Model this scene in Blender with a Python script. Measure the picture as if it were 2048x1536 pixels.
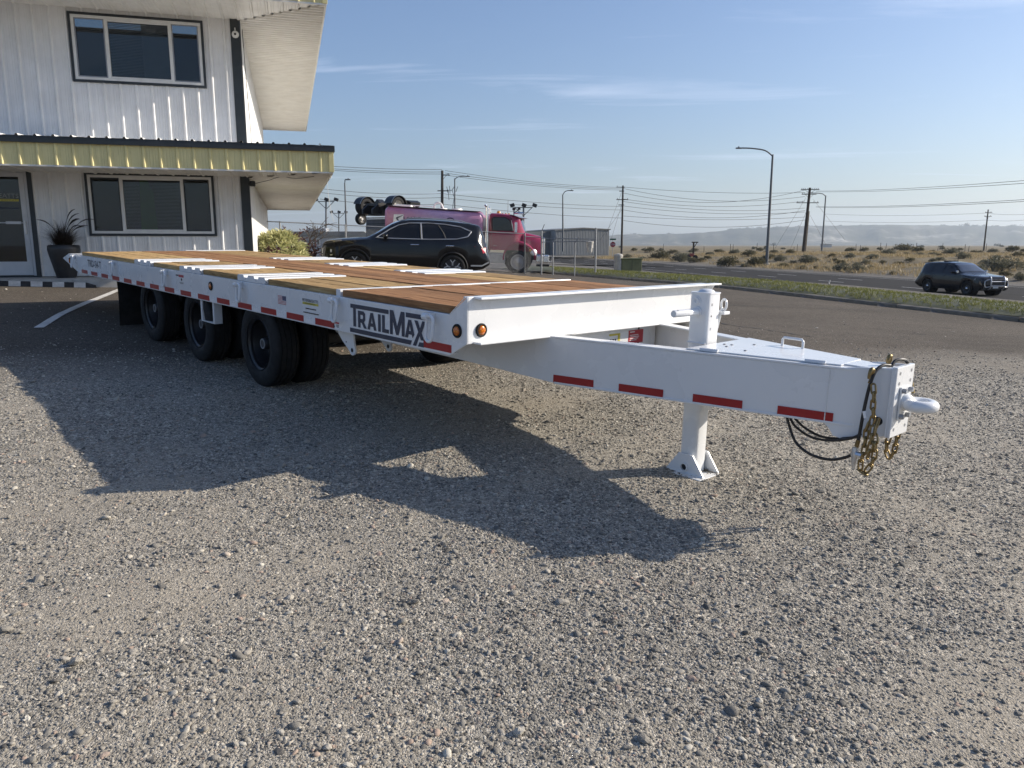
import bpy, math, random
import numpy as np
from mathutils import Vector, Matrix

# ------------------------------------------------------------------ scene, camera, sky, sun, exposure
for o_ in list(bpy.data.objects):
    bpy.data.objects.remove(o_)
SC = bpy.context.scene
COL = SC.collection
random.seed(7)
RNG = np.random.default_rng(11)
rad = math.radians

CAM_Z = 1.5
PITCH = math.atan2(278, 1538)
cd = bpy.data.cameras.new('camera')
cam = bpy.data.objects.new('camera', cd)
COL.objects.link(cam)
cam.location = (0, 0, CAM_Z)
cam.rotation_euler = (math.pi / 2 - PITCH, 0, 0)
cd.sensor_width = 36
cd.lens = 36 * 1538 / 2048
cd.clip_start = 0.05
cd.clip_end = 40000
SC.camera = cam

SUN_AZ, SUN_EL = rad(79), rad(26)
sun_vec = Vector((math.sin(SUN_AZ) * math.cos(SUN_EL), math.cos(SUN_AZ) * math.cos(SUN_EL), math.sin(SUN_EL)))
sl = bpy.data.lights.new('sun', 'SUN')
sl.energy = 5.0
sl.angle = rad(0.53)
sl.color = (1.0, 0.905, 0.775)
so = bpy.data.objects.new('sun', sl)
COL.objects.link(so)
so.rotation_euler = (-sun_vec).to_track_quat('-Z', 'Y').to_euler()
so.location = sun_vec * 60

world = bpy.data.worlds.new('World')
SC.world = world
world.use_nodes = True
nt = world.node_tree
nt.nodes.clear()
wo = nt.nodes.new('ShaderNodeOutputWorld')
bg = nt.nodes.new('ShaderNodeBackground')
sky = nt.nodes.new('ShaderNodeTexSky')
sky.sky_type = 'NISHITA'
sky.sun_disc = False
sky.sun_elevation = SUN_EL
sky.sun_rotation = SUN_AZ
sky.air_density = 1.15
sky.dust_density = 1.3
sky.ozone_density = 2.5
bg.inputs['Strength'].default_value = 0.088
# thin streaks of high cirrus, laid over the whole sky by direction
tc = nt.nodes.new('ShaderNodeTexCoord')
sep = nt.nodes.new('ShaderNodeSeparateXYZ')
nt.links.new(tc.outputs['Generated'], sep.inputs[0])
def wmath(op, a, b=None, clamp=False):
    n = nt.nodes.new('ShaderNodeMath'); n.operation = op; n.use_clamp = clamp
    for i, q in enumerate((a, b)):
        if q is None: continue
        if isinstance(q, (int, float)): n.inputs[i].default_value = q
        else: nt.links.new(q, n.inputs[i])
    return n.outputs[0]
zc = wmath('ADD', wmath('MAXIMUM', sep.outputs['Z'], 0.0), 0.06)
px_ = wmath('DIVIDE', sep.outputs['X'], zc)
py_ = wmath('DIVIDE', sep.outputs['Y'], zc)
comb = nt.nodes.new('ShaderNodeCombineXYZ')
nt.links.new(wmath('MULTIPLY', px_, 0.42), comb.inputs[0])
nt.links.new(wmath('MULTIPLY', wmath('ADD', py_, wmath('MULTIPLY', px_, 0.10)), 1.7), comb.inputs[1])
nz = nt.nodes.new('ShaderNodeTexNoise'); nz.inputs['Scale'].default_value = 1.15; nz.inputs['Detail'].default_value = 7; nz.inputs['Roughness'].default_value = 0.58; nz.inputs['Distortion'].default_value = 0.5
nt.links.new(comb.outputs[0], nz.inputs['Vector'])
cr_ = nt.nodes.new('ShaderNodeValToRGB'); cr_.color_ramp.elements[0].position = 0.57; cr_.color_ramp.elements[1].position = 0.74
cr_.color_ramp.elements[0].color = (0, 0, 0, 1); cr_.color_ramp.elements[1].color = (1, 1, 1, 1)
nt.links.new(nz.outputs['Fac'], cr_.inputs[0])
cl = wmath('MULTIPLY', cr_.outputs[0], 0.42, True)
mx = nt.nodes.new('ShaderNodeMixRGB'); mx.blend_type = 'MIX'
mx.inputs['Color2'].default_value = (8.2, 8.4, 8.6, 1)
nt.links.new(cl, mx.inputs['Fac'])
nt.links.new(sky.outputs[0], mx.inputs['Color1'])
tn = nt.nodes.new('ShaderNodeMixRGB'); tn.blend_type = 'MULTIPLY'; tn.inputs['Fac'].default_value = 1.0; tn.inputs['Color2'].default_value = (0.88, 0.96, 1.17, 1)
nt.links.new(mx.outputs[0], tn.inputs['Color1'])
nt.links.new(tn.outputs[0], bg.inputs['Color'])
nt.links.new(bg.outputs[0], wo.inputs['Surface'])

SC.view_settings.view_transform = 'Standard'
SC.view_settings.look = 'None'
SC.view_settings.gamma = 1.0
SC.view_settings.use_curve_mapping = False
SC.view_settings.exposure = 0.50
SC.render.engine = 'CYCLES'
SC.cycles.use_denoising = True
SC.cycles.max_bounces = 8
SC.cycles.transparent_max_bounces = 24
SC.cycles.volume_bounces = 0

# ------------------------------------------------------------------ helpers
def srgb(r, g, b):
    f = lambda c: ((c / 255 + 0.055) / 1.055) ** 2.4 if c > 10 else c / 255 / 12.92
    return (f(r), f(g), f(b))

def new_mat(name):
    m = bpy.data.materials.new(name); m.use_nodes = True
    n = m.node_tree; n.nodes.clear()
    out = n.nodes.new('ShaderNodeOutputMaterial')
    return m, n, out

class NT:
    """small wrapper for building node trees"""
    def __init__(self, tree): self.t = tree
    def n(self, typ, **kw):
        q = self.t.nodes.new(typ)
        for k, v in kw.items():
            if k in q.inputs.keys() if hasattr(q.inputs, 'keys') else False: self.set(q, k, v)
            else: setattr(q, k, v)
        return q
    def set(self, q, k, v):
        if hasattr(v, 'is_output') or isinstance(v, bpy.types.NodeSocket): self.t.links.new(v, q.inputs[k])
        else: q.inputs[k].default_value = v
    def link(self, a, b): self.t.links.new(a, b)
    def math(self, op, a, b=None, c=None, clamp=False):
        q = self.t.nodes.new('ShaderNodeMath'); q.operation = op; q.use_clamp = clamp
        for i, x in enumerate((a, b, c)):
            if x is None: continue
            if isinstance(x, (int, float)): q.inputs[i].default_value = x
            else: self.t.links.new(x, q.inputs[i])
        return q.outputs[0]
    def ramp(self, fac, stops, interp='LINEAR'):
        q = self.t.nodes.new('ShaderNodeValToRGB'); e = q.color_ramp
        e.interpolation = interp
        while len(e.elements) < len(stops): e.elements.new(0.5)
        for i, (p, c) in enumerate(stops):
            e.elements[i].position = p
            e.elements[i].color = (c, c, c, 1) if isinstance(c, (int, float)) else (*c[:3], 1)
        self.t.links.new(fac, q.inputs[0]); return q.outputs[0]
    def mix(self, fac, a, b, mode='MIX'):
        q = self.t.nodes.new('ShaderNodeMixRGB'); q.blend_type = mode
        for k, x in (('Fac', fac), ('Color1', a), ('Color2', b)):
            if isinstance(x, (int, float)): q.inputs[k].default_value = x
            elif isinstance(x, tuple): q.inputs[k].default_value = (*x[:3], 1)
            else: self.t.links.new(x, q.inputs[k])
        return q.outputs[0]
    def noise(self, vec, scale, detail=4, rough=0.55, dist=0.0):
        q = self.t.nodes.new('ShaderNodeTexNoise')
        q.inputs['Scale'].default_value = scale; q.inputs['Detail'].default_value = detail
        q.inputs['Roughness'].default_value = rough; q.inputs['Distortion'].default_value = dist
        if vec is not None: self.t.links.new(vec, q.inputs['Vector'])
        return q.outputs['Fac']
    def mapping(self, vec, scale=(1, 1, 1), loc=(0, 0, 0), rot=(0, 0, 0)):
        q = self.t.nodes.new('ShaderNodeMapping')
        q.inputs['Scale'].default_value = scale; q.inputs['Location'].default_value = loc; q.inputs['Rotation'].default_value = rot
        self.t.links.new(vec, q.inputs['Vector']); return q.outputs[0]
    def coord(self, which='Object'):
        return self.t.nodes.new('ShaderNodeTexCoord').outputs[which]
    def bsdf(self, color=None, rough=0.5, metal=0.0, coat=0.0, normal=None, spec=0.5, **kw):
        q = self.t.nodes.new('ShaderNodeBsdfPrincipled')
        def st(k, x):
            if isinstance(x, (int, float)): q.inputs[k].default_value = x
            elif isinstance(x, tuple): q.inputs[k].default_value = (*x[:3], 1)
            else: self.t.links.new(x, q.inputs[k])
        if color is not None: st('Base Color', color)
        st('Roughness', rough); st('Metallic', metal)
        q.inputs['Coat Weight'].default_value = coat
        q.inputs['Coat Roughness'].default_value = 0.04
        q.inputs['Specular IOR Level'].default_value = spec
        if normal is not None: self.t.links.new(normal, q.inputs['Normal'])
        for k, x in kw.items(): st(k.replace('_', ' '), x)
        return q
    def bump(self, h, strength=0.3, dist=0.01, normal=None):
        q = self.t.nodes.new('ShaderNodeBump'); q.inputs['Strength'].default_value = strength; q.inputs['Distance'].default_value = dist
        self.t.links.new(h, q.inputs['Height'])
        if normal is not None: self.t.links.new(normal, q.inputs['Normal'])
        return q.outputs[0]

MATS = {}
def mat(name, color, rough=0.5, metal=0.0, coat=0.0, var=0.12, vscale=6.0, bump=0.0, bscale=60.0, spec=0.5, dirt=0.0, dirtcol=(0.23, 0.19, 0.14), rvar=0.12):
    """painted / plain surface with mottled tone, uneven gloss and optional grain and dirt"""
    m, t, out = new_mat(name); N = NT(t)
    vec = N.coord('Object')
    nse = N.noise(vec, vscale, 5)
    lo = tuple(c * (1 - var) for c in color); hi = tuple(min(1, c * (1 + var)) for c in color)
    c = N.ramp(nse, [(0.3, lo), (0.7, hi)])
    if dirt > 0:
        d = N.ramp(N.noise(vec, vscale * 0.6, 8, 0.68), [(0.45, 0.0), (0.78, dirt)])
        c = N.mix(d, c, dirtcol)
    r = N.ramp(N.noise(vec, vscale * 2.3, 3), [(0.3, max(0.02, rough - rvar * rough)), (0.7, min(1, rough + rvar))])
    nr = N.bump(N.noise(vec, bscale, 3), bump, 0.004) if bump > 0 else None
    b = N.bsdf(c, r, metal, coat, nr, spec)
    t.links.new(b.outputs[0], out.inputs[0])
    MATS[name] = m
    return m

def text_mesh(s, size=1.0, extrude=0.0, offset=0.0):
    cu = bpy.data.curves.new('t', 'FONT'); cu.body = s; cu.size = size; cu.extrude = extrude
    cu.resolution_u = 3; cu.offset = offset
    ob = bpy.data.objects.new('t', cu)
    me = bpy.data.meshes.new_from_object(ob)
    v = [tuple(x.co) for x in me.vertices]; f = [tuple(p.vertices) for p in me.polygons]
    bpy.data.objects.remove(ob); bpy.data.curves.remove(cu); bpy.data.meshes.remove(me)
    return v, f

def fill_mesh(splines):
    """flat filled outlines (holes by even-odd)"""
    cu = bpy.data.curves.new('f', 'CURVE'); cu.dimensions = '2D'; cu.fill_mode = 'BOTH'
    for sp in splines:
        q = cu.splines.new('POLY'); q.points.add(len(sp) - 1)
        for i, (x, y) in enumerate(sp): q.points[i].co = (x, y, 0, 1)
        q.use_cyclic_u = True
    ob = bpy.data.objects.new('f', cu); me = bpy.data.meshes.new_from_object(ob)
    v = [tuple(x.co) for x in me.vertices]; f = [tuple(p.vertices) for p in me.polygons]
    bpy.data.objects.remove(ob); bpy.data.curves.remove(cu); bpy.data.meshes.remove(me)
    return v, f

def frame_from(d):
    d = Vector(d).normalized()
    a = Vector((0, 0, 1)) if abs(d.z) < 0.9 else Vector((1, 0, 0))
    x = d.cross(a).normalized(); y = d.cross(x).normalized()
    return x, y, d

class MB:
    def __init__(self): self.v = []; self.f = []
    def add(self, vs, fs, M=None):
        o = len(self.v)
        if M is not None: vs = [tuple(M @ Vector(p)) for p in vs]
        self.v.extend([tuple(p) for p in vs]); self.f.extend([tuple(i + o for i in f) for f in fs]); return self
    def box(self, x0, x1, y0, y1, z0, z1, M=None):
        vs = [(x0, y0, z0), (x1, y0, z0), (x1, y1, z0), (x0, y1, z0), (x0, y0, z1), (x1, y0, z1), (x1, y1, z1), (x0, y1, z1)]
        return self.add(vs, [(0, 3, 2, 1), (4, 5, 6, 7), (0, 1, 5, 4), (1, 2, 6, 5), (2, 3, 7, 6), (3, 0, 4, 7)], M)
    def prism(self, poly, a, b, axis='y', M=None):
        """extrude a 2-D outline: axis y -> poly is (x,z); z -> (x,y); x -> (y,z)"""
        n = len(poly)
        area = sum(poly[i][0] * poly[(i + 1) % n][1] - poly[(i + 1) % n][0] * poly[i][1] for i in range(n))
        if area < 0: poly = poly[::-1]
        def P(p, h): return {'y': (p[0], h, p[1]), 'z': (p[0], p[1], h), 'x': (h, p[0], p[1])}[axis]
        vs = [P(p, a) for p in poly] + [P(p, b) for p in poly]
        fl = axis == 'y'
        cap0 = tuple(range(n)); cap1 = tuple(range(2 * n - 1, n - 1, -1))
        fs = [cap0 if fl else cap0[::-1], cap1 if fl else cap1[::-1]]
        for i in range(n):
            j = (i + 1) % n
            q = (i, i + n, j + n, j) if fl else (i, j, j + n, i + n)
            fs.append(q)
        if a > b: fs = [f[::-1] for f in fs]
        return self.add(vs, fs, M)
    def tube(self, pts, r, n=8, closed=False, cap=True, M=None):
        pts = [Vector(p) for p in pts]; k = len(pts)
        rr = r if isinstance(r, (list, tuple)) else [r] * k
        vs = []; fs = []; prevx = None
        for i, p in enumerate(pts):
            if closed: d = pts[(i + 1) % k] - pts[i - 1]
            else: d = pts[min(i + 1, k - 1)] - pts[max(i - 1, 0)]
            d = d.normalized() if d.length > 1e-9 else Vector((0, 0, 1))
            if prevx is None: x, y, _ = frame_from(d)
            else:
                x = (prevx - d * prevx.dot(d))
                x = x.normalized() if x.length > 1e-6 else frame_from(d)[0]
                y = d.cross(x)
            prevx = x
            for j in range(n):
                a = 2 * math.pi * j / n
                vs.append(tuple(p + (x * math.cos(a) + y * math.sin(a)) * rr[i]))
        for i in range(k if closed else k - 1):
            for j in range(n):
                a, b = i * n + j, i * n + (j + 1) % n
                i2 = (i + 1) % k
                c, d_ = i2 * n + (j + 1) % n, i2 * n + j
                fs.append((a, b, c, d_))
        if cap and not closed:
            fs.append(tuple(range(n - 1, -1, -1))); fs.append(tuple(range((k - 1) * n, k * n)))
        return self.add(vs, fs, M)
    def lathe(self, prof, n=32, center=(0, 0, 0), axis=(0, 1, 0), M=None, closed=False):
        """prof: (radius, offset along axis)"""
        x, y, d = frame_from(axis); c = Vector(center); vs = []; fs = []; k = len(prof)
        for (r, h) in prof:
            for j in range(n):
                a = 2 * math.pi * j / n
                vs.append(tuple(c + d * h + (x * math.cos(a) + y * math.sin(a)) * r))
        for i in range(k if closed else k - 1):
            for j in range(n):
                i2 = (i + 1) % k
                fs.append((i * n + j, i2 * n + j, i2 * n + (j + 1) % n, i * n + (j + 1) % n))
        return self.add(vs, fs, M)
    def grid(self, P, close_u=False):
        """P[i][j] points"""
        k = len(P); m = len(P[0]); vs = [tuple(p) for row in P for p in row]; fs = []
        for i in range(k - 1):
            for j in range(m - 1):
                fs.append((i * m + j, i * m + j + 1, (i + 1) * m + j + 1, (i + 1) * m + j))
        return self.add(vs, fs)
    def flip(self): self.f = [f[::-1] for f in self.f]; return self
    def mesh(self, name='mesh'):
        me = bpy.data.meshes.new(name); me.from_pydata(self.v, [], self.f); me.update(); return me
    def build(self, name, material, parent=None, smooth=None, bevel=0.0, bseg=2, loc=None):
        return obj(name, self.mesh(name), material, parent, smooth, bevel, bseg, loc)

def obj(name, me, material, parent=None, smooth=None, bevel=0.0, bseg=2, loc=None):
    if isinstance(material, str): material = MATS[material]
    if material is not None and not me.materials: me.materials.append(material)
    if smooth is not None:
        me.shade_smooth()
        if smooth < 179: me.set_sharp_from_angle(angle=rad(smooth))
    o = bpy.data.objects.new(name, me); COL.objects.link(o)
    if parent is not None: o.parent = parent
    if loc is not None: o.location = loc
    if bevel > 0:
        md = o.modifiers.new('bevel', 'BEVEL'); md.width = bevel; md.segments = bseg; md.limit_method = 'ANGLE'; md.angle_limit = rad(40)
        md.harden_normals = False
    return o

def tag(o, label=None, cat=None, group=None, kind=None):
    if label: o['label'] = label
    if cat: o['category'] = cat
    if group: o['group'] = group
    if kind: o['kind'] = kind
    return o
def empty(name, label, cat, M=None, group=None):
    o = bpy.data.objects.new(name, None); COL.objects.link(o); o.empty_display_size = 0.2
    if M is not None: o.matrix_world = M
    return tag(o, label, cat, group)
def copy_tree(o, parent=None):
    c = o.copy(); COL.objects.link(c); c.parent = parent
    for ch in list(o.children): copy_tree(ch, c)
    return c
def struct(o): o['kind'] = 'structure'; return o
def inst(name, me, parent, loc=(0, 0, 0), rot=(0, 0, 0), scale=(1, 1, 1), material=None):
    o = bpy.data.objects.new(name, me); COL.objects.link(o); o.parent = parent
    o.location = loc; o.rotation_euler = rot; o.scale = scale
    return o
def yaw_matrix(loc, az, tilt=None):
    """thing whose +x points along compass azimuth az (degrees from +y toward +x)"""
    a = rad(90 - az)
    return Matrix.Translation(loc) @ Matrix.Rotation(a, 4, 'Z')

_c, _s = math.cos(PITCH), math.sin(PITCH)
def ray(px, py):
    X = (px - 1024) / 1538; U = -(py - 768) / 1538
    return Vector((X, _c + U * _s, -_s + U * _c))
def at(px, py, Y):
    """real-world point at forward distance Y metres"""
    d = ray(px, py); t = Y / d.y
    return Vector((d.x * t, Y, CAM_Z + d.z * t))

# value noise on arrays
def vnoise(x, y, seed=0):
    x = np.asarray(x, float); y = np.asarray(y, float)
    xi = np.floor(x).astype(np.int64); yi = np.floor(y).astype(np.int64)
    xf = x - xi; yf = y - yi
    def h(a, b):
        n = (a * 374761393 + b * 668265263 + seed * 974634757) & 0xffffffff
        n = ((n ^ (n >> 13)) * 1274126177) & 0xffffffff
        return ((n ^ (n >> 16)) & 0xffff) / 65535.0
    u = xf * xf * (3 - 2 * xf); v = yf * yf * (3 - 2 * yf)
    return (h(xi, yi) * (1 - u) + h(xi + 1, yi) * u) * (1 - v) + (h(xi, yi + 1) * (1 - u) + h(xi + 1, yi + 1) * u) * v
def fbm(x, y, seed=0, oct=4):
    s = 0; a = 0.5; f = 1.0; tot = 0
    for k in range(oct):
        s = s + a * vnoise(x * f, y * f, seed + k * 17); tot += a; a *= 0.5; f *= 2.03
    return s / tot
def sstep(a, b, x):
    t = np.clip((np.asarray(x, float) - a) / (b - a), 0, 1); return t * t * (3 - 2 * t)

# ------------------------------------------------------------------ terrain heights
def lot_z(x, y):
    x = np.clip(np.asarray(x, float), -26, 40); y = np.clip(np.asarray(y, float), -20, 60); t = np.clip((y - 8.5) / 5.5, 0, 1); t = t * t * (3 - 2 * t)
    return (-0.209 - 0.0272 * x + 0.049 * y) * (1 - t) + (0.20 - 0.038 * x + 0.008 * y - 0.022 * np.maximum(0, y - 25)) * t
def kerb_k(x, y):            # metres past the kerb line, toward the road
    return (x - 8.2) * 0.916 + (y - 21.5) * 0.401
def road_d(x, y):            # metres past the near edge line of the road
    return (x - 24.2) * 0.984 + (y - 36.9) * 0.18
ROAD_Z = -1.2
def ground_z(x, y):
    x = np.asarray(x, float); y = np.asarray(y, float)
    k = kerb_k(x, y); d = road_d(x, y)
    lz = lot_z(x, y)
    # point on the kerb reached going straight back along the kerb normal
    kz = lot_z(x - 0.916 * np.maximum(k, 0), y - 0.401 * np.maximum(k, 0)) + 0.09
    run = np.maximum(-1.0 - d, 0)
    w = np.maximum(k - 2.8, 0) / np.maximum(np.maximum(k - 2.8, 0) + run, 0.01)
    shoulder = kz * (1 - sstep(0, 1, w)) + (ROAD_Z - 0.04) * sstep(0, 1, w)
    far = -0.95 + 0.25 * (fbm(x * 0.05, y * 0.05, 5) - 0.5)
    shoulder = shoulder * (1 - sstep(44, 54, y) * (1 - sstep(0, 6, k))) + far * sstep(44, 54, y) * (1 - sstep(0, 6, k))
    z = np.where(k > 0, shoulder, lz - 0.16)
    z = np.where((k <= 0) & (y > 44), lz * 0 + np.where(y > 54, far, (lz - 0.16) * (1 - sstep(44, 54, y)) + far * sstep(44, 54, y)), z)
    des = ROAD_Z - 0.03 + 0.95 * sstep(0, 34, d - 12.5) + (fbm(x * 0.11, y * 0.11, 3) - 0.5) * 1.3 * sstep(0, 10, d - 13) + (fbm(x * 0.5, y * 0.5, 9) - 0.5) * 0.3 * sstep(0, 6, d - 13)
    des = des * (1 - sstep(250, 700, y)) + (-0.4) * sstep(250, 700, y)
    z = np.where((d > -1.0) & (k > 0), ROAD_Z - 0.05, z)
    z = np.where((d > 12.5) & (k > 0), des, z)
    return z
def hit(px, py):
    d = ray(px, py)
    lo, hi = 2.0, 2.0
    while hi < 4000:
        p = d * hi
        if CAM_Z + p.z < float(ground_z(p.x, p.y)): break
        lo = hi; hi *= 1.03
    for _ in range(30):
        m = (lo + hi) / 2; p = d * m
        if CAM_Z + p.z > float(ground_z(p.x, p.y)): lo = m
        else: hi = m
    p = d * lo
    return Vector((p.x, p.y, CAM_Z + p.z))

# ------------------------------------------------------------------ ground materials
def gravel_asphalt_material():
    m, t, out = new_mat('gravel_and_asphalt'); N = NT(t)
    pos = N.coord('Object')
    # signed distance past the ragged border between gravel yard and asphalt: positive on asphalt
    sp = t.nodes.new('ShaderNodeSeparateXYZ'); t.links.new(pos, sp.inputs[0])
    nb = N.math('SUBTRACT', N.noise(pos, 0.55, 6, 0.6), 0.5)
    lin = N.math('ADD', N.math('MULTIPLY', sp.outputs[0], -0.165), N.math('MULTIPLY', sp.outputs[1], 0.986))
    dist = N.math('ADD', N.math('SUBTRACT', lin, 8.30), N.math('MULTIPLY', nb, 2.2))
    fine = N.noise(pos, 38.0, 5, 0.7)
    mask = N.ramp(N.math('ADD', N.math('MULTIPLY', dist, 0.55), N.math('ADD', N.math('MULTIPLY', N.math('SUBTRACT', fine, 0.5), 1.6), 0.5)), [(0.0, 0.0), (1.0, 1.0)])
    # ---- gravel: crushed fines with three sizes of stone chips
    def chips(scale, rnd=0.9):
        v = t.nodes.new('ShaderNodeTexVoronoi'); v.inputs['Scale'].default_value = scale; v.inputs['Randomness'].default_value = rnd
        t.links.new(pos, v.inputs['Vector']); return v
    va, vb, vc = chips(52), chips(120), chips(240)
    tone = lambda v: N.math('MULTIPLY', N.math('ADD', v, 0), 1)
    def chipcol(v):
        s = t.nodes.new('ShaderNodeSeparateColor'); t.links.new(v.outputs['Color'], s.inputs[0])
        return N.ramp(s.outputs[0], [(0.0, (0.066, 0.063, 0.057)), (0.3, (0.180, 0.169, 0.145)), (0.6, (0.345, 0.315, 0.258)), (0.84, (0.58, 0.53, 0.44)), (1.0, (0.66, 0.60, 0.50))]), s.outputs[1]
    ca, ra = chipcol(va); cb, rb = chipcol(vb); cc, rc = chipcol(vc)
    sa = t.nodes.new('ShaderNodeAttribute'); sa.attribute_name = 'stony'       # stony / dusty patches
    patch = N.math('ADD', sa.outputs['Fac'], N.math('MULTIPLY', N.math('SUBTRACT', N.noise(pos, 7.0, 4, 0.6), 0.5), 0.5), clamp=True)
    c = N.mix(N.ramp(rb, [(0.45, 0.0), (0.5, 1.0)]), cc, cb)
    c = N.mix(N.math('MULTIPLY', N.ramp(ra, [(0.6, 0.0), (0.66, 1.0)]), N.ramp(patch, [(0, 0.35), (1, 1.0)])), c, ca)
    dust = N.mix(N.noise(pos, 2.2, 6, 0.65), (0.295, 0.255, 0.195), (0.440, 0.385, 0.300))
    c = N.mix(N.ramp(N.math('MULTIPLY', N.math('SUBTRACT', 1.0, patch), N.noise(pos, 60, 3, 0.6)), [(0.12, 0.0), (0.50, 0.75)]), c, dust)
    c = N.mix(N.ramp(N.noise(pos, 0.25, 4), [(0.3, 0.0), (0.75, 0.35)]), c, (0.25, 0.23, 0.195))
    ha = N.math('MULTIPLY', N.ramp(va.outputs['Distance'], [(0.0, 1.0), (0.55, 0.0)]), N.ramp(ra, [(0.6, 0.0), (0.66, 1.0)]))
    hb = N.ramp(vb.outputs['Distance'], [(0.0, 1.0), (0.6, 0.0)])
    hc = N.ramp(vc.outputs['Distance'], [(0.0, 1.0), (0.6, 0.0)])
    h = N.math('ADD', N.math('MULTIPLY', ha, 1.0), N.math('ADD', N.math('MULTIPLY', hb, 0.42), N.math('MULTIPLY', hc, 0.2)))
    h = N.math('MULTIPLY', h, N.ramp(patch, [(0, 0.45), (1, 1.0)]))
    gb = N.bump(h, 1.0, 0.011)
    g = N.bsdf(c, 0.92, normal=gb, spec=0.25)
    # ---- asphalt: worn brown-grey surface with aggregate, faint tyre marks and stains
    v2 = t.nodes.new('ShaderNodeTexVoronoi'); v2.inputs['Scale'].default_value = 95; t.links.new(pos, v2.inputs['Vector'])
    s2 = t.nodes.new('ShaderNodeSeparateColor'); t.links.new(v2.outputs['Color'], s2.inputs[0])
    a0 = N.ramp(s2.outputs[0], [(0.0, (0.058, 0.049, 0.039)), (0.6, (0.098, 0.083, 0.066)), (0.92, (0.150, 0.128, 0.103)), (1.0, (0.28, 0.25, 0.205))])
    stain = N.ramp(N.noise(pos, 0.33, 6, 0.62), [(0.32, 0.72), (0.7, 1.14)])
    a1 = N.mix(1.0, a0, stain, 'MULTIPLY')
    streak = N.noise(N.mapping(pos, (0.22, 2.4, 1), rot=(0, 0, rad(-22))), 1.0, 5, 0.6)
    a1 = N.mix(N.ramp(streak, [(0.4, 0.0), (0.75, 0.35)]), a1, (0.125, 0.110, 0.093))
    spots = N.ramp(N.noise(pos, 3.1, 2, 0.4), [(0.68, 0.0), (0.76, 0.7)])
    a1 = N.mix(spots, a1, (0.05, 0.046, 0.042))
    ab = N.bump(v2.outputs['Distance'], 0.6, 0.006)
    a = N.bsdf(a1, 0.92, normal=ab, spec=0.15)
    ms = t.nodes.new('ShaderNodeMixShader'); t.links.new(mask, ms.inputs[0]); t.links.new(g.outputs[0], ms.inputs[1]); t.links.new(a.outputs[0], ms.inputs[2])
    t.links.new(ms.outputs[0], out.inputs[0]); MATS['yard'] = m
gravel_asphalt_material()

def desert_material():
    m, t, out = new_mat('desert_soil'); N = NT(t)
    pos = N.coord('Object')
    n1 = N.noise(pos, 0.09, 7, 0.62); n2 = N.noise(pos, 1.3, 6, 0.66); n3 = N.noise(pos, 11, 4, 0.7)
    soil = N.mix(n3, (0.105, 0.092, 0.066), (0.185, 0.160, 0.12))
    grass = N.mix(n3, (0.20, 0.160, 0.085), (0.335, 0.268, 0.155))
    c = N.mix(N.ramp(N.math('ADD', N.math('MULTIPLY', n1, 0.5), N.math('MULTIPLY', n2, 0.5)), [(0.43, 0.0), (0.60, 1.0)]), soil, grass)
    sp = t.nodes.new('ShaderNodeSeparateXYZ'); t.links.new(pos, sp.inputs[0])
    d = N.math('ADD', N.math('MULTIPLY', N.math('SUBTRACT', sp.outputs[0], 24.2), 0.984), N.math('MULTIPLY', N.math('SUBTRACT', sp.outputs[1], 36.9), 0.18))
    nearroad = N.ramp(N.math('MULTIPLY', N.math('ADD', d, N.math('MULTIPLY', N.math('SUBTRACT', n2, 0.5), 6)), 0.02), [(0.29, 0.0), (0.40, 1.0)])
    grav = N.mix(N.noise(pos, 24, 4, 0.7), (0.085, 0.08, 0.073), (0.25, 0.235, 0.21))
    c = N.mix(nearroad, grav, c)
    b = N.bsdf(c, 0.95, normal=N.bump(N.noise(pos, 7, 6, 0.7), 0.8, 0.12), spec=0.1)
    t.links.new(b.outputs[0], out.inputs[0]); MATS['desert'] = m
desert_material()

def road_material():
    m, t, out = new_mat('road_asphalt'); N = NT(t)
    pos = N.coord('Object')
    n = N.noise(pos, 30, 4, 0.7); w = N.noise(N.mapping(pos, (1.2, 0.03, 1), rot=(0, 0, rad(-10.4))), 1.0, 4)
    c = N.mix(n, (0.020, 0.020, 0.021), (0.046, 0.045, 0.044))
    c = N.mix(N.ramp(w, [(0.4, 0.0), (0.7, 0.5)]), c, (0.055, 0.053, 0.051))
    b = N.bsdf(c, 0.95, normal=N.bump(n, 0.3, 0.01), spec=0.08)
    t.links.new(b.outputs[0], out.inputs[0]); MATS['road'] = m
road_material()
mat('line_paint', (0.62, 0.60, 0.55), 0.7, var=0.18, vscale=9, bump=0.4, bscale=90, dirt=0.55, dirtcol=(0.14, 0.13, 0.115))
mat('road_paint', (0.50, 0.49, 0.46), 0.7, var=0.2, vscale=5, dirt=0.5, dirtcol=(0.1, 0.1, 0.1))
mat('concrete', (0.40, 0.385, 0.35), 0.88, var=0.16, vscale=5, bump=0.4, bscale=70, dirt=0.35, dirtcol=(0.2, 0.18, 0.15), spec=0.3)
mat('old_kerb', (0.20, 0.185, 0.155), 0.9, var=0.2, vscale=4, bump=0.4, bscale=60, dirt=0.5, dirtcol=(0.12, 0.1, 0.08), spec=0.2)

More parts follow.
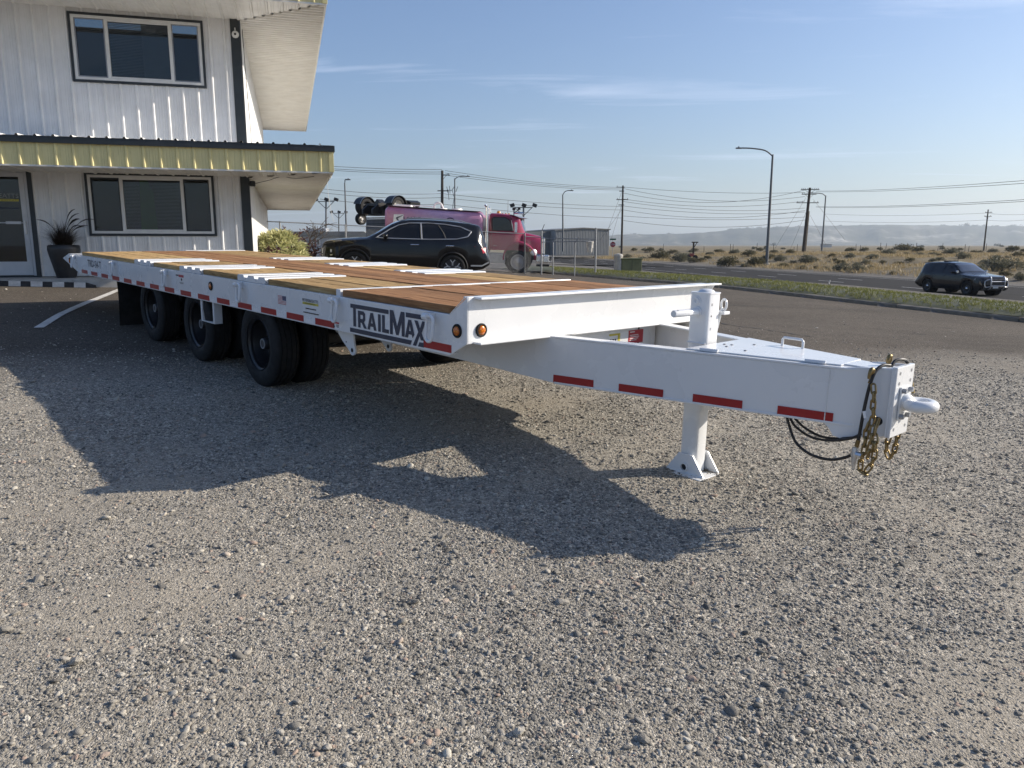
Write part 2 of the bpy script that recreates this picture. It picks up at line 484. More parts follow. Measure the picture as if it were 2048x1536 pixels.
# ------------------------------------------------------------------ ground sheets
def sheet(name, xs, ys, zf, material, keep=None):
    X, Y = np.meshgrid(xs, ys); Z = zf(X, Y)
    n, m_ = X.shape
    idx = np.arange(n * m_).reshape(n, m_)
    q = np.stack([idx[:-1, :-1], idx[:-1, 1:], idx[1:, 1:], idx[1:, :-1]], -1).reshape(-1, 4)
    if keep is not None:
        cx = X[:-1, :-1].ravel() * 0.5 + X[1:, 1:].ravel() * 0.5; cy = Y[:-1, :-1].ravel() * 0.5 + Y[1:, 1:].ravel() * 0.5
        q = q[keep(cx, cy)]
    V = np.stack([X.ravel(), Y.ravel(), Z.ravel()], -1)
    used = np.unique(q); rm = -np.ones(len(V), int); rm[used] = np.arange(len(used))
    me = bpy.data.meshes.new(name); me.from_pydata(V[used].tolist(), [], rm[q].tolist()); me.update()
    return obj(name, me, material, None, 180)

# base ground, polar rings out to the horizon
R_ = np.concatenate([np.array([0.5, 6, 12]), np.arange(16, 60, 0.9), np.geomspace(60, 260, 70), np.geomspace(275, 9000, 46)])
A_ = np.concatenate([np.linspace(-180, -42, 24)[:-1], np.linspace(-42, 48, 260), np.linspace(48, 180, 24)[1:]])
RR, AA = np.meshgrid(R_, np.radians(A_), indexing='ij')
GX, GY = RR * np.sin(AA), RR * np.cos(AA)
GZ = ground_z(GX, GY)
nn, mm = GX.shape; ii = np.arange(nn * mm).reshape(nn, mm)
gq = np.stack([ii[:-1, :-1], ii[:-1, 1:], ii[1:, 1:], ii[1:, :-1]], -1).reshape(-1, 4)[:, ::-1]
gme = bpy.data.meshes.new('ground'); gme.from_pydata(np.stack([GX.ravel(), GY.ravel(), GZ.ravel()], -1).tolist(), [], gq.tolist()); gme.update()
struct(obj('ground', gme, 'desert', None, 180))

# the yard: gravel in front, worn asphalt behind, falling gently toward the road
def yard_z(X, Y):
    r = np.hypot(X, Y)
    z = lot_z(X, Y) + (fbm(X * 1.1, Y * 1.1, 31) - 0.5) * 0.030 * (1 - sstep(12, 20, r)) + (fbm(X * 4.5, Y * 4.5, 44, 3) - 0.5) * 0.016 * (1 - sstep(7, 12, r))
    return z
ysx = np.concatenate([np.arange(-45, -9, 2.0), np.arange(-9, 9, 0.075), np.arange(9, 46, 0.5)])
ysy = np.concatenate([np.arange(-30, 0.6, 1.5), np.arange(0.6, 13, 0.075), np.arange(13, 48.1, 0.7)])
def seg_dist(x, y, a, b):
    ax, ay = a; bx, by = b; L2_ = (bx - ax) ** 2 + (by - ay) ** 2
    t = np.clip(((x - ax) * (bx - ax) + (y - ay) * (by - ay)) / L2_, 0, 1)
    return np.hypot(x - ax - t * (bx - ax), y - ay - t * (by - ay))
TRACKS = [((-4.5, 2.2), (0.6, 7.0)), ((-3.2, 1.6), (1.9, 6.3)), ((1.2, 2.0), (6.5, 7.4)), ((3.4, 2.2), (8.4, 7.2))]
def stony(x, y):
    pn = fbm(x * 0.62, y * 0.62, 55, 4); p2 = fbm(x * 2.3, y * 2.3, 66, 3)
    s = 0.42 + 0.58 * sstep(0.38, 0.62, pn * 0.6 + p2 * 0.4)
    for a, b in TRACKS:
        d = seg_dist(x, y, a, b) + (fbm(x * 1.7, y * 1.7, 91, 2) - 0.5) * 0.3
        s = s * (0.55 + 0.45 * sstep(0.10, 0.26, d))
        s = np.clip(s + 0.2 * (1 - sstep(0.05, 0.16, np.abs(d - 0.36))), 0, 1)
    return s
yd_ = struct(sheet('yard', ysx, ysy, yard_z, 'yard', lambda x, y: kerb_k(x, y) < 0.25))
co_ = np.empty(len(yd_.data.vertices) * 3, np.float32); yd_.data.vertices.foreach_get('co', co_); co_ = co_.reshape(-1, 3)
sa_ = yd_.data.attributes.new('stony', 'FLOAT', 'POINT'); sa_.data.foreach_set('value', stony(co_[:, 0].astype(float), co_[:, 1].astype(float)).astype(np.float32))

# kerb along the verge: individual cast lengths
KD = Vector((0.401, -0.916, 0)); KN = Vector((0.916, 0.401, 0)); K0 = Vector((8.2, 21.5, 0))
kerb = empty('kerb', 'low weathered concrete kerb between the asphalt yard and grass verge', 'kerb')
for i in range(-7, 9):
    a, b = i * 3.0, i * 3.0 + 2.985
    P = []
    for s_ in (a, b):
        base = K0 + KD * s_
        for off, h in ((-0.07, -0.06), (-0.05, 0.070), (-0.025, 0.088), (0.11, 0.090), (0.13, -0.06)):
            p = base + KN * off; z = float(lot_z(base.x, base.y)) + h + random.uniform(-0.014, 0.010)
            P.append((p.x, p.y, z))
    mb = MB(); n = 5
    mb.add(P, [(k, k + 1, k + 6, k + 5) for k in range(4)] + [(4, 3, 2, 1, 0), (5, 6, 7, 8, 9)])
    mb.build('kerb_length', 'old_kerb', kerb, bevel=0.012)

# road with its painted lines
RD = Vector((-0.18, 0.984, 0)); RN = Vector((0.984, 0.18, 0)); R0 = Vector((24.2, 36.9, 0))
def road_strip(name, d0, d1, s0, s1, z, material, n=1):
    mb = MB(); P = []
    for k in range(n + 1):
        s_ = s0 + (s1 - s0) * k / n
        P.append([tuple((R0 + RN * d1 + RD * s_)[:2]) + (z,), tuple((R0 + RN * d0 + RD * s_)[:2]) + (z,)])
    mb.grid(P); mb.flip()
    return mb.build(name, material)
struct(road_strip('road', -0.9, 12.2, -60, 900, ROAD_Z, 'road', 40))
struct(road_strip('edge_line', -0.06, 0.06, -60, 500, ROAD_Z + 0.006, 'road_paint', 20))
struct(road_strip('far_edge_line', 10.95, 11.07, -60, 500, ROAD_Z + 0.006, 'road_paint', 20))
lane = bpy.data.objects.new('lane_markings', None); COL.objects.link(lane); struct(lane)
dash = MB().box(-0.06, 0.06, -1.6, 1.6, 0, 0.006).mesh('lane_dash'); dash.materials.append(MATS['road_paint'])
for dd, s0 in ((3.7, 2.0), (7.3, 5.0)):
    for k in range(-4, 22):
        p = R0 + RN * dd + RD * (s0 + k * 9.6)
        inst('lane_dash', dash, lane, (p.x, p.y, ROAD_Z + 0.003), (0, 0, math.atan2(0.18, 0.984)))
side_road = MB()   # side road that leaves toward the grey warehouse
P = []
for k in range(9):
    s_ = k / 8; c = at(1120, 522, 1) * 0 + Vector((19.0 - 40 * s_, 100 + 26 * s_, 0))
    P.append([(c.x + 1.8, c.y - 3.6, -0.86), (c.x - 1.8, c.y + 3.6, -0.86)])
side_road.grid(P)
struct(side_road.build('side_road', 'road'))

# parking stall line on the asphalt
def lot_strip(name, a, b, w, material, n=10, lift=0.006):
    a = Vector((*a, 0)); b = Vector((*b, 0)); d = (b - a).normalized(); q = Vector((-d.y, d.x, 0)); mb = MB(); P = []
    for k in range(n + 1):
        c = a.lerp(b, k / n); row = []
        for s_ in (1, -1):
            p = c + q * s_ * w / 2; row.append((p.x, p.y, float(yard_z(p.x, p.y)) + lift))
        P.append(row)
    mb.grid(P); return mb.build(name, material)
struct(lot_strip('parking_line', (-6.08, 9.85), (-8.0, 16.0), 0.115, 'line_paint', 20, 0.012))

# asphalt cracks: thin dark sealed seams
mat('crack_seal', (0.035, 0.034, 0.033), 0.8, var=0.2)
def crack(pts, w):
    mb = MB(); P = []
    for i in range(len(pts) - 1):
        a = Vector((*pts[i], 0)); b = Vector((*pts[i + 1], 0)); n = 14
        d = (b - a).normalized(); q = Vector((-d.y, d.x, 0))
        for k in range(n + (i == len(pts) - 2)):
            c = a.lerp(b, k / n) + q * random.uniform(-0.04, 0.04); ww = w * random.uniform(0.3, 1.2); row = []
            for s_ in (1, -1):
                p = c + q * s_ * ww / 2; row.append((p.x, p.y, float(yard_z(p.x, p.y)) + 0.007))
            P.append(row)
    mb.grid(P); struct(mb.build('asphalt_crack', 'crack_seal'))
crack([(4.2, 17.4), (6.5, 17.6), (9.3, 17.5)], 0.05)
crack([(3.4, 13.6), (3.9, 12.4), (4.4, 11.2)], 0.045)
crack([(3.8, 18.8), (7.0, 19.2)], 0.04)
crack([(-3.5, 12.5), (-1.0, 13.4), (2.5, 13.2)], 0.04)

# ------------------------------------------------------------------ trailer materials
def white_paint_material():
    m, t, out = new_mat('white_paint'); N = NT(t)
    pos = N.coord('Object')
    n = N.noise(pos, 2.4, 5); fine = N.noise(pos, 26, 6, 0.7)
    c = N.ramp(n, [(0.3, (0.70, 0.712, 0.72)), (0.7, (0.745, 0.755, 0.76))])
    grime = N.ramp(N.math('MULTIPLY', N.noise(N.mapping(pos, (1.5, 1.5, 6)), 1.6, 8, 0.7), N.noise(pos, 9, 5, 0.7)), [(0.42, 0.0), (0.62, 0.25)])
    c = N.mix(grime, c, (0.47, 0.44, 0.39))
    scuff = N.ramp(N.noise(N.mapping(pos, (0.9, 0.9, 14)), 3.0, 7, 0.75), [(0.74, 0.0), (0.82, 0.25)])
    c = N.mix(scuff, c, (0.50, 0.49, 0.47))
    r = N.ramp(n, [(0.3, 0.24), (0.75, 0.32)])
    b = N.bsdf(c, r, coat=0.35, normal=N.bump(N.noise(pos, 3, 2), 0.03, 0.02))
    b.inputs['Coat Roughness'].default_value = 0.08
    t.links.new(b.outputs[0], out.inputs[0]); MATS['white'] = m
white_paint_material()
def wood_material(name, dark, mid, light, stain):
    m, t, out = new_mat(name); N = NT(t)
    pos = N.coord('Object')
    oi = t.nodes.new('ShaderNodeObjectInfo')
    off = t.nodes.new('ShaderNodeVectorMath'); off.operation = 'MULTIPLY_ADD'
    t.links.new(oi.outputs['Random'], off.inputs[0]); off.inputs[1].default_value = (37.0, 91.0, 53.0); t.links.new(pos, off.inputs[2])
    v = off.outputs[0]
    grain = N.noise(N.mapping(v, (1.1, 16, 16)), 2.2, 7, 0.62, 1.2)
    fine = N.noise(N.mapping(v, (2.5, 130, 130)), 1.0, 4, 0.6)
    c = N.ramp(grain, [(0.28, dark), (0.5, mid), (0.72, light)])
    c = N.mix(N.ramp(fine, [(0.35, 0.0), (0.7, 0.25)]), c, dark)
    c = N.mix(N.ramp(N.noise(N.mapping(v, (0.8, 3.5, 3.5)), 1.4, 6, 0.65), [(0.58, 0.0), (0.78, 0.5)]), c, stain)
    tone = N.ramp(oi.outputs['Random'], [(0.0, 0.82), (1.0, 1.30)])
    c = N.mix(1.0, c, tone, 'MULTIPLY')
    kn = t.nodes.new('ShaderNodeTexVoronoi'); kn.inputs['Scale'].default_value = 1.0
    t.links.new(N.mapping(v, (1.3, 5.0, 5.0)), kn.inputs['Vector'])
    c = N.mix(N.ramp(kn.outputs['Distance'], [(0.05, 0.85), (0.11, 0.0)]), c, tuple(x * 0.4 for x in dark))
    b = N.bsdf(c, 0.82, normal=N.bump(N.math('ADD', grain, N.math('MULTIPLY', fine, 0.5)), 0.45, 0.006), spec=0.25)
    t.links.new(b.outputs[0], out.inputs[0]); MATS[name] = m
wood_material('wood_tan', (0.205, 0.118, 0.045), (0.43, 0.275, 0.115), (0.62, 0.445, 0.22), (0.085, 0.062, 0.04))
wood_material('wood_red', (0.130, 0.060, 0.024), (0.290, 0.145, 0.062), (0.43, 0.245, 0.118), (0.075, 0.045, 0.028))
mat('rubber', (0.013, 0.013, 0.0135), 0.78, var=0.25, vscale=9, bump=0.25, bscale=120, dirt=0.16, dirtcol=(0.075, 0.068, 0.058), spec=0.35)
mat('black_steel', (0.014, 0.014, 0.016), 0.34, var=0.2, vscale=7, dirt=0.18, dirtcol=(0.06, 0.055, 0.05))
mat('under_steel', (0.05, 0.05, 0.052), 0.6, var=0.25, vscale=5, dirt=0.3)
mat('hose', (0.016, 0.016, 0.017), 0.42, var=0.15, vscale=20)
mat('gold_zinc', (0.27, 0.20, 0.095), 0.42, metal=0.95, var=0.28, vscale=40, dirt=0.35, dirtcol=(0.13, 0.09, 0.04))
mat('bright_zinc', (0.55, 0.57, 0.60), 0.35, metal=0.9, var=0.2, vscale=30)
mat('hole_dark', (0.02, 0.02, 0.022), 0.8)
mat('bolt_grey', (0.30, 0.31, 0.33), 0.45, metal=0.4)
mat('navy_vinyl', (0.026, 0.034, 0.062), 0.38, var=0.08, vscale=5)
mat('black_vinyl', (0.012, 0.012, 0.014), 0.4)
mat('yellow_vinyl', (0.55, 0.47, 0.06), 0.42)
mat('decal_white', (0.78, 0.78, 0.76), 0.4)
mat('decal_red', (0.42, 0.035, 0.045), 0.38)
def tape_material():
    m, t, out = new_mat('reflective_red'); N = NT(t); pos = N.coord('Object')
    v = t.nodes.new('ShaderNodeTexVoronoi'); v.inputs['Scale'].default_value = 260; t.links.new(pos, v.inputs['Vector'])
    c = N.mix(N.ramp(N.noise(pos, 4, 6, 0.7), [(0.35, 0.0), (0.8, 0.4)]), (0.34, 0.012, 0.016), (0.28, 0.035, 0.035))
    b = N.bsdf(c, 0.34, coat=0.12, spec=0.3, normal=N.bump(v.outputs['Distance'], 0.10, 0.001))
    t.links.new(b.outputs[0], out.inputs[0]); MATS['tape'] = m
tape_material()
mat('tape_white', (0.80, 0.81, 0.82), 0.24, coat=0.5, var=0.04)
def amber_material():
    m, t, out = new_mat('amber_lens'); N = NT(t); pos = N.coord('Object')
    v = t.nodes.new('ShaderNodeTexVoronoi'); v.inputs['Scale'].default_value = 90; t.links.new(pos, v.inputs['Vector'])
    c = N.ramp(v.outputs['Distance'], [(0.1, (0.80, 0.30, 0.02)), (0.6, (0.45, 0.10, 0.005))])
    b = N.bsdf(c, 0.12, coat=0.6, normal=N.bump(v.outputs['Distance'], 0.5, 0.003))
    t.links.new(b.outputs[0], out.inputs[0]); MATS['amber'] = m
amber_material()
def flag_material():
    m, t, out = new_mat('flag_print'); N = NT(t); pos = N.coord('Object')
    sp = t.nodes.new('ShaderNodeSeparateXYZ'); t.links.new(pos, sp.inputs[0])
    st = N.math('GREATER_THAN', N.math('FRACT', N.math('MULTIPLY', sp.outputs[2], 6.5 / 0.072)), 0.5)
    c = N.mix(st, (0.40, 0.05, 0.06), (0.72, 0.70, 0.69))
    can = N.math('MULTIPLY', N.math('GREATER_THAN', sp.outputs[0], 0.085), N.math('GREATER_THAN', sp.outputs[2], 0.033))
    c = N.mix(can, c, (0.035, 0.045, 0.12))
    b = N.bsdf(c, 0.4); t.links.new(b.outputs[0], out.inputs[0]); MATS['flag'] = m
flag_material()

# ------------------------------------------------------------------ the trailer
W = 2.59
U_ = Vector((0.6723, -0.7396, -0.0325)); V_ = Vector((0.7400, 0.6725, 0.0006)); W_ = U_.cross(V_).normalized()
V_ = W_.cross(U_).normalized()
TO = Vector((-0.282, 4.728, 0.893))
TM = Matrix(((U_.x, V_.x, W_.x, TO.x), (U_.y, V_.y, W_.y, TO.y), (U_.z, V_.z, W_.z, TO.z), (0, 0, 0, 1)))
TB = Matrix.Translation((-3.0, W / 2, -0.80))         # the empty sits under the deck, at ground level
TR = empty('flatbed_trailer', 'long white flatbed equipment trailer with plank deck standing on its jack', 'trailer', TM @ TB)
TBi = TB.inverted()
class TMB(MB):
    """mesh built in deck coordinates: x forward, y across, z up from the foot of the front beam"""
    def build(self, name, material, parent=None, smooth=None, bevel=0.0, bseg=2, loc=None):
        o = super().build(name, material, None, smooth, bevel, bseg)
        o.parent = parent or TR
        if parent is None: o.matrix_local = TBi.copy()
        return o
def tpart(name, me, material, loc=(0, 0, 0), rot=(0, 0, 0), scale=(1, 1, 1), parent=None):
    if material is not None and not me.materials: me.materials.append(MATS[material])
    o = bpy.data.objects.new(name, me); COL.objects.link(o); o.parent = parent or TR
    Ml = Matrix.LocRotScale(Vector(loc), None, Vector(scale)) if rot == (0, 0, 0) else Matrix.LocRotScale(Vector(loc), Matrix.Rotation(rot[2], 3, 'Z') @ Matrix.Rotation(rot[1], 3, 'Y') @ Matrix.Rotation(rot[0], 3, 'X'), Vector(scale))
    o.matrix_local = (TBi @ Ml) if parent is None else Ml
    return o
TMi = TM.inverted()
def tr_v(px, py, v):
    """deck-frame point on the plane y = v seen along a direction from the survey point"""
    o = TMi @ Vector((0, 0, CAM_Z)); d = TMi.to_3x3() @ ray(px, py); k = (v - o.y) / d.y
    return o + d * k

# side rails: steel channels, cut to a point at the tail and turned up to the beam in front
for far in (0, 1):
    y0, y1, yi = (0.0, 0.012, 0.075) if not far else (W - 0.012, W, W - 0.075)
    fl = (min(y0, yi) if not far else yi, yi if not far else y1)
    back = TMB().prism([(-9.05, -0.092), (-1.666, -0.092), (-1.666, 0.171), (-9.56, 0.171), (-9.95, 0.085)], y0, y1, 'y')
    back.box(-9.52, -1.666, *((0.0121, 0.075) if not far else (W - 0.075, W - 0.0121)), 0.161, 0.1695)
    back.box(-9.03, -1.666, *((0.0121, 0.075) if not far else (W - 0.075, W - 0.0121)), -0.0915, -0.082)
    tag(back.build('side_rail', 'white', bevel=0.004), 'rear side rail with its pointed tail' if not far else None)
    fr = TMB().prism([(-1.656, -0.092), (-0.17, -0.092), (0.0, 0.0), (0.0, 0.292), (-0.17, 0.171), (-1.656, 0.171)], y0, y1, 'y')
    fr.box(-1.656, -0.18, *((0.0121, 0.075) if not far else (W - 0.075, W - 0.0121)), 0.161, 0.1695)
    fr.box(-1.656, -0.18, *((0.0121, 0.075) if not far else (W - 0.075, W - 0.0121)), -0.0915, -0.082)
    fr.build('side_rail', 'white', bevel=0.004)
# front beam
bm = TMB()
bm.box(-0.014, 0.0, 0.0125, W - 0.0125, 0.0, 0.2915)
bm.box(0.0, 0.072, 0.055, W + 0.085, 0.279, 0.2925)
bm.box(0.0, 0.072, 0.055, W + 0.02, -0.0005, 0.0125)
bm.box(-0.06, -0.014, 0.02, W - 0.02, 0.281, 0.2918)
bm.build('bulkhead_beam', 'white', bevel=0.003)
g = TMB().prism([(0.0, 0.279), (0.072, 0.279), (0.0, 0.16)], W - 0.03, W - 0.018, 'y'); g.build('beam_gusset', 'white', bevel=0.002)
# rear plate of the tail
tp = TMB().box(-9.54, -9.02, 0.02, W - 0.02, 0.150, 0.172); tp.prism([(-9.54, 0.150), (-9.93, 0.078), (-9.93, 0.088), (-9.54, 0.172)], 0.0125, W - 0.0125, 'y')
tp.build('tail_plate', 'white', bevel=0.003)
tp = TMB().box(-9.26, -9.03, 1.55, W - 0.06, 0.1725, 0.226); tp.build('tail_cleat', 'white', bevel=0.004)

# deck planks, each one a board
def plank_mesh(L, w, th, seed):
    rr = random.Random(seed); n = 14; mb = MB(); P = []
    ring = [(-w / 2, 0), (-w / 2, th - 0.004), (-w / 2 + 0.004, th), (w / 2 - 0.004, th), (w / 2, th - 0.004), (w / 2, 0)]
    for k in range(n + 1):
        x = -L / 2 + L * k / n
        dz = rr.uniform(-0.0015, 0.0015); dy = rr.uniform(-0.001, 0.001)
        P.append([(x, y + dy, z + (dz if z > 0 else 0)) for y, z in ring + ring[:1]])
    mb.grid(P); m6 = 7
    mb.f.append((5, 4, 3, 2, 1, 0)); b = n * m6; mb.f.append((b, b + 1, b + 2, b + 3, b + 4, b + 5))
    return mb.flip().mesh('plank')
def lay(u0, u1, v0, v1, count, material, ztop, seeds=3):
    w = (v1 - v0) / count; L = u1 - u0 - 0.01
    ms = [plank_mesh(L, w - 0.007, 0.05, hash((round(u0, 2), round(v0, 2), s)) & 255) for s in range(seeds)]
    for q in ms: q.materials.append(MATS[material])
    for k in range(count):
        tpart('plank', ms[k % seeds], None, ((u0 + u1) / 2, v0 + w * (k + 0.5), ztop - 0.05 + random.uniform(-0.003, 0.003)), rot=(0, 0, random.uniform(-0.0006, 0.0006)))
SEG = [(-9.0, -6.47), (-5.88, -4.94), (-4.36, -3.43), (-2.85, -1.63)]
for (a, b) in SEG:
    lay(a, b, 0.045, 0.855, 4, 'wood_tan', 0.219)
    lay(a, b, 1.735, W - 0.045, 4, 'wood_tan', 0.219)
lay(-9.0, -5.3, 0.868, 1.722, 4, 'wood_red', 0.224)
lay(-5.3, -1.63, 0.868, 1.722, 4, 'wood_red', 0.224)
lay(-1.545, -0.03, 0.03, W - 0.03, 12, 'wood_red', 0.219)
TMB().box(-1.618, -1.556, 0.02, W - 0.02, 0.165, 0.223).build('cross_strip', 'white', bevel=0.004)
# traction cleats: ribbed white steel sections let into the outer boards
for (g0) in (-6.40, -4.87, -3.36):
    for (v0, v1) in ((0.012, 0.835), (1.745, W - 0.012)):
        base = TMB().box(g0 - 0.065, g0 + 0.505, v0, v1, 0.1725, 0.208).build('cleat_plate', 'white', bevel=0.002)
        for k in range(3):
            x = g0 + k * 0.222
            r = TMB().prism([(x - 0.075, 0.2078), (x + 0.075, 0.2078), (x + 0.060, 0.229), (x - 0.060, 0.229)], v0 + 0.004, v1 - 0.004, 'y')
            rib = r.build('cleat_rib', 'white')
            rib.parent = base; rib.matrix_local = Matrix.Identity(4)
            hl = MB().lathe([(0.0, -0.002), (0.011, -0.002), (0.011, 0.001)], 8, (x + 0.11, v0 - 0.0005, 0.196), (0, -1, 0)).build('end_hole', 'bolt_grey', base)

# tie-down rings
def ring_mesh():
    mb = MB(); pts = []
    w2, h0, h1, r = 0.034, -0.165, 0.0, 0.034
    for a in np.linspace(0, math.pi, 9): pts.append((w2 * math.cos(a), -0.004, h1 - r + r * math.sin(a)))
    for a in np.linspace(math.pi, 2 * math.pi, 9): pts.append((w2 * math.cos(a), -0.012, h0 + r + r * math.sin(a)))
    mb.tube(pts, 0.0115, 10, closed=True); return mb.mesh('tie_down_ring')
RM = ring_mesh(); RM.materials.append(MATS['white']); RM.shade_smooth()
clip = MB()
for a0 in range(1):
    prof = [(0.026 * math.cos(a), 0.026 * math.sin(a)) for a in np.linspace(rad(-20), rad(200), 12)]
clip.prism([(-0.030, -0.055), (0.004, -0.055), (0.004, 0.006), (-0.030, 0.006)], -0.002, 0.045, 'y')
clip.tube([(-0.05, -0.006, -0.020), (-0.002, -0.006, -0.020)], 0.024, 10)
CM = clip.mesh('ring_clip'); CM.materials.append(MATS['white'])
for u in (-9.155, -7.21, -5.26, -3.275, -1.525, -0.312):
    o = tpart('tie_down_ring', RM, None, (u, -0.046, 0.150), rot=(random.uniform(-0.05, 0.02), random.uniform(-0.06, 0.06), 0))
    c = tpart('ring_clip', CM, None, (-0.014, 0.0, 0.012), parent=o)
# marker lights
gro = MB().lathe([(0.0, 0.004), (0.030, 0.004), (0.033, 0.012), (0.040, 0.013), (0.044, 0.008), (0.044, 0.0)], 24, axis=(0, -1, 0)).mesh('marker_light'); gro.materials.append(MATS['rubber']); gro.shade_smooth()
len_ = MB().lathe([(0.0, 0.021), (0.012, 0.0205), (0.022, 0.018), (0.029, 0.012), (0.030, 0.004)], 24, axis=(0, -1, 0)).mesh('lens'); len_.materials.append(MATS['amber']); len_.shade_smooth()
for (p, rz) in (((-0.09, 0.0, 0.075), 0), ((0.001, 0.115, 0.082), math.pi / 2), ((-4.045, 0.0, 0.073), 0), ((-9.5, 0.0, 0.068), 0)):
    g = tpart('marker_light', gro, None, p, rot=(0, 0, rz) if rz else (0, 0, 0))
    tpart('lens', len_, None, (0, 0, 0), parent=g)
# reflective strips
tm = MB().box(-0.15, 0.15, -0.0022, 0, -0.0255, 0.0255).mesh('reflective_strip'); tm.materials.append(MATS['tape'])
tw = MB().box(-0.088, 0.088, -0.0022, 0, -0.0255, 0.0255).mesh('reflective_strip_white'); tw.materials.append(MATS['tape_white'])
us = [-8.735 + 0.4975 * k for k in range(15)]
for u in us:
    tpart('reflective_strip', tm, None, (u, 0, -0.0545))
    if u < -2: tpart('white_reflective_strip', tw, None, (u + 0.249, 0, -0.0545))
tpart('reflective_strip', tm, None, (-0.30, 0, -0.0485))
# lettering on the side
def flat_letters(splines, name, material, y=-0.0025):
    v, f = fill_mesh(splines)
    mb = TMB(); mb.add([(a, y, b) for a, b, _ in v], f); o = mb.build(name, material)
    return o
LET = [
 [(-1.372, 0.134), (-0.862, 0.134), (-0.862, 0.104), (-1.297, 0.104), (-1.297, -0.032), (-1.335, -0.032), (-1.335, 0.104), (-1.372, 0.104)],
 [(-1.268, 0.092), (-1.19, 0.092), (-1.168, 0.076), (-1.168, 0.030), (-1.186, 0.012), (-1.147, -0.032), (-1.187, -0.032), (-1.218, 0.006), (-1.234, 0.006), (-1.234, -0.032), (-1.268, -0.032)],
 [(-1.234, 0.064), (-1.205, 0.064), (-1.199, 0.058), (-1.199, 0.042), (-1.205, 0.034), (-1.234, 0.034)],
 [(-1.097, 0.092), (-1.062, 0.092), (-1.018, -0.032), (-1.053, -0.032), (-1.061, -0.008), (-1.098, -0.008), (-1.106, -0.032), (-1.140, -0.032)],
 [(-1.0795, 0.055), (-1.068, 0.016), (-1.091, 0.016)],
 [(-0.998, 0.092), (-0.963, 0.092), (-0.963, -0.032), (-0.998, -0.032)],
 [(-0.946, 0.092), (-0.911, 0.092), (-0.911, -0.005), (-0.860, -0.005), (-0.860, -0.032), (-0.946, -0.032)],
 [(-0.846, -0.032), (-0.846, 0.137), (-0.802, 0.137), (-0.757, 0.030), (-0.711, 0.137), (-0.667, 0.137), (-0.667, -0.032), (-0.702, -0.032), (-0.702, 0.066), (-0.742, -0.030), (-0.771, -0.030), (-0.811, 0.066), (-0.811, -0.032)],
 [(-0.652, 0.138), (-0.425, 0.138), (-0.425, 0.106), (-0.652, 0.106)],
 [(-0.622, 0.092), (-0.588, 0.092), (-0.552, -0.004), (-0.574, -0.030), (-0.583, -0.008), (-0.620, -0.008), (-0.628, -0.032), (-0.663, -0.032)],
 [(-0.605, 0.055), (-0.594, 0.016), (-0.615, 0.016)],
 [(-0.552, 0.095), (-0.513, 0.095), (-0.487, 0.048), (-0.462, 0.097), (-0.425, 0.097), (-0.468, 0.018), (-0.440, -0.032), (-0.478, -0.032), (-0.492, -0.006), (-0.532, -0.077), (-0.572, -0.077), (-0.508, 0.020)],
 [(-1.384, -0.046), (-0.580, -0.046), (-0.598, -0.078), (-1.384, -0.078)],
 [(-0.494, -0.046), (-0.445, -0.046), (-0.445, -0.077), (-0.512, -0.077)],
]
flat_letters(LET, 'lettering', 'navy_vinyl')
def word(s, u, w, wid, hgt, material, parent=None, y=-0.0025, name='lettering'):
    v, f = text_mesh(s, 1.0, 0.0, 0.008)
    xs = [p[0] for p in v]; ys = [p[1] for p in v]; x0, x1, y0, y1 = min(xs), max(xs), min(ys), max(ys)
    mb = TMB().add([(u + (p[0] - x0) / (x1 - x0) * wid, y, w + (p[1] - y0) / (y1 - y0) * hgt) for p in v], f)
    return mb.build(name, material)
word('TRD-54-T', -8.53, 0.030, 0.66, 0.098, 'navy_vinyl')
word('PETERS&KEATTS', -2.125, 0.088, 0.262, 0.024, 'black_vinyl')
TMB().box(-2.125, -1.863, -0.0022, 0, 0.066, 0.084).build('decal', 'yellow_vinyl')
word('EQUIPMENT', -2.08, 0.070, 0.17, 0.010, 'black_vinyl', y=-0.0035)
for (w0, a, b) in ((0.030, -2.075, -1.905), (-0.004, -2.115, -1.86)):
    x = a; q = TMB()
    while x < b:
        l = random.uniform(0.006, 0.012); q.box(x, x + l, -0.0022, 0, w0, w0 + 0.009); x += l + random.uniform(0.003, 0.007)
    q.build('small_print', 'black_vinyl')
fl_ = MB().box(0, 0.15, -0.0022, 0, 0, 0.072).mesh('flag_decal'); tpart('flag_decal', fl_, 'flag', (-2.57, 0, 0.029))
TMB().box(-5.017, -4.945, -0.0022, 0, 0.117, 0.131).build('decal', 'black_vinyl')
TMB().box(-4.935, -4.79, -0.0022, 0, 0.108, 0.134).build('decal', 'decal_red')
q = TMB(); q.prism([(-4.875, 0.085), (-4.855, 0.1), (-4.835, 0.085), (-4.855, 0.066)], -0.0022, 0, 'y'); q.box(-4.92, -4.80, -0.0022, 0, 0.05, 0.054); q.box(-4.90, -4.81, -0.0022, 0, 0.04, 0.044); q.build('decal', 'black_vinyl')
TMB().box(-1.648, -1.548, -0.0022, 0, -0.040, -0.027).build('decal', 'decal_red')
q = TMB(); q.prism([(-1.64, -0.068), (-1.625, -0.046), (-1.61, -0.068)], -0.0022, 0, 'y'); q.box(-1.59, -1.55, -0.0022, 0, -0.052, -0.048); q.box(-1.59, -1.555, -0.0022, 0, -0.061, -0.057); q.box(-1.58, -1.55, -0.0022, 0, -0.068, -0.065); q.build('decal', 'black_vinyl')

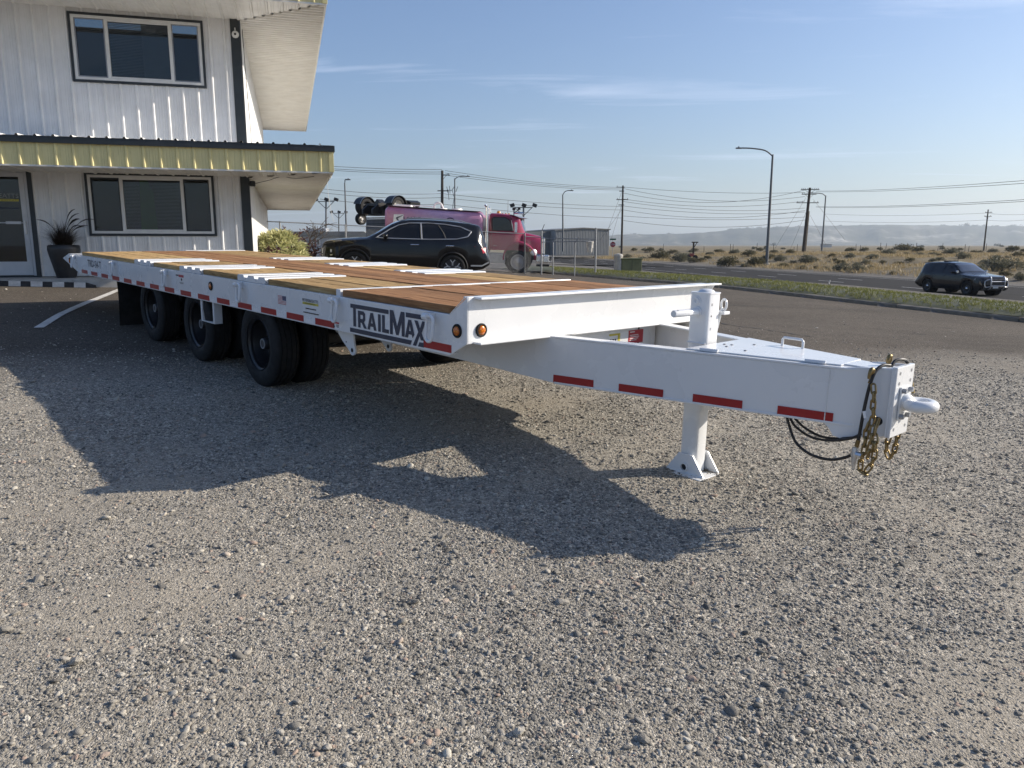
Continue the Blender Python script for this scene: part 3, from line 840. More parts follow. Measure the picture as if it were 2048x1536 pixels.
# underframe, axles and wheels
for (v0, v1) in ((0.80, 0.94), (W - 0.94, W - 0.80)):
    q = TMB().box(-9.0, -0.02, (v0 + v1) / 2 - 0.008, (v0 + v1) / 2 + 0.008, -0.24, 0.155); q.box(-9.0, -0.02, v0, v1, -0.255, -0.240); q.box(-9.0, -0.02, v0, v1, 0.140, 0.1555)
    q.build('frame_beam', 'under_steel')
for k in range(22):
    u = -8.85 + k * 0.41
    TMB().box(u, u + 0.07, 0.08, W - 0.08, 0.05, 0.139).build('crossmember', 'under_steel')
TMB().box(-8.9, -1.7, 0.3, W - 0.3, -0.02, 0.02).build('brake_line_tray', 'under_steel')
TYR = 0.402
def tyre_mesh():
    w = 0.112; p = [(0.236, -w * 0.80), (0.25, -w * 0.98), (0.30, -w * 1.10), (0.35, -w * 1.06), (0.385, -w * 0.93), (TYR - 0.002, -w * 0.80)]
    gx = [-0.62, -0.22, 0.22, 0.62]
    for gxx in gx: p += [(TYR, (gxx - 0.045) * w), (TYR - 0.011, (gxx - 0.035) * w), (TYR - 0.011, (gxx + 0.035) * w), (TYR, (gxx + 0.045) * w)]
    p += [(TYR - 0.002, w * 0.80), (0.385, w * 0.93), (0.35, w * 1.06), (0.30, w * 1.10), (0.25, w * 0.98), (0.236, w * 0.80)]
    mb = MB().lathe(p, 56, axis=(0, 1, 0)); me = mb.mesh('wheel'); me.materials.append(MATS['rubber']); me.shade_smooth(); me.set_sharp_from_angle(angle=rad(50)); return me
TYRE = tyre_mesh()
def rim_mesh(dish):
    # dish: +1 = deep well opening toward -y (outer wheel), -1 = toward +y
    p = [(0.240, -0.112), (0.246, -0.104), (0.236, -0.096), (0.226, -0.09), (0.214, -0.06), (0.205, 0.02), (0.19, 0.055), (0.15, 0.066), (0.105, 0.066), (0.09, 0.055), (0.0, 0.055)]
    mb = MB().lathe([(r, h * dish) for r, h in p], 40, axis=(0, 1, 0))
    for k in range(8):
        a = 2 * math.pi * k / 8; c = (0.128 * math.cos(a), 0.066 * dish, 0.128 * math.sin(a))
        mb.lathe([(0.0, -0.030), (0.013, -0.030), (0.015, 0.0)], 6, c, (0, dish, 0))
    mb.lathe([(0.216, -0.085 * dish), (0.216, 0.10 * dish), (0.236, 0.105 * dish)], 40, axis=(0, 1, 0))
    me = mb.mesh('rim'); me.materials.append(MATS['black_steel']); me.shade_smooth(); me.set_sharp_from_angle(angle=rad(35)); return me
RIM_O, RIM_I = rim_mesh(1), rim_mesh(-1)
hubm = MB().lathe([(0.0, -0.085), (0.04, -0.085), (0.052, -0.078), (0.055, -0.05), (0.06, 0.0), (0.085, 0.02), (0.085, 0.08)], 24, axis=(0, 1, 0)).mesh('hub'); hubm.materials.append(MATS['black_steel']); hubm.shade_smooth()
capm = MB().lathe([(0.036, -0.0865), (0.036, -0.091), (0.047, -0.091), (0.047, -0.084)], 24, axis=(0, 1, 0)).mesh('hub_cap'); capm.materials.append(MATS['bolt_grey'])
cap2 = MB().lathe([(0.0, -0.0875), (0.022, -0.0875)], 16, axis=(0, 1, 0)).mesh('hub_badge'); cap2.materials.append(MATS['under_steel'])
AX = (-3.10, -4.60, -6.06)
for u in AX:
    zs = []
    for v in (0.15, 0.455, W - 0.455, W - 0.15):
        lo, hi = -1.3, 0.2
        for _ in range(40):
            mid = (lo + hi) / 2; p = TM @ Vector((u, v, mid - TYR))
            if p.z > float(yard_z(p.x, p.y)) - 0.010: hi = mid
            else: lo = mid
        zs.append(lo)
    for v, z, out in zip((0.15, 0.455, W - 0.455, W - 0.15), zs, (1, 0, 0, -1)):
        w_ = tpart('wheel', TYRE, None, (u, v, z), rot=(0, random.uniform(0, 3), 0))
        s_ = 1 if v < 1.3 else -1
        tpart('rim', RIM_O if (out != 0) == (s_ > 0) else RIM_I, None, parent=w_)
        if out:
            h = tpart('hub', hubm, None, (0, 0.02 * s_, 0), rot=(0, 0, 0 if s_ > 0 else math.pi), parent=w_)
            c = tpart('hub_cap', capm, None, (0, 0.02 * s_, 0), rot=(0, 0, 0 if s_ > 0 else math.pi), parent=w_)
            c = tpart('hub_badge', cap2, None, (0, 0.02 * s_, 0), rot=(0, 0, 0 if s_ > 0 else math.pi), parent=w_)
    TMB().tube([(u, 0.2, zs[1]), (u, W - 0.2, zs[2])], 0.065, 14).build('axle', 'under_steel', smooth=40)
    for vv in (0.87, W - 0.87):
        TMB().prism([(u - 0.62, -0.24), (u + 0.62, -0.24), (u + 0.40, zs[0] + 0.10), (u, zs[0] + 0.02), (u - 0.40, zs[0] + 0.10)], vv - 0.05, vv + 0.05, 'y').build('spring_hanger', 'under_steel')
# mud flaps, hinge lugs, under-rail bracket
for v0 in (0.04, W - 0.66):
    q = TMB(); P = [[(-7.355 + 0.02 * math.sin(k * 0.5), v0 + 0.62 * j / 6, -0.09 - 0.60 * k / 8) for j in range(7)] for k in range(9)]
    q.grid(P); P2 = [[(x - 0.008, y, z) for x, y, z in r] for r in P]; q2 = TMB().grid(P2).flip(); q.add(q2.v, q2.f); q.build('mud_flap', 'rubber', smooth=60)
def lug(v):
    poly = [(-1.735, -0.095), (-1.50, -0.095), (-1.49, -0.18)]
    for a in np.linspace(rad(20), rad(-160), 9): poly.append((-1.515 + 0.042 * math.cos(a), -0.245 + 0.042 * math.sin(a)))
    poly += [(-1.66, -0.19), (-1.72, -0.14)]
    q = TMB().prism(poly, v, v + 0.016, 'y'); o = q.build('hinge_lug', 'white', bevel=0.002)
    tpart('pin_hole', MB().lathe([(0.0, 0.0), (0.017, 0.0)], 14, (-1.515, v - 0.002, -0.245), (0, -1, 0)).mesh('pin_hole'), 'hole_dark', parent=o)
    tpart('pin_hole', MB().lathe([(0.0, 0.0), (0.007, 0.0)], 10, (-1.60, v - 0.002, -0.19), (0, -1, 0)).mesh('pin_hole'), 'hole_dark', parent=o)
lug(0.09); lug(0.42)
for k in (0.43, 0.83):
    q = TMB().tube([(-1.55, k, -0.14), (-1.25, k, -0.16)], 0.05, 12); q.build('tilt_cylinder', 'under_steel', smooth=40)
q = TMB().box(-4.40, -4.365, 0.016, 0.075, -0.30, -0.0925); q.box(-4.085, -4.05, 0.016, 0.075, -0.30, -0.0925); q.box(-4.40, -4.05, 0.016, 0.10, -0.312, -0.30); q.box(-4.40, -4.392, 0.0755, 0.10, -0.30, -0.0925); q.box(-4.06, -4.05, 0.0755, 0.10, -0.30, -0.0925)
q.build('chock_bracket', 'white', bevel=0.002)
TMB().tube([(-1.78, 0.12, -0.12), (-1.70, 0.12, -0.12)], 0.022, 10).build('conduit_end', 'concrete')
TMB().tube([(-9.0, 0.25, -0.05), (-1.8, 0.25, -0.05)], 0.014, 6).build('air_line', 'hose')

# ------------------------------------------------------------------ tongue
def arm_v(u, far, off=0.0):
    v = 0.63 + 0.27 * u + off
    return W - v if far else v
arms = []
for far in (0, 1):
    def quad(u0, u1, t0, t1): return [(u0, arm_v(u0, far, t0)), (u1, arm_v(u1, far, t0)), (u1, arm_v(u1, far, t1)), (u0, arm_v(u0, far, t1))]
    ol = [(-1.7, -0.14), (-0.64, -0.232), (-0.3, -0.262), (0.12, -0.305), (1.93, -0.308), (1.93, -0.001), (-1.7, -0.001)]
    q = TMB(); A0 = [(u, arm_v(u, far, 0.004), w) for u, w in ol]; A1 = [(u, arm_v(u, far, 0.016), w) for u, w in ol]; n = len(ol)
    q.add(A0 + A1, [tuple(range(n)), tuple(range(2 * n - 1, n - 1, -1))] + [(i, i + n, (i + 1) % n + n, (i + 1) % n) for i in range(n)])
    if far: q.flip()
    q.prism(quad(0.12, 1.93, 0.0162, 0.09), -0.3075, -0.296, 'z')
    q.prism(quad(0.08, 1.93, 0.0, 0.10), -0.0005, 0.012, 'z')
    q.prism(quad(0.12, 1.93, -0.002, 0.0038), -0.3085, -0.294, 'z')
    arms.append(q.build('tongue_arm', 'white', bevel=0.003))
TMB().box(-0.04, -0.022, 0.66, W - 0.66, -0.30, -0.0005).build('cross_plate', 'white', bevel=0.002)
TMB().box(-0.0215, -0.0195, 1.60, 1.775, -0.135, -0.035).build('decal', 'decal_red')
q = TMB()
for k, l in enumerate((0.10, 0.11, 0.10, 0.08)): q.box(-0.0193, -0.0185, 1.615, 1.615 + l, -0.075 - k * 0.013, -0.070 - k * 0.013)
q.box(-0.0193, -0.0185, 1.615, 1.67, -0.052, -0.044); q.build('small_print', 'decal_white')
q = TMB().box(-0.0215, -0.0195, 1.375, 1.50, -0.060, -0.046); q.box(-0.0215, -0.0195, 1.475, 1.50, -0.115, -0.0605); q.build('decal', 'yellow_vinyl')
TMB().box(-0.0215, -0.0195, 1.385, 1.40, -0.058, -0.048).build('decal', 'black_vinyl') if False else None
q = TMB()
for k in range(3): q.box(-0.0215, -0.0195, 1.385 + k * 0.028, 1.402 + k * 0.028, -0.10, -0.085)
q.build('small_print', 'black_vinyl')
# tapes on the near arm
ang = math.atan(0.27)
for u in (0.258, 0.722, 1.196, 1.680):
    tpart('reflective_strip', tm, None, (u, arm_v(u, 0, 0.0035 if False else -0.0022) + 0.004, -0.272), rot=(0, 0, ang))
# storage box lid between the arms
lid = [(0.965, arm_v(0.965, 0, 0.045)), (1.80, arm_v(1.80, 0, 0.045)), (1.835, W - arm_v(1.835, 0, 0.045) - 0.0), (0.965, arm_v(0.965, 1, 0.03))]
lid = [(0.965, arm_v(0.965, 0, 0.045)), (1.82, arm_v(1.82, 0, 0.045)), (1.80, W - 1.13 - 0.0), (0.94, W - 0.90)]
LID = TMB().prism(lid, 0.0128, 0.0205, 'z').build('storage_lid', 'white', bevel=0.002)
for u in (1.105, 1.69):
    c = (u, arm_v(u, 0, 0.040)); d = Vector((1, 0.27, 0)).normalized()
    q = MB().tube([(c[0] - d.x * 0.055, c[1] - d.y * 0.055, 0.023), (c[0] + d.x * 0.055, c[1] + d.y * 0.055, 0.023)], 0.011, 10).build('hinge', 'white', LID, smooth=40)
pts = [(1.262, 1.545, 0.020), (1.262, 1.545, 0.062), (1.272, 1.5445, 0.074), (1.392, 1.540, 0.074), (1.402, 1.5395, 0.062), (1.402, 1.5395, 0.020)]
MB().tube(pts, 0.0085, 10).build('handle', 'white', LID, smooth=60)
for p in ((1.02, 1.27), (1.08, 1.20), (1.06, 1.29), (1.14, 1.42), (1.24, 1.15)):
    MB().lathe([(0.0, 0.006), (0.009, 0.005), (0.011, 0.0)], 8, (p[0], p[1], 0.0205), (0, 0, 1)).build('lid_bolt', 'bolt_grey', LID)
q = TMB().prism([(0.96, 1.0), (1.82, 1.20), (1.82, W - 1.20), (0.96, W - 1.0)], -0.28, -0.27, 'z'); q.box(0.985, 0.997, arm_v(0.99, 0, 0.02), arm_v(0.99, 1, 0.02), -0.27, -0.002); q.build('storage_box', 'white')
TMB().prism([(1.815, 1.21), (2.08, 1.215), (2.08, W - 1.215), (1.815, W - 1.21)], 0.0125, 0.020, 'z').build('nose_plate', 'white', bevel=0.002)
# coupler plate with cheeks
for far in (0, 1):
    v0 = 1.150 if not far else W - 1.150
    poly = [(1.78, -0.312), (1.805, -0.335), (1.83, -0.375), (1.87, -0.383), (2.085, -0.335), (2.085, 0.036), (1.93, 0.024), (1.78, 0.0)]
    q = TMB()
    P0 = [(u, (1.118 + (u - 1.78) * 0.222) if not far else W - (1.118 + (u - 1.78) * 0.222), w) for u, w in poly]
    s_ = 0.016 if not far else -0.016
    P1 = [(u, v + s_, w) for u, v, w in P0]; n = len(P0)
    q.add(P0 + P1, [tuple(range(n)), tuple(range(2 * n - 1, n - 1, -1))] + [(i, i + n, (i + 1) % n + n, (i + 1) % n) for i in range(n)])
    if far: q.flip()
    ck = q.build('coupler_cheek', 'white', bevel=0.004)
CP = TMB().box(2.0855, 2.112, 1.180, W - 1.180, -0.338, 0.044).build('coupler_plate', 'white', bevel=0.004)
for (v, w) in ((1.222, 0.010), (1.368, 0.014), (1.222, -0.045), (1.368, -0.041), (1.222, -0.295), (1.368, -0.292)):
    tpart('bolt_hole', MB().lathe([(0.0, 0.0), (0.0095, 0.0)], 12, (2.1135, v, w), (1, 0, 0)).mesh('bolt_hole'), 'bolt_grey', parent=CP)
RG = TMB()
R1, r1 = 0.058, 0.032; cu_, cw = 2.205, -0.155
P = []
n = 36
pts = [(cu_ + R1 * math.cos(a), W / 2 + R1 * 1.05 * math.sin(a), cw) for a in np.linspace(0, 2 * math.pi, n, endpoint=False)]
RG.tube(pts, r1, 14, closed=True)
RG.tube([(2.112, W / 2, -0.150), (2.135, W / 2, -0.151), (2.16, W / 2, -0.154)], [0.060, 0.046, 0.036], 16)
RG.build('tow_ring', 'white', smooth=70)
q = TMB().box(2.1125, 2.124, W / 2 - 0.06, W / 2 + 0.06, -0.245, -0.065).build('ring_mount', 'white', bevel=0.006)
for (v, w) in ((-0.042, -0.085), (0.042, -0.085), (-0.042, -0.225), (0.042, -0.225)):
    MB().lathe([(0.0, 0.020), (0.013, 0.020), (0.015, 0.016), (0.015, 0.0)], 6, (2.1245, W / 2 + v, w), (1, 0, 0)).build('bolt', 'bolt_grey', q)
# jack
def rsq(h, r, n=5):
    out = []
    for sx, sy, a0 in ((1, 1, 0), (-1, 1, 90), (-1, -1, 180), (1, -1, 270)):
        for k in range(n): a = rad(a0 + 90 * k / (n - 1)); out.append(((h - r) * sx + r * math.cos(a), (h - r) * sy + r * math.sin(a)))
    return out
JU, JV = 0.846, W / 2 - 0.012
JK = TMB().prism([(JU + x, JV + y) for x, y in rsq(0.072, 0.026)], -0.43, 0.330, 'z').build('jack_sleeve', 'white', smooth=40)
MB().prism([(JU + x, JV + y) for x, y in rsq(0.0755, 0.028)], 0.3302, 0.338, 'z').build('sleeve_cap', 'white', JK, smooth=40)
MB().lathe([(0.0, 0.020), (0.025, 0.019), (0.043, 0.013), (0.055, 0.0)], 20, (JU - 0.0, JV + 0.01, 0.338), (0, 0, 1)).build('cap_dome', 'white', JK, smooth=60)
MB().lathe([(0.0, 0.006), (0.010, 0.006), (0.012, 0.012), (0.020, 0.012), (0.021, 0.004), (0.030, 0.004), (0.031, 0.0)], 20, (JU - 0.015, JV - 0.072, 0.285), (0, -1, 0)).build('grease_boss', 'white', JK, smooth=30)
MB().lathe([(0.0, 0.255), (0.020, 0.255), (0.0225, 0.25), (0.0225, 0.0)], 18, (JU - 0.005, JV - 0.072, 0.215), (0, -1, 0)).build('crank_pin', 'white', JK, smooth=30)
MB().lathe([(0.0, 0.0), (0.006, 0.0)], 10, (JU + 0.004, JV - 0.294, 0.2372), (0.1, -0.0, 1)).build('pin_hole', 'hole_dark', JK)
MB().lathe([(0.0225, 0.010), (0.033, 0.009), (0.034, 0.0)], 18, (JU - 0.005, JV - 0.072, 0.215), (0, -1, 0)).build('pin_collar', 'white', JK, smooth=30)
for w in (0.255, 0.10, -0.02):
    MB().box(JU + 0.0721, JU + 0.073, JV - 0.036, JV - 0.022, w, w + 0.016).build('slot_mark', 'bolt_grey', JK)
MB().lathe([(0.0, 0.0), (0.006, 0.0)], 10, (JU + 0.0729, JV - 0.03, 0.19), (1, 0, 0)).build('pin_hole', 'hole_dark', JK)
for k, (du, w) in enumerate(((0.005, 0.262), (0.06, 0.255))):
    c = Vector((JU + du, JV + 0.105 + 0.02 * k, w)); pts = [(c.x + 0.020 * math.cos(a), c.y, c.z + 0.035 * math.sin(a)) for a in np.linspace(0, 2 * math.pi, 16, endpoint=False)]
    MB().tube(pts, 0.008, 8, closed=True).build('chain_keeper', 'white', JK, smooth=60)
MB().tube([(JU + 0.05, JV + 0.12, 0.235), (JU + 0.03, JV + 0.085, 0.02)], 0.009, 8).build('brace_rod', 'white', JK)
MB().box(JU - 0.02, JU + 0.10, JV + 0.0721, JV + 0.14, 0.195, 0.215).build('keeper_bracket', 'white', JK, bevel=0.003)
MB().tube([(JU + 0.006, JV + 0.07, 0.20), (JU + 0.006, JV + 0.105, 0.262)], 0.011, 8).build('keeper_post', 'white', JK)
MB().prism([(JU - 0.012 + x, JV + y) for x, y in rsq(0.066, 0.030)], -0.853, -0.425, 'z').build('jack_leg', 'white', JK, smooth=40)
FU, FV = 0.845, W / 2 - 0.005
FP = TMB().box(FU - 0.165, FU + 0.155, FV - 0.155, FV + 0.155, -0.872, -0.859).build('jack_foot', 'white', bevel=0.002)
for k, v in enumerate((FV - 0.100, FV + 0.072)):
    MB().prism([(FU - 0.155, -0.8588), (FU + 0.145, -0.8588), (FU + 0.050, -0.728), (FU - 0.060, -0.728)], v, v + 0.012, 'y').build('foot_gusset', 'white', FP, bevel=0.002)
MB().lathe([(0.022, 0.0), (0.029, 0.0), (0.029, 0.016), (0.022, 0.016), (0.022, -0.10)], 20, (FU - 0.005, FV - 0.100, -0.815), (0, -1, 0)).build('foot_pipe', 'white', FP, smooth=30)
MB().lathe([(0.0, 0.0), (0.022, 0.0)], 16, (FU - 0.005, FV - 0.101, -0.815), (0, -1, 0)).build('pipe_bore', 'hole_dark', FP)

# hoses, safety chains, hooks and plug at the nose
def pathpts(L, v): return [tr_v(x, y, v) if len(q_) == 2 else tr_v(x, y, q_[2]) for q_ in L for (x, y) in [q_[:2]]]
def smooth_path(P, n=6):
    P = [Vector(p) for p in P]; out = []
    for i in range(len(P) - 1):
        p0, p1, p2, p3 = P[max(i - 1, 0)], P[i], P[i + 1], P[min(i + 2, len(P) - 1)]
        for k in range(n):
            t = k / n; out.append(0.5 * ((2 * p1) + (-p0 + p2) * t + (2 * p0 - 5 * p1 + 4 * p2 - p3) * t * t + (-p0 + 3 * p1 - 3 * p2 + p3) * t ** 3))
    out.append(P[-1]); return out
def hose(L, r, v=1.12, name='hose'):
    TMB().tube(smooth_path(pathpts(L, v)), r, 10).build(name, 'hose', smooth=70)
hose([(1573, 828, 1.2), (1578, 850, 1.2), (1592, 885, 1.17), (1620, 908, 1.15), (1658, 919, 1.13), (1690, 915, 1.11), (1706, 907, 1.10)], 0.0085)
hose([(1578, 830, 1.22), (1590, 852, 1.22), (1622, 874, 1.18), (1662, 881, 1.14), (1700, 877, 1.11), (1722, 868, 1.10)], 0.0075)
hose([(1586, 832, 1.24), (1606, 853, 1.24), (1640, 872, 1.2), (1676, 877, 1.15), (1718, 874, 1.12)], 0.0075)
hose([(1717, 880, 1.10), (1722, 852, 1.10), (1729, 815, 1.10), (1737, 780, 1.105), (1745, 755, 1.11), (1754, 739, 1.14), (1766, 731, 1.18), (1780, 731, 1.23)], 0.0088)
hose([(1783, 733, 1.25), (1790, 722, 1.28), (1802, 719, 1.32), (1813, 722, 1.37), (1820, 738, 1.41), (1824, 765, 1.42)], 0.0085)
q = TMB().tube([tr_v(1728, 822, 1.095), tr_v(1731, 836, 1.095)], 0.0095, 10); q.build('hose_band', 'tape_white')
q = TMB().tube([tr_v(1717, 880, 1.10), tr_v(1713, 893, 1.10)], [0.011, 0.012], 10); q.build('hose_coupling', 'gold_zinc')
q = TMB(); a = tr_v(1711, 895, 1.10); b = tr_v(1706, 940, 1.10); q.tube([a, a.lerp(b, 0.3), a.lerp(b, 0.6), b], [0.017, 0.021, 0.015, 0.006], 12); q.tube([tr_v(1712, 908, 1.09), tr_v(1726, 912, 1.09)], 0.016, 8); q.build('electrical_plug', 'bright_zinc', smooth=40)
q = TMB().tube([tr_v(1823, 765, 1.42), tr_v(1825, 786, 1.42)], [0.010, 0.012], 10); q.build('hose_coupling', 'gold_zinc', smooth=40)
def link_mesh():
    mb = MB(); pts = []
    L2, r = 0.0165, 0.0115
    for a in np.linspace(-math.pi / 2, math.pi / 2, 7): pts.append((L2 + r * math.cos(a), r * math.sin(a), 0))
    for a in np.linspace(math.pi / 2, 3 * math.pi / 2, 7): pts.append((-L2 + r * math.cos(a), r * math.sin(a), 0))
    mb.tube(pts, 0.0055, 6, closed=True); me = mb.mesh('link'); me.materials.append(MATS['gold_zinc']); me.shade_smooth(); return me
LK = link_mesh()
def chain(L, v):
    P = smooth_path(pathpts(L, v), 20); root = None; dist = 0; step = 0.0425; nxt = 0; k = 0
    for i in range(len(P) - 1):
        seg = (P[i + 1] - P[i]); l = seg.length
        while nxt <= dist + l and l > 0:
            p = P[i] + seg * ((nxt - dist) / l); x, y, d = frame_from(seg)
            n1 = (x if k % 2 else y); n2 = d.cross(n1)
            Mx = Matrix(((d.x, n1.x, n2.x, p.x), (d.y, n1.y, n2.y, p.y), (d.z, n1.z, n2.z, p.z), (0, 0, 0, 1)))
            if root is None:
                root = bpy.data.objects.new('safety_chain', None); COL.objects.link(root); root.parent = TR; root.matrix_local = TBi.copy()
            o = bpy.data.objects.new('link', LK); COL.objects.link(o); o.parent = root; o.matrix_local = Mx
            k += 1; nxt += step
        dist += l
chain([(1747, 778, 1.098), (1748, 795, 1.095), (1746, 812, 1.095), (1747, 830, 1.095), (1742, 848, 1.095)], 1.1)
chain([(1755, 846, 1.12), (1750, 862, 1.10), (1751, 885, 1.09), (1749, 908, 1.085), (1744, 926, 1.085), (1734, 940, 1.085), (1725, 944, 1.085), (1721, 930, 1.085), (1727, 905, 1.085), (1731, 880, 1.09), (1733, 860, 1.09), (1738, 846, 1.095)], 1.1)
chain([(1745, 862, 1.08), (1742, 885, 1.075), (1738, 905, 1.075), (1733, 922, 1.075)], 1.1)
chain([(1796, 868, 1.42), (1792, 885, 1.42), (1788, 902, 1.42), (1780, 915, 1.42), (1774, 905, 1.42), (1774, 888, 1.42), (1780, 870, 1.42)], 1.42)
for (px, py, v, s_) in ((1741, 752, 1.10, 1.0), (1777, 722, 1.36, 0.8)):
    c = tr_v(px, py, v); q = TMB(); pts = []
    for a in np.linspace(rad(-95), rad(200), 16): pts.append((c.x + 0.004 * math.sin(a), c.y + 0.020 * s_ * math.cos(a), c.z + 0.036 * s_ * math.sin(a)))
    q.tube(pts, [0.006 + 0.007 * math.sin(math.pi * k / 15) for k in range(16)], 8); q.build('grab_hook', 'gold_zinc', smooth=70)
for v in (1.118 + 0.16 * 0.222 - 0.003,):
    pts = [(1.955 + 0.022 * math.cos(a), v, -0.235 + 0.018 * math.sin(a)) for a in np.linspace(0, 2 * math.pi, 18, endpoint=False)]
    TMB().lathe([(0.0, 0.0), (0.024, 0.0)], 18, (2.045, 1.1735, -0.255), (0.2, -1, 0)).build('chain_slot', 'hole_dark')

# weld beads where the steel pieces meet
def bead(pts, r=0.0045):
    P = []; pts = [Vector(p) for p in pts]
    for i in range(len(pts) - 1):
        n = max(2, int((pts[i + 1] - pts[i]).length / 0.012))
        for k in range(n): P.append(pts[i].lerp(pts[i + 1], k / n))
    P.append(pts[-1]); TMB().tube(P, [r * (0.8 + 0.4 * ((k * 7) % 5) / 5) for k in range(len(P))], 5).build('weld_bead', 'white', smooth=70)
bead([(0.001, 0.004, 0.004), (0.001, 0.004, 0.288)]); bead([(-0.012, -0.0005, 0.2925), (-0.17, -0.0005, 0.1715)], 0.003)
bead([(2.087, 1.178, -0.330), (2.087, 1.178, 0.036)]); bead([(1.783, arm_v(1.783, 0, 0.001), -0.305), (1.783, arm_v(1.783, 0, 0.001), -0.004)], 0.0035)
bead([(JU - 0.07, JV - 0.073, 0.014), (JU + 0.07, JV - 0.073, 0.014)], 0.006); bead([(0.085, arm_v(0.085, 0, 0.05), 0.013), (0.085, arm_v(0.085, 0, 0.25), 0.013)], 0.004)
bead([(FU - 0.15, FV - 0.103, -0.857), (FU + 0.14, FV - 0.103, -0.857)], 0.005)

# ------------------------------------------------------------------ the office building
mat('wall_metal', (0.76, 0.76, 0.75), 0.48, var=0.06, vscale=2.2, dirt=0.22, dirtcol=(0.42, 0.37, 0.29), bump=0.12, bscale=40)
mat('soffit_metal', (0.74, 0.72, 0.66), 0.5, var=0.06, vscale=3, dirt=0.3, dirtcol=(0.48, 0.42, 0.32))
mat('yellow_metal', (0.72, 0.63, 0.30), 0.46, var=0.06, vscale=3, dirt=0.18, dirtcol=(0.42, 0.35, 0.15))
mat('dark_trim', (0.020, 0.026, 0.030), 0.42, var=0.2, vscale=3, dirt=0.25, dirtcol=(0.09, 0.09, 0.085))
mat('vinyl_white', (0.70, 0.70, 0.68), 0.42, var=0.05, dirt=0.2, dirtcol=(0.45, 0.42, 0.36))
mat('alu_door', (0.56, 0.57, 0.58), 0.42, var=0.06, dirt=0.2, dirtcol=(0.36, 0.34, 0.30))
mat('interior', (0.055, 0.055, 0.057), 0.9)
mat('blind', (0.52, 0.53, 0.53), 0.6)
mat('reflection_green', (0.16, 0.42, 0.06), 0.6)  # painted colour of the green reflection in the lower window
mat('black_pot', (0.022, 0.022, 0.023), 0.40, var=0.2, vscale=8, dirt=0.2, dirtcol=(0.07, 0.065, 0.06))
def glass_material(name, tint, refl=1.0):
    m, t, out = new_mat(name); N = NT(t)
    tr = t.nodes.new('ShaderNodeBsdfTransparent'); tr.inputs[0].default_value = (*tint, 1)
    gl = t.nodes.new('ShaderNodeBsdfGlossy'); gl.inputs['Roughness'].default_value = 0.015; gl.inputs[0].default_value = (refl, refl, refl, 1)
    fr = t.nodes.new('ShaderNodeFresnel'); fr.inputs[0].default_value = 1.55
    ms = t.nodes.new('ShaderNodeMixShader'); t.links.new(fr.outputs[0], ms.inputs[0]); t.links.new(tr.outputs[0], ms.inputs[1]); t.links.new(gl.outputs[0], ms.inputs[2])
    t.links.new(ms.outputs[0], out.inputs[0]); MATS[name] = m
glass_material('window_glass', (0.52, 0.56, 0.57))

BZ0 = 0.85
def BZ(rel): return rel + 1.5 - BZ0
BLD = empty('office_building', 'two storey white ribbed metal office building with yellow fascia and wide eaves', 'building', yaw_matrix((-6.08, 17.69, BZ0), 74))
RP = 0.305; RIB0 = -0.13
def prof(s0, s1, ribs=True, h=0.030):
    """ribbed sheet profile between s0 and s1: list of (s, outward depth)"""
    pts = {round(s0, 4): None, round(s1, 4): None}
    def depth(s):
        q = (s - RIB0) % RP
        if q > RP / 2: q -= RP
        a = abs(q)
        if a < 0.014: return h
        if a < 0.034: return h * (0.034 - a) / 0.020
        for c in (0.085, 0.125):
            if abs(a - c) < 0.012: return 0.005
        return 0.0
    k0 = math.floor((s0 - RIB0) / RP) - 1; k1 = math.ceil((s1 - RIB0) / RP) + 1
    xs = [s0, s1]
    for k in range(k0, k1 + 1):
        c = RIB0 + k * RP
        for d in (-0.137, -0.125, -0.097, -0.085, -0.073, -0.034, -0.014, 0.014, 0.034, 0.073, 0.085, 0.097, 0.125, 0.137):
            if s0 < c + d < s1: xs.append(c + d)
    return [(s, depth(s)) for s in sorted(set(round(x, 4) for x in xs))]
def panel(name, s0, s1, zr, material, parent, y=0.0, axis='front', sgn=-1, h=0.030):
    """one roll-formed panel; zr = list of (z0, z1, clip0, clip1)"""
    for (z0, z1, c0, c1) in zr:
        mb = MB()
        a, b = max(s0, c0), min(s1, c1)
        if b - a < 0.01: continue
        P = prof(a, b, h=h)
        def pt(s, d, z):
            return (s, y + sgn * d, z) if axis == 'front' else (y - sgn * d, s, z)
        mb.grid([[pt(s, d, z0) for s, d in P], [pt(s, d, z1) for s, d in P]])
        mb.build(name, material, parent)
F_, TOPL, TOPU = BZ(-0.66), BZ(1.52), BZ(4.80)
UW = (-3.09, -0.60, BZ(3.385), BZ(4.652)); LW = (-3.06, -0.59, BZ(0.243), BZ(1.470)); DR = (-5.30, -4.10, F_, BZ(1.54))
walls = bpy.data.objects.new('front_wall', None); COL.objects.link(walls); walls.parent = BLD
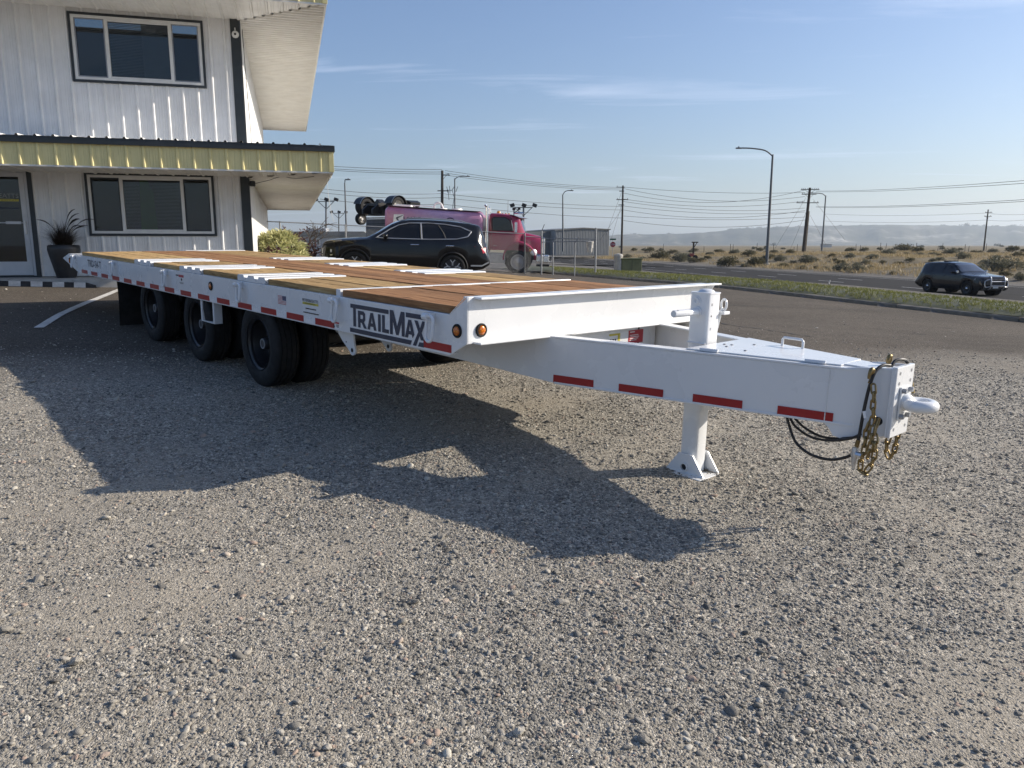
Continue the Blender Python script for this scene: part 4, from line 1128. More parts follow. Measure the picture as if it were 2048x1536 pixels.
for k in range(11):
    s1 = 0.02 - k * 0.915; s0 = s1 - 0.915
    # lower storey
    segs = []
    for (a, b, z0, z1) in ((s0, s1, F_, TOPL + 0.6),):
        cuts = [(F_, LW[2], -99, 99), (LW[2], LW[3], -99, LW[0]), (LW[2], LW[3], LW[1], 99), (LW[3], TOPL + 0.6, -99, 99)]
        if s0 < DR[1] + 0.05: cuts = [(F_, DR[3], DR[1], 99), (F_, DR[3], -99, DR[0]), (DR[3], TOPL + 0.6, -99, 99)]
        if DR[1] < s0 + 0.0 and s1 < LW[0] + 0.0: cuts = [(F_, TOPL + 0.6, -99, 99)]
        if s0 < DR[1] < s1 or s0 < LW[0] < s1:
            cuts = [(F_, LW[2], DR[1], 99), (LW[2], LW[3], DR[1], LW[0]), (LW[2], LW[3], LW[1], 99), (LW[3], DR[3], DR[1], 99), (DR[3], TOPL + 0.6, -99, 99), (F_, DR[3], -99, DR[0])]
    panel('wall_panel', s0, s1, cuts, 'wall_metal', walls)
    zb = TOPL + 0.6
    panel('wall_panel', s0, s1, [(zb, UW[2], -99, 99), (UW[2], UW[3], -99, UW[0]), (UW[2], UW[3], UW[1], 99), (UW[3], TOPU, -99, 99)], 'wall_metal', walls)
sidew = bpy.data.objects.new('side_wall', None); COL.objects.link(sidew); sidew.parent = BLD
for k in range(17):
    a = 0.0 + k * 0.915
    panel('wall_panel', a, a + 0.915, [(F_ - 0.6, TOPU, -99, 99)], 'wall_metal', sidew, y=0.19, axis='side', sgn=-1)
mb = MB().box(-10.0, 0.12, 0.10, 0.16, F_ - 0.5, BZ(0.1)); 
# backing shells so no light leaks in
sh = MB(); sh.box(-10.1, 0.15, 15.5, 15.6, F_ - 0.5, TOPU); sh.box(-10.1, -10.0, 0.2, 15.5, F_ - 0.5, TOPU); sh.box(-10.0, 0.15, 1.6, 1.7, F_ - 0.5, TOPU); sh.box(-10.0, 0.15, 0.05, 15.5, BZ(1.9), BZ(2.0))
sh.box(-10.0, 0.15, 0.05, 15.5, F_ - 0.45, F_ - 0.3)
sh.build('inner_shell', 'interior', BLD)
# corner trims
MB().box(0.015, 0.205, -0.034, -0.001, F_ - 0.35, TOPL).build('corner_trim', 'dark_trim', BLD, bevel=0.004)
MB().box(0.0, 0.19, -0.033, -0.001, TOPL + 0.55, TOPU).build('corner_trim', 'dark_trim', BLD, bevel=0.004)
MB().box(0.1905, 0.206, -0.001, 0.12, F_ - 0.35, TOPU).build('corner_trim', 'dark_trim', BLD)
# windows
def window(s0, s1, z0, z1, has_reflection):
    wn = MB()
    wn.box(s0 - 0.05, s1 + 0.05, -0.048, 0.02, z1, z1 + 0.05); wn.box(s0 - 0.05, s1 + 0.05, -0.048, 0.02, z0 - 0.05, z0); wn.box(s0 - 0.05, s0, -0.047, 0.02, z0, z1); wn.box(s1, s1 + 0.05, -0.047, 0.02, z0, z1)
    w_ = wn.build('window', 'dark_trim', BLD, bevel=0.003)
    fr = MB(); t_ = 0.055
    fr.box(s0, s1, -0.040, 0.05, z1 - t_, z1); fr.box(s0, s1, -0.040, 0.05, z0, z0 + t_); fr.box(s0, s0 + t_, -0.0395, 0.05, z0 + t_, z1 - t_); fr.box(s1 - t_, s1, -0.0395, 0.05, z0 + t_, z1 - t_)
    L = s1 - s0; m1, m2 = s0 + L * 0.262, s0 + L * 0.752
    for m_ in (m1, m2): fr.box(m_ - 0.032, m_ + 0.032, -0.044, 0.05, z0 + t_, z1 - t_)
    fr.box(m1 + 0.032, m2 - 0.032, -0.030, 0.05, z0 + t_, z0 + t_ + 0.035); fr.box(m1 + 0.032, m2 - 0.032, -0.030, 0.05, z1 - t_ - 0.035, z1 - t_)
    fr.build('frame', 'vinyl_white', w_, bevel=0.004)
    for (a, b) in ((s0 + t_, m1 - 0.032), (m1 + 0.032, m2 - 0.032), (m2 + 0.032, s1 - t_)):
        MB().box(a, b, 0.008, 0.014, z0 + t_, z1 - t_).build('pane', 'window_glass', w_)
    for (a, b) in ((s0 + t_, m1 - 0.032), (m2 + 0.032, s1 - t_)):   # dark insect screens on the sliders
        sc = MB(); sc.box(a, b, -0.022, -0.016, z0 + t_, z0 + t_ + 0.025); sc.box(a, b, -0.022, -0.016, z1 - t_ - 0.025, z1 - t_); sc.box(a, a + 0.025, -0.022, -0.016, z0 + t_ + 0.025, z1 - t_ - 0.025); sc.box(b - 0.025, b, -0.022, -0.016, z0 + t_ + 0.025, z1 - t_ - 0.025)
        sc.build('screen_frame', 'dark_trim' if has_reflection else 'bolt_grey', w_)
    bl = MB(); z = z0 + t_
    while z < z1 - 0.1:
        bl.box(m1 + 0.03, m2 - 0.03, 0.045, 0.070, z, z + 0.012, Matrix.Identity(4)); z += 0.030
    o = bl.build('blind', 'blind', w_); o['kind'] = 'stuff'
    if has_reflection:
        MB().prism([(m1 + 0.32, z0), (m1 + 0.66, z0), (m1 + 0.62, z1 - 0.35), (m1 + 0.50, z1 - 0.05), (m1 + 0.36, z1 - 0.05)], 0.028, 0.036, 'y').build('green_reflection', 'reflection_green', w_)  # green sheet added behind the pane to imitate a reflection in the glass
    else:
        MB().box(m1 + 0.6, m2, 0.4, 0.42, z0, z1).build('partition', 'blind', w_)
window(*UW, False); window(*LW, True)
# glass door
dr = MB(); dr.box(DR[1] - 0.09, DR[1], -0.055, 0.03, F_ + 0.0, DR[3]); dr.box(DR[0], DR[1], -0.055, 0.03, DR[3], DR[3] + 0.05)
D_ = dr.build('door', 'dark_trim', BLD, bevel=0.003)
fm = MB(); a0, a1 = -5.28, DR[1] - 0.0905
fm.box(a0, a1, -0.045, 0.02, DR[3] - 0.055, DR[3]); fm.box(a1 - 0.05, a1, -0.044, 0.02, F_ + 0.02, DR[3] - 0.056)
fm.build('frame', 'alu_door', D_, bevel=0.003)
lf = MB(); b1 = a1 - 0.055
lf.box(a0, b1, -0.040, 0.01, BZ(1.39), DR[3] - 0.060); lf.box(a0, b1, -0.040, 0.01, F_ + 0.03, BZ(-0.345)); lf.box(b1 - 0.10, b1, -0.039, 0.01, BZ(-0.345), BZ(1.39))
lf.build('door_leaf', 'alu_door', D_, bevel=0.003)
MB().box(a0, b1 - 0.10, -0.018, -0.012, BZ(-0.345), BZ(1.39)).build('pane', 'window_glass', D_)
pb = MB(); pb.tube([(a0, -0.075, BZ(0.455)), (b1 - 0.09, -0.075, BZ(0.455))], 0.012, 8); pb.box(b1 - 0.40, b1 - 0.12, -0.095, -0.060, BZ(0.43), BZ(0.485)); pb.build('push_bar', 'alu_door', D_)
MB().box(b1 - 0.072, b1 - 0.036, -0.105, -0.0405, BZ(0.23), BZ(0.50)).build('handle', 'vinyl_white', D_, bevel=0.005)
MB().lathe([(0.0, 0.008), (0.016, 0.008), (0.017, 0.0)], 12, (b1 - 0.045, -0.0405, BZ(0.14)), (0, -1, 0)).build('lock', 'bright_zinc', D_)
def bword(s, x1, z0, wid, hgt, material, y, parent):
    v, f = text_mesh(s, 1.0); xs = [p[0] for p in v]; ys = [p[1] for p in v]
    mb = MB().add([(x1 - wid + (p[0] - min(xs)) / (max(xs) - min(xs)) * wid, y, z0 + (p[1] - min(ys)) / (max(ys) - min(ys)) * hgt) for p in v], f)
    return mb.build('lettering', material, parent)
mat('letter_grey', (0.30, 0.31, 0.30), 0.5)
bword('PETERS&KEATTS', b1 - 0.135, BZ(0.965), 0.92, 0.085, 'letter_grey', -0.0195, D_)
MB().box(a0, b1 - 0.135, -0.0195, -0.0185, BZ(0.895), BZ(0.94)).build('decal', 'yellow_vinyl', D_)
bword('EQUIPMENT', b1 - 0.16, BZ(0.903), 0.6, 0.028, 'black_vinyl', -0.0205, D_)
q = MB(); x = a0 + 0.3
while x < b1 - 0.15: l = random.uniform(0.02, 0.035); q.box(x, x + l, -0.0195, -0.0185, BZ(0.735), BZ(0.775)); x += l + 0.012
q.build('small_print', 'navy_vinyl', D_)
MB().box(DR[0], DR[1], -0.12, 0.05, F_ - 0.02, F_ + 0.018).build('threshold', 'dark_trim', D_)
# canopy and eaves
OV = 1.75; XR = 0.19 + OV; DEP = 15.2
def eave(zs, zf, zt, upper):
    nm = 'eave' if upper else 'canopy'
    root = bpy.data.objects.new(nm, None); COL.objects.link(root); root.parent = BLD
    # front soffit: panels with ribs running outward, mitred at the corner
    k = 0; s1 = XR
    while s1 > -9.6:
        s0 = max(s1 - 0.915, -9.6); P = prof(s0, s1, h=0.022)
        rows = []
        for f in (0, 1):
            row = []
            for s, d in P:
                yin = -max(0.0, s - 0.19) if s > 0.19 else 0.0
                row.append((s, yin if f == 0 else -OV, zs - d))
            rows.append(row)
        mb = MB().grid(rows).flip(); mb.build('soffit_panel', 'soffit_metal', root); s1 = s0
    # side soffit: ribs running outward from the side wall
    y0 = -OV; pitch = 0.9144
    while y0 < DEP + 1.2:
        rows = []; y1 = min(y0 + pitch, DEP + 1.2); xs_ = []
        nr = 5 if upper else 2; hh = 0.042 if upper else 0.03
        for i in range(nr):
            for fr_, d in ((0.0, 0.0), (0.55, 0.0), (0.66, hh), (0.88, hh), (0.995, 0.0)):
                y = y0 + (y1 - y0) * (i + fr_) / nr; inn = 0.19 + max(0.0, -y)
                rows.append([(inn, y, zs - 0.0005 - d), (XR, y, zs - 0.0005 - d)])
        rows.append([(0.19 + max(0.0, -y1), y1, zs - 0.0005), (XR, y1, zs - 0.0005)])
        mb = MB().grid(rows).flip(); mb.build('soffit_panel', 'soffit_metal', root); y0 = y1
    # fascia panels
    s1 = XR
    while s1 > -9.6:
        s0 = max(s1 - 0.915, -9.6)
        panel('fascia_panel', s0, s1, [(zf, zt, -99, 99)], 'yellow_metal', root, y=-OV, h=0.026); s1 = s0
    y0 = -OV
    while y0 < DEP + 1.2:
        y1 = min(y0 + 0.915, DEP + 1.2)
        panel('fascia_panel', y0, y1, [(zf, zt, -99, 99)], 'yellow_metal' if not upper else 'soffit_metal', root, y=XR, axis='side', sgn=-1, h=0.02); y0 = y1
    MB().box(XR - 0.07, XR + 0.028, -OV - 0.030, -OV + 0.02, zf - 0.004, zt).build('fascia_corner', 'yellow_metal', root, bevel=0.003)
    MB().box(-9.6, XR + 0.01, -OV - 0.012, -OV + 0.03, zf - 0.03, zf).build('soffit_trim', 'soffit_metal', root)
    MB().box(XR - 0.02, XR + 0.012, -OV + 0.031, DEP + 1.2, zf - 0.03, zf).build('soffit_trim', 'soffit_metal', root)
    MB().box(0.19, XR, DEP + 1.19, DEP + 1.21, zf - 0.03, zt).build('end_trim', 'soffit_metal', root)
    # roof edge and ribbed roof sheet
    MB().box(-9.6, XR + 0.055, -OV - 0.065, -OV - 0.028, zt - 0.005, zt + 0.115).build('roof_edge_trim', 'dark_trim', root, bevel=0.003)
    MB().box(XR + 0.012, XR + 0.05, -OV - 0.027, DEP + 1.2, zt - 0.005, zt + 0.105).build('roof_edge_trim', 'dark_trim', root)
    s1 = XR + 0.03; hgt = 0.10
    while s1 > -9.6:
        s0 = max(s1 - 0.915, -9.6); P = prof(s0, s1, h=0.032); rows = []
        for f in (0, 1):
            row = []
            for s, d in P:
                yin = -max(0.0, s - 0.19) if s > 0.19 else 0.0
                y = -OV - 0.075 if f == 0 else yin
                row.append((s, y, zt + 0.119 + d + hgt * (y + OV) / OV))
            rows.append(row)
        MB().grid(rows).build('roof_panel', 'wall_metal' if not upper else 'dark_trim', root); s1 = s0
    MB().add([(0.19, 0.0, zt + 0.115 + hgt), (XR + 0.03, -OV - 0.05, zt + 0.116), (XR + 0.03, DEP + 1.2, zt + 0.116), (0.19, DEP + 1.2, zt + 0.115 + hgt)], [(0, 1, 2, 3)]).build('roof_panel', 'wall_metal', root)
    return root
eave(BZ(1.505), BZ(1.495), BZ(1.90), False)
up = eave(BZ(4.79), BZ(4.765), BZ(5.35), True)
# small fittings
cm = MB().lathe([(0.0, 0.10), (0.028, 0.10), (0.042, 0.085), (0.045, 0.055), (0.07, 0.05), (0.075, 0.012), (0.05, 0.0), (0.0, 0.0)], 20, (0.10, -0.049, BZ(4.47)), (0, -1, -0.15)); cm.box(0.09, 0.11, -0.09, -0.05, BZ(4.55), BZ(4.60))
cam_o = cm.build('security_camera', 'vinyl_white', BLD, smooth=40)
MB().lathe([(0.0, 0.0), (0.024, 0.0)], 14, (0.10, -0.1510, BZ(4.455)), (0, -1, -0.15)).build('lens', 'hole_dark', cam_o)
MB().box(0.21, 0.33, 0.05, 0.16, BZ(1.30), BZ(1.42)).build('wall_lamp', 'dark_trim', BLD, bevel=0.02)
MB().tube(smooth_path([(0.3, 0.1, BZ(1.36)), (0.6, -0.1, BZ(1.42)), (0.9, -0.4, BZ(1.485)), (1.2, -0.5, BZ(1.45)), (1.6, -0.6, BZ(1.49))]), 0.006, 6).build('cable', 'hole_dark', BLD)
MB().tube(smooth_path([(0.22, 0.6, TOPU - 0.02), (0.225, 1.2, TOPU - 1.2), (0.225, 2.0, TOPU - 1.9), (0.225, 2.1, TOPL + 0.7)]), 0.008, 6).build('cable', 'hole_dark', BLD)
for k in range(7):
    a = 1.90 + random.uniform(-0.03, 0.03); y = -1.6 + k * 0.13
    MB().tube([(a, y, BZ(1.475)), (a + 0.01, y, BZ(1.475) - random.uniform(0.02, 0.06))], 0.004, 5).build('icicle_light', 'vinyl_white', BLD)
MB().tube(smooth_path([(1.93, 0.4, BZ(1.47)), (1.95, 0.45, BZ(1.1)), (2.0, 0.5, BZ(0.75)), (2.05, 0.52, BZ(0.55))]), 0.005, 5).build('cable', 'vinyl_white', BLD)

# sidewalk along the front
sw = MB()
P = []
BM = BLD.matrix_world.copy()
row = []
for k in range(9):
    s = -9.6 + k * 1.27; out_ = []
    for y in (0.06, -0.95, -1.07, -1.09):
        p = BM @ Vector((s, y, F_)); g = float(lot_z(p.x, p.y)); top = BZ0 + F_ - 0.012
        z = top if y > -1.0 else (top - 0.012 if y > -1.08 else g - 0.12)
        out_.append((p.x, p.y, z))
    row.append(out_)
sw.grid(row); sw.flip(); struct(sw.build('sidewalk', 'concrete'))
# rubber wheel stop
mat('stop_rubber', (0.018, 0.018, 0.019), 0.75, var=0.2, vscale=8, dirt=0.3, dirtcol=(0.07, 0.06, 0.05))
mat('stop_white', (0.55, 0.53, 0.49), 0.6, var=0.15, vscale=12, dirt=0.5, dirtcol=(0.2, 0.17, 0.13))
pw = Vector((-8.45, 15.70, 0)); pw.z = float(yard_z(pw.x, pw.y))
WS = empty('wheel_stop', 'black rubber wheel stop with white panels lying in front of the office door', 'wheel stop', yaw_matrix(pw, 75))
sl_ = 0.038 * 0.96
mb = MB(); n = 12; rows = []
for k in range(n + 1):
    x = -2.0 * k / n; e = 0.0 if 0 < k < n else 0.05
    z0 = sl_ * (-x)
    rows.append([(x, -0.085, z0), (x, -0.055 + e * 0.3, z0 + 0.10 - e), (x, 0.055 - e * 0.3, z0 + 0.10 - e), (x, 0.085, z0)])
mb.grid(rows); mb.f.append((0, 1, 2, 3)); b_ = n * 4; mb.f.append((b_ + 3, b_ + 2, b_ + 1, b_)); mb.flip() if False else None
mb.build('rubber_body', 'stop_rubber', WS, bevel=0.008)
for k in range(5):
    x0 = -0.16 - k * 0.385; x1 = x0 - 0.21
    q = MB(); P = []
    for x in (x0, x1):
        z0 = sl_ * (-x); P.append([(x, -0.0845, z0 + 0.004), (x, -0.0565, z0 + 0.1025), (x, -0.02, z0 + 0.1035)])
    q.grid(P); q.build('white_panel', 'stop_white', WS)

# ------------------------------------------------------------------ plants near the building
def leaf_mat(name, c0, c1, rough=0.55, trans=0.25):
    m, t, out = new_mat(name); N = NT(t)
    oi = N.coord('Object'); n = N.noise(oi, 9.0, 4, 0.7)
    at_ = t.nodes.new('ShaderNodeAttribute'); at_.attribute_name = 'tone'
    c = N.mix(N.math('ADD', N.math('MULTIPLY', n, 0.5), N.math('MULTIPLY', at_.outputs['Fac'], 0.6), clamp=True), c0, c1)
    d = N.bsdf(c, rough, spec=0.3)
    tl = t.nodes.new('ShaderNodeBsdfTranslucent'); t.links.new(c, tl.inputs[0])
    ms = t.nodes.new('ShaderNodeMixShader'); ms.inputs[0].default_value = trans
    t.links.new(d.outputs[0], ms.inputs[1]); t.links.new(tl.outputs[0], ms.inputs[2]); t.links.new(ms.outputs[0], out.inputs[0]); MATS[name] = m
leaf_mat('leaf_variegated', (0.13, 0.19, 0.06), (0.68, 0.64, 0.34), 0.42)
leaf_mat('leaf_red', (0.055, 0.022, 0.020), (0.14, 0.055, 0.045))
leaf_mat('blade_purple', (0.014, 0.011, 0.010), (0.060, 0.045, 0.034), trans=0.1)
leaf_mat('leaf_sage', (0.085, 0.085, 0.055), (0.225, 0.215, 0.150))
leaf_mat('leaf_olive', (0.060, 0.058, 0.030), (0.175, 0.150, 0.080))
leaf_mat('dry_grass', (0.24, 0.17, 0.075), (0.50, 0.39, 0.21))
leaf_mat('verge_grass', (0.075, 0.105, 0.022), (0.26, 0.255, 0.075))
leaf_mat('leaf_far', (0.035, 0.045, 0.030), (0.08, 0.085, 0.055))
mat('bark', (0.09, 0.07, 0.055), 0.9, var=0.3, bump=0.5, bscale=30)
def leaves_mesh(name, pos, dirs, length, width, tone, material, bend=0.0):
    """one narrow leaf (two triangles) per entry"""
    pos = np.asarray(pos); dirs = np.asarray(dirs); n = len(pos)
    dirs = dirs / np.linalg.norm(dirs, axis=1, keepdims=True)
    r = RNG.normal(size=(n, 3)); side = np.cross(dirs, r); side /= np.linalg.norm(side, axis=1, keepdims=True) + 1e-9
    L = (length * RNG.uniform(0.6, 1.25, n))[:, None]; Wd = (width * RNG.uniform(0.7, 1.2, n))[:, None]
    mid = pos + dirs * L * 0.5 + np.array([0, 0, bend]) * L * 0.3; tip = pos + dirs * L - np.array([0, 0, bend]) * L * 0.3
    V = np.empty((n, 4, 3)); V[:, 0] = pos; V[:, 1] = mid + side * Wd * 0.5; V[:, 2] = tip; V[:, 3] = mid - side * Wd * 0.5
    me = bpy.data.meshes.new(name)
    idx = np.arange(n * 4).reshape(n, 4)
    me.from_pydata(V.reshape(-1, 3).tolist(), [], idx.tolist()); me.update()
    a = me.attributes.new('tone', 'FLOAT', 'POINT'); a.data.foreach_set('value', np.repeat(np.asarray(tone, float), 4).astype(np.float32))
    me.materials.append(MATS[material]); return me
def gz(x, y): return float(ground_z(x, y)) if kerb_k(x, y) > 0 or y > 44 else float(lot_z(x, y))
# variegated shrub: whorls of pale edged leaves over a rounded mass
SH = Vector((-6.17, 20.7, 0)); SH.z = gz(SH.x, SH.y)
vs_ = empty('variegated_shrub', 'rounded shrub with pale green and cream leaves beside the building corner', 'shrub', Matrix.Translation(SH))
cent = []
for i in range(260):
    a = random.uniform(0, 6.283); h = random.uniform(0.05, 1.0); rr = math.sqrt(max(0.0, 1 - max(0, h - 0.25) ** 2 / 0.62)) * random.uniform(0.72, 1.06) + 0.0
    cent.append((0.68 * rr * math.cos(a), 0.62 * rr * math.sin(a), 0.12 + h * 1.05))
pos, dr_, tn = [], [], []
for c in cent:
    out_ = Vector((c[0], c[1], (c[2] - 0.4) * 0.9)).normalized(); t0 = random.random()
    for j in range(11):
        d = Vector((random.gauss(0, 0.62), random.gauss(0, 0.62), random.gauss(0.1, 0.5))) + out_ * 0.9
        pos.append(tuple(Vector(c) + Vector((random.gauss(0, .02), random.gauss(0, .02), random.gauss(0, .02))))); dr_.append(tuple(d)); tn.append(t0 * 0.5 + random.random() * 0.8)
obj('foliage', leaves_mesh('foliage', pos, dr_, 0.19, 0.050, tn, 'leaf_variegated', 0.25), None, vs_)
st_ = MB()
for i in range(16):
    a = random.uniform(0, 6.28); st_.tube([(0.05 * math.cos(a), 0.05 * math.sin(a), -0.05), (0.25 * math.cos(a), 0.25 * math.sin(a), 0.5), (0.5 * math.cos(a), 0.5 * math.sin(a), 0.9)], [0.014, 0.01, 0.004], 5)
st_.build('stem', 'bark', vs_)
# dark red barberry behind, with bare twigs
SR = Vector((-7.05, 23.6, 0)); SR.z = gz(SR.x, SR.y)
rs = empty('red_shrub', 'dark red twiggy shrub with bare branches behind the pale leaved shrub', 'shrub', Matrix.Translation(SR))
pos, dr_, tn = [], [], []; tw_ = MB()
for i in range(120):
    a = random.uniform(0, 6.283); lean = random.uniform(0.1, 0.75); L = random.uniform(0.9, 1.85)
    p0 = Vector((random.gauss(0, 0.12), random.gauss(0, 0.12), 0)); path = [p0]
    d = Vector((math.cos(a) * lean, math.sin(a) * lean, 1)).normalized()
    for k in range(7):
        d = (d + Vector((math.cos(a) * 0.10, math.sin(a) * 0.10, -0.10)) + Vector((random.gauss(0, .08), random.gauss(0, .08), random.gauss(0, .05)))).normalized()
        path.append(path[-1] + d * L / 7)
    tw_.tube(path, [0.010 - 0.001 * k for k in range(8)], 4)
    for k in range(46):
        t = random.uniform(0.2, 1) * 7; i0 = min(int(t), 6); p = path[i0].lerp(path[i0 + 1], t - i0)
        pos.append(tuple(p)); dr_.append((random.gauss(0, 1), random.gauss(0, 1), random.gauss(0, 0.8))); tn.append(random.random())
obj('foliage', leaves_mesh('foliage', pos, dr_, 0.10, 0.045, tn, 'leaf_red'), None, rs)
tw_.build('twigs', 'bark', rs)
bt = Vector((-7.6, 27.2, 0)); bt.z = gz(bt.x, bt.y)
br = empty('bare_tree', 'small leafless tree with crooked dark branches behind the red shrub', 'tree', Matrix.Translation(bt))
tb = MB()
def limb(p, d, L, r, depth):
    path = [p]
    for k in range(5):
        d = (d + Vector((random.gauss(0, .22), random.gauss(0, .22), random.gauss(-0.02, .12)))).normalized(); path.append(path[-1] + d * L / 5)
    tb.tube(path, [r * (1 - 0.12 * k) for k in range(6)], 6)
    if depth:
        for k in range(3):
            q = path[2 + k]; a = random.uniform(0, 6.28); limb(q, (d + Vector((math.cos(a), math.sin(a), random.uniform(-0.1, 0.6))) * 0.9).normalized(), L * 0.72, r * 0.6, depth - 1)
limb(Vector((0, 0, -0.1)), Vector((0.15, 0, 1)), 1.4, 0.055, 3)
tb.build('branches', 'bark', br, smooth=60)
# planter with purple fountain grass
pl = BM @ Vector((-3.50, -0.56, F_ - 0.012))
PT = empty('planter', 'tall dark tapered planter standing beside the glass door', 'planter', Matrix.Translation(pl))
MB().lathe([(0.0, 0.0), (0.17, 0.0), (0.185, 0.02), (0.235, 0.24), (0.285, 0.46), (0.305, 0.58), (0.300, 0.655), (0.275, 0.675), (0.262, 0.66), (0.258, 0.60), (0.0, 0.60)], 40, axis=(0, 0, 1)).flip().build('pot', 'black_pot', PT, smooth=50)
fg = empty('fountain_grass', 'dark purple fountain grass with drooping plumes growing from the tall planter', 'grass', Matrix.Translation(pl + Vector((0, 0, 0.60))))
bl = MB(); pm = MB(); V = []; Fc = []; tone = []
for i in range(1150):
    a = random.uniform(0, 6.283); L = random.uniform(0.35, 0.68); lean = random.uniform(0.15, 1.0); p = Vector((random.gauss(0, .06), random.gauss(0, .06), 0))
    d = Vector((math.cos(a) * lean, math.sin(a) * lean, 1.15)).normalized(); w = 0.0045; side = Vector((-math.sin(a), math.cos(a), 0)); n0 = len(V); tt = random.random()
    for k in range(6):
        f = k / 5; V.append(tuple(p + side * w * (1 - f * 0.9))); V.append(tuple(p - side * w * (1 - f * 0.9))); tone += [tt, tt]
        if k: b = n0 + 2 * k; Fc.append((b - 2, b - 1, b + 1, b))
        d = (d + Vector((math.cos(a) * 0.16 * lean, math.sin(a) * 0.16 * lean, -0.34 * f))).normalized(); p = p + d * L / 5
me = bpy.data.meshes.new('blades'); me.from_pydata(V, [], Fc); me.update(); a_ = me.attributes.new('tone', 'FLOAT', 'POINT'); a_.data.foreach_set('value', np.array(tone, np.float32)); me.materials.append(MATS['blade_purple'])
o = obj('blades', me, None, fg); o['kind'] = 'stuff'
for i in range(9):
    a = random.uniform(0, 6.283); lean = random.uniform(0.15, 0.7); p = Vector((0, 0, 0.1)); d = Vector((math.cos(a) * lean, math.sin(a) * lean, 1.2)).normalized(); path = [p]; L = random.uniform(0.55, 0.95)
    for k in range(9):
        d = (d + Vector((math.cos(a) * 0.07, math.sin(a) * 0.07, -0.03 - (0.22 if k > 5 else 0)))).normalized(); path.append(path[-1] + d * L / 9)
    q = MB().tube(path, [0.003] * 6 + [0.009, 0.012, 0.010, 0.003], 6); q.build('plume', 'blade_purple', fg)

# ------------------------------------------------------------------ vehicles
def car_paint(name, c, flake=0.0):
    m, t, out = new_mat(name); N = NT(t); pos = N.coord('Object')
    dust = N.ramp(N.noise(pos, 3.0, 7, 0.68), [(0.4, 0.0), (0.85, 0.02)])
    col = N.mix(dust, c, (0.20, 0.18, 0.15))
    b = N.bsdf(col, N.ramp(N.noise(pos, 12, 4), [(0.3, 0.10), (0.8, 0.18)]), coat=0.12, spec=0.4)
    t.links.new(b.outputs[0], out.inputs[0]); MATS[name] = m
car_paint('paint_black', (0.006, 0.0065, 0.008))
car_paint('paint_navy_black', (0.007, 0.008, 0.011))
car_paint('paint_magenta', (0.25, 0.020, 0.062))
mat('cladding', (0.018, 0.018, 0.019), 0.55, var=0.1)
mat('chrome', (0.72, 0.73, 0.75), 0.16, metal=1.0, var=0.05)
mat('satin_silver', (0.48, 0.49, 0.51), 0.34, metal=0.8, var=0.06)
mat('spoke_silver', (0.62, 0.63, 0.65), 0.35, metal=0.25)
mat('dull_alu', (0.42, 0.41, 0.40), 0.5, metal=0.6, var=0.15, dirt=0.3)
mat('alloy_dark', (0.05, 0.05, 0.055), 0.4, metal=0.5)
mat('tail_red', (0.45, 0.012, 0.02), 0.15, coat=0.8)
mat('lamp_clear', (0.62, 0.63, 0.62), 0.12, coat=0.8, var=0.2, vscale=30)
mat('lamp_amber', (0.62, 0.26, 0.03), 0.2, coat=0.6)
mat('mirror_glass', (0.55, 0.57, 0.58), 0.06, metal=1.0)
mat('galv', (0.30, 0.31, 0.32), 0.5, metal=0.55, var=0.15)
def tint_material():
    m, t, out = new_mat('tinted_glass'); N = NT(t)
    b = N.bsdf((0.004, 0.0045, 0.006), 0.05, coat=0.6); t.links.new(b.outputs[0], out.inputs[0]); MATS['tint'] = m
    m, t, out = new_mat('windscreen_glass'); N = NT(t)
    b = N.bsdf((0.02, 0.026, 0.034), 0.05, coat=1.0); t.links.new(b.outputs[0], out.inputs[0]); MATS['windscreen'] = m
tint_material()
def on_slope(x, y, az, slope=(-0.038, 0.008), z=None):
    n = Vector((-slope[0], -slope[1], 1)).normalized(); a = rad(az)
    h = Vector((math.sin(a), math.cos(a), 0)); h = (h - n * h.dot(n)).normalized(); l = n.cross(h)
    zz = float(lot_z(x, y)) if z is None else z
    return Matrix(((h.x, l.x, n.x, x), (h.y, l.y, n.y, y), (h.z, l.z, n.z, zz), (0, 0, 0, 1)))
def interp(tab): X = [a for a, _ in tab]; Yv = [b for _, b in tab]; return lambda s: float(np.interp(s, X, Yv))
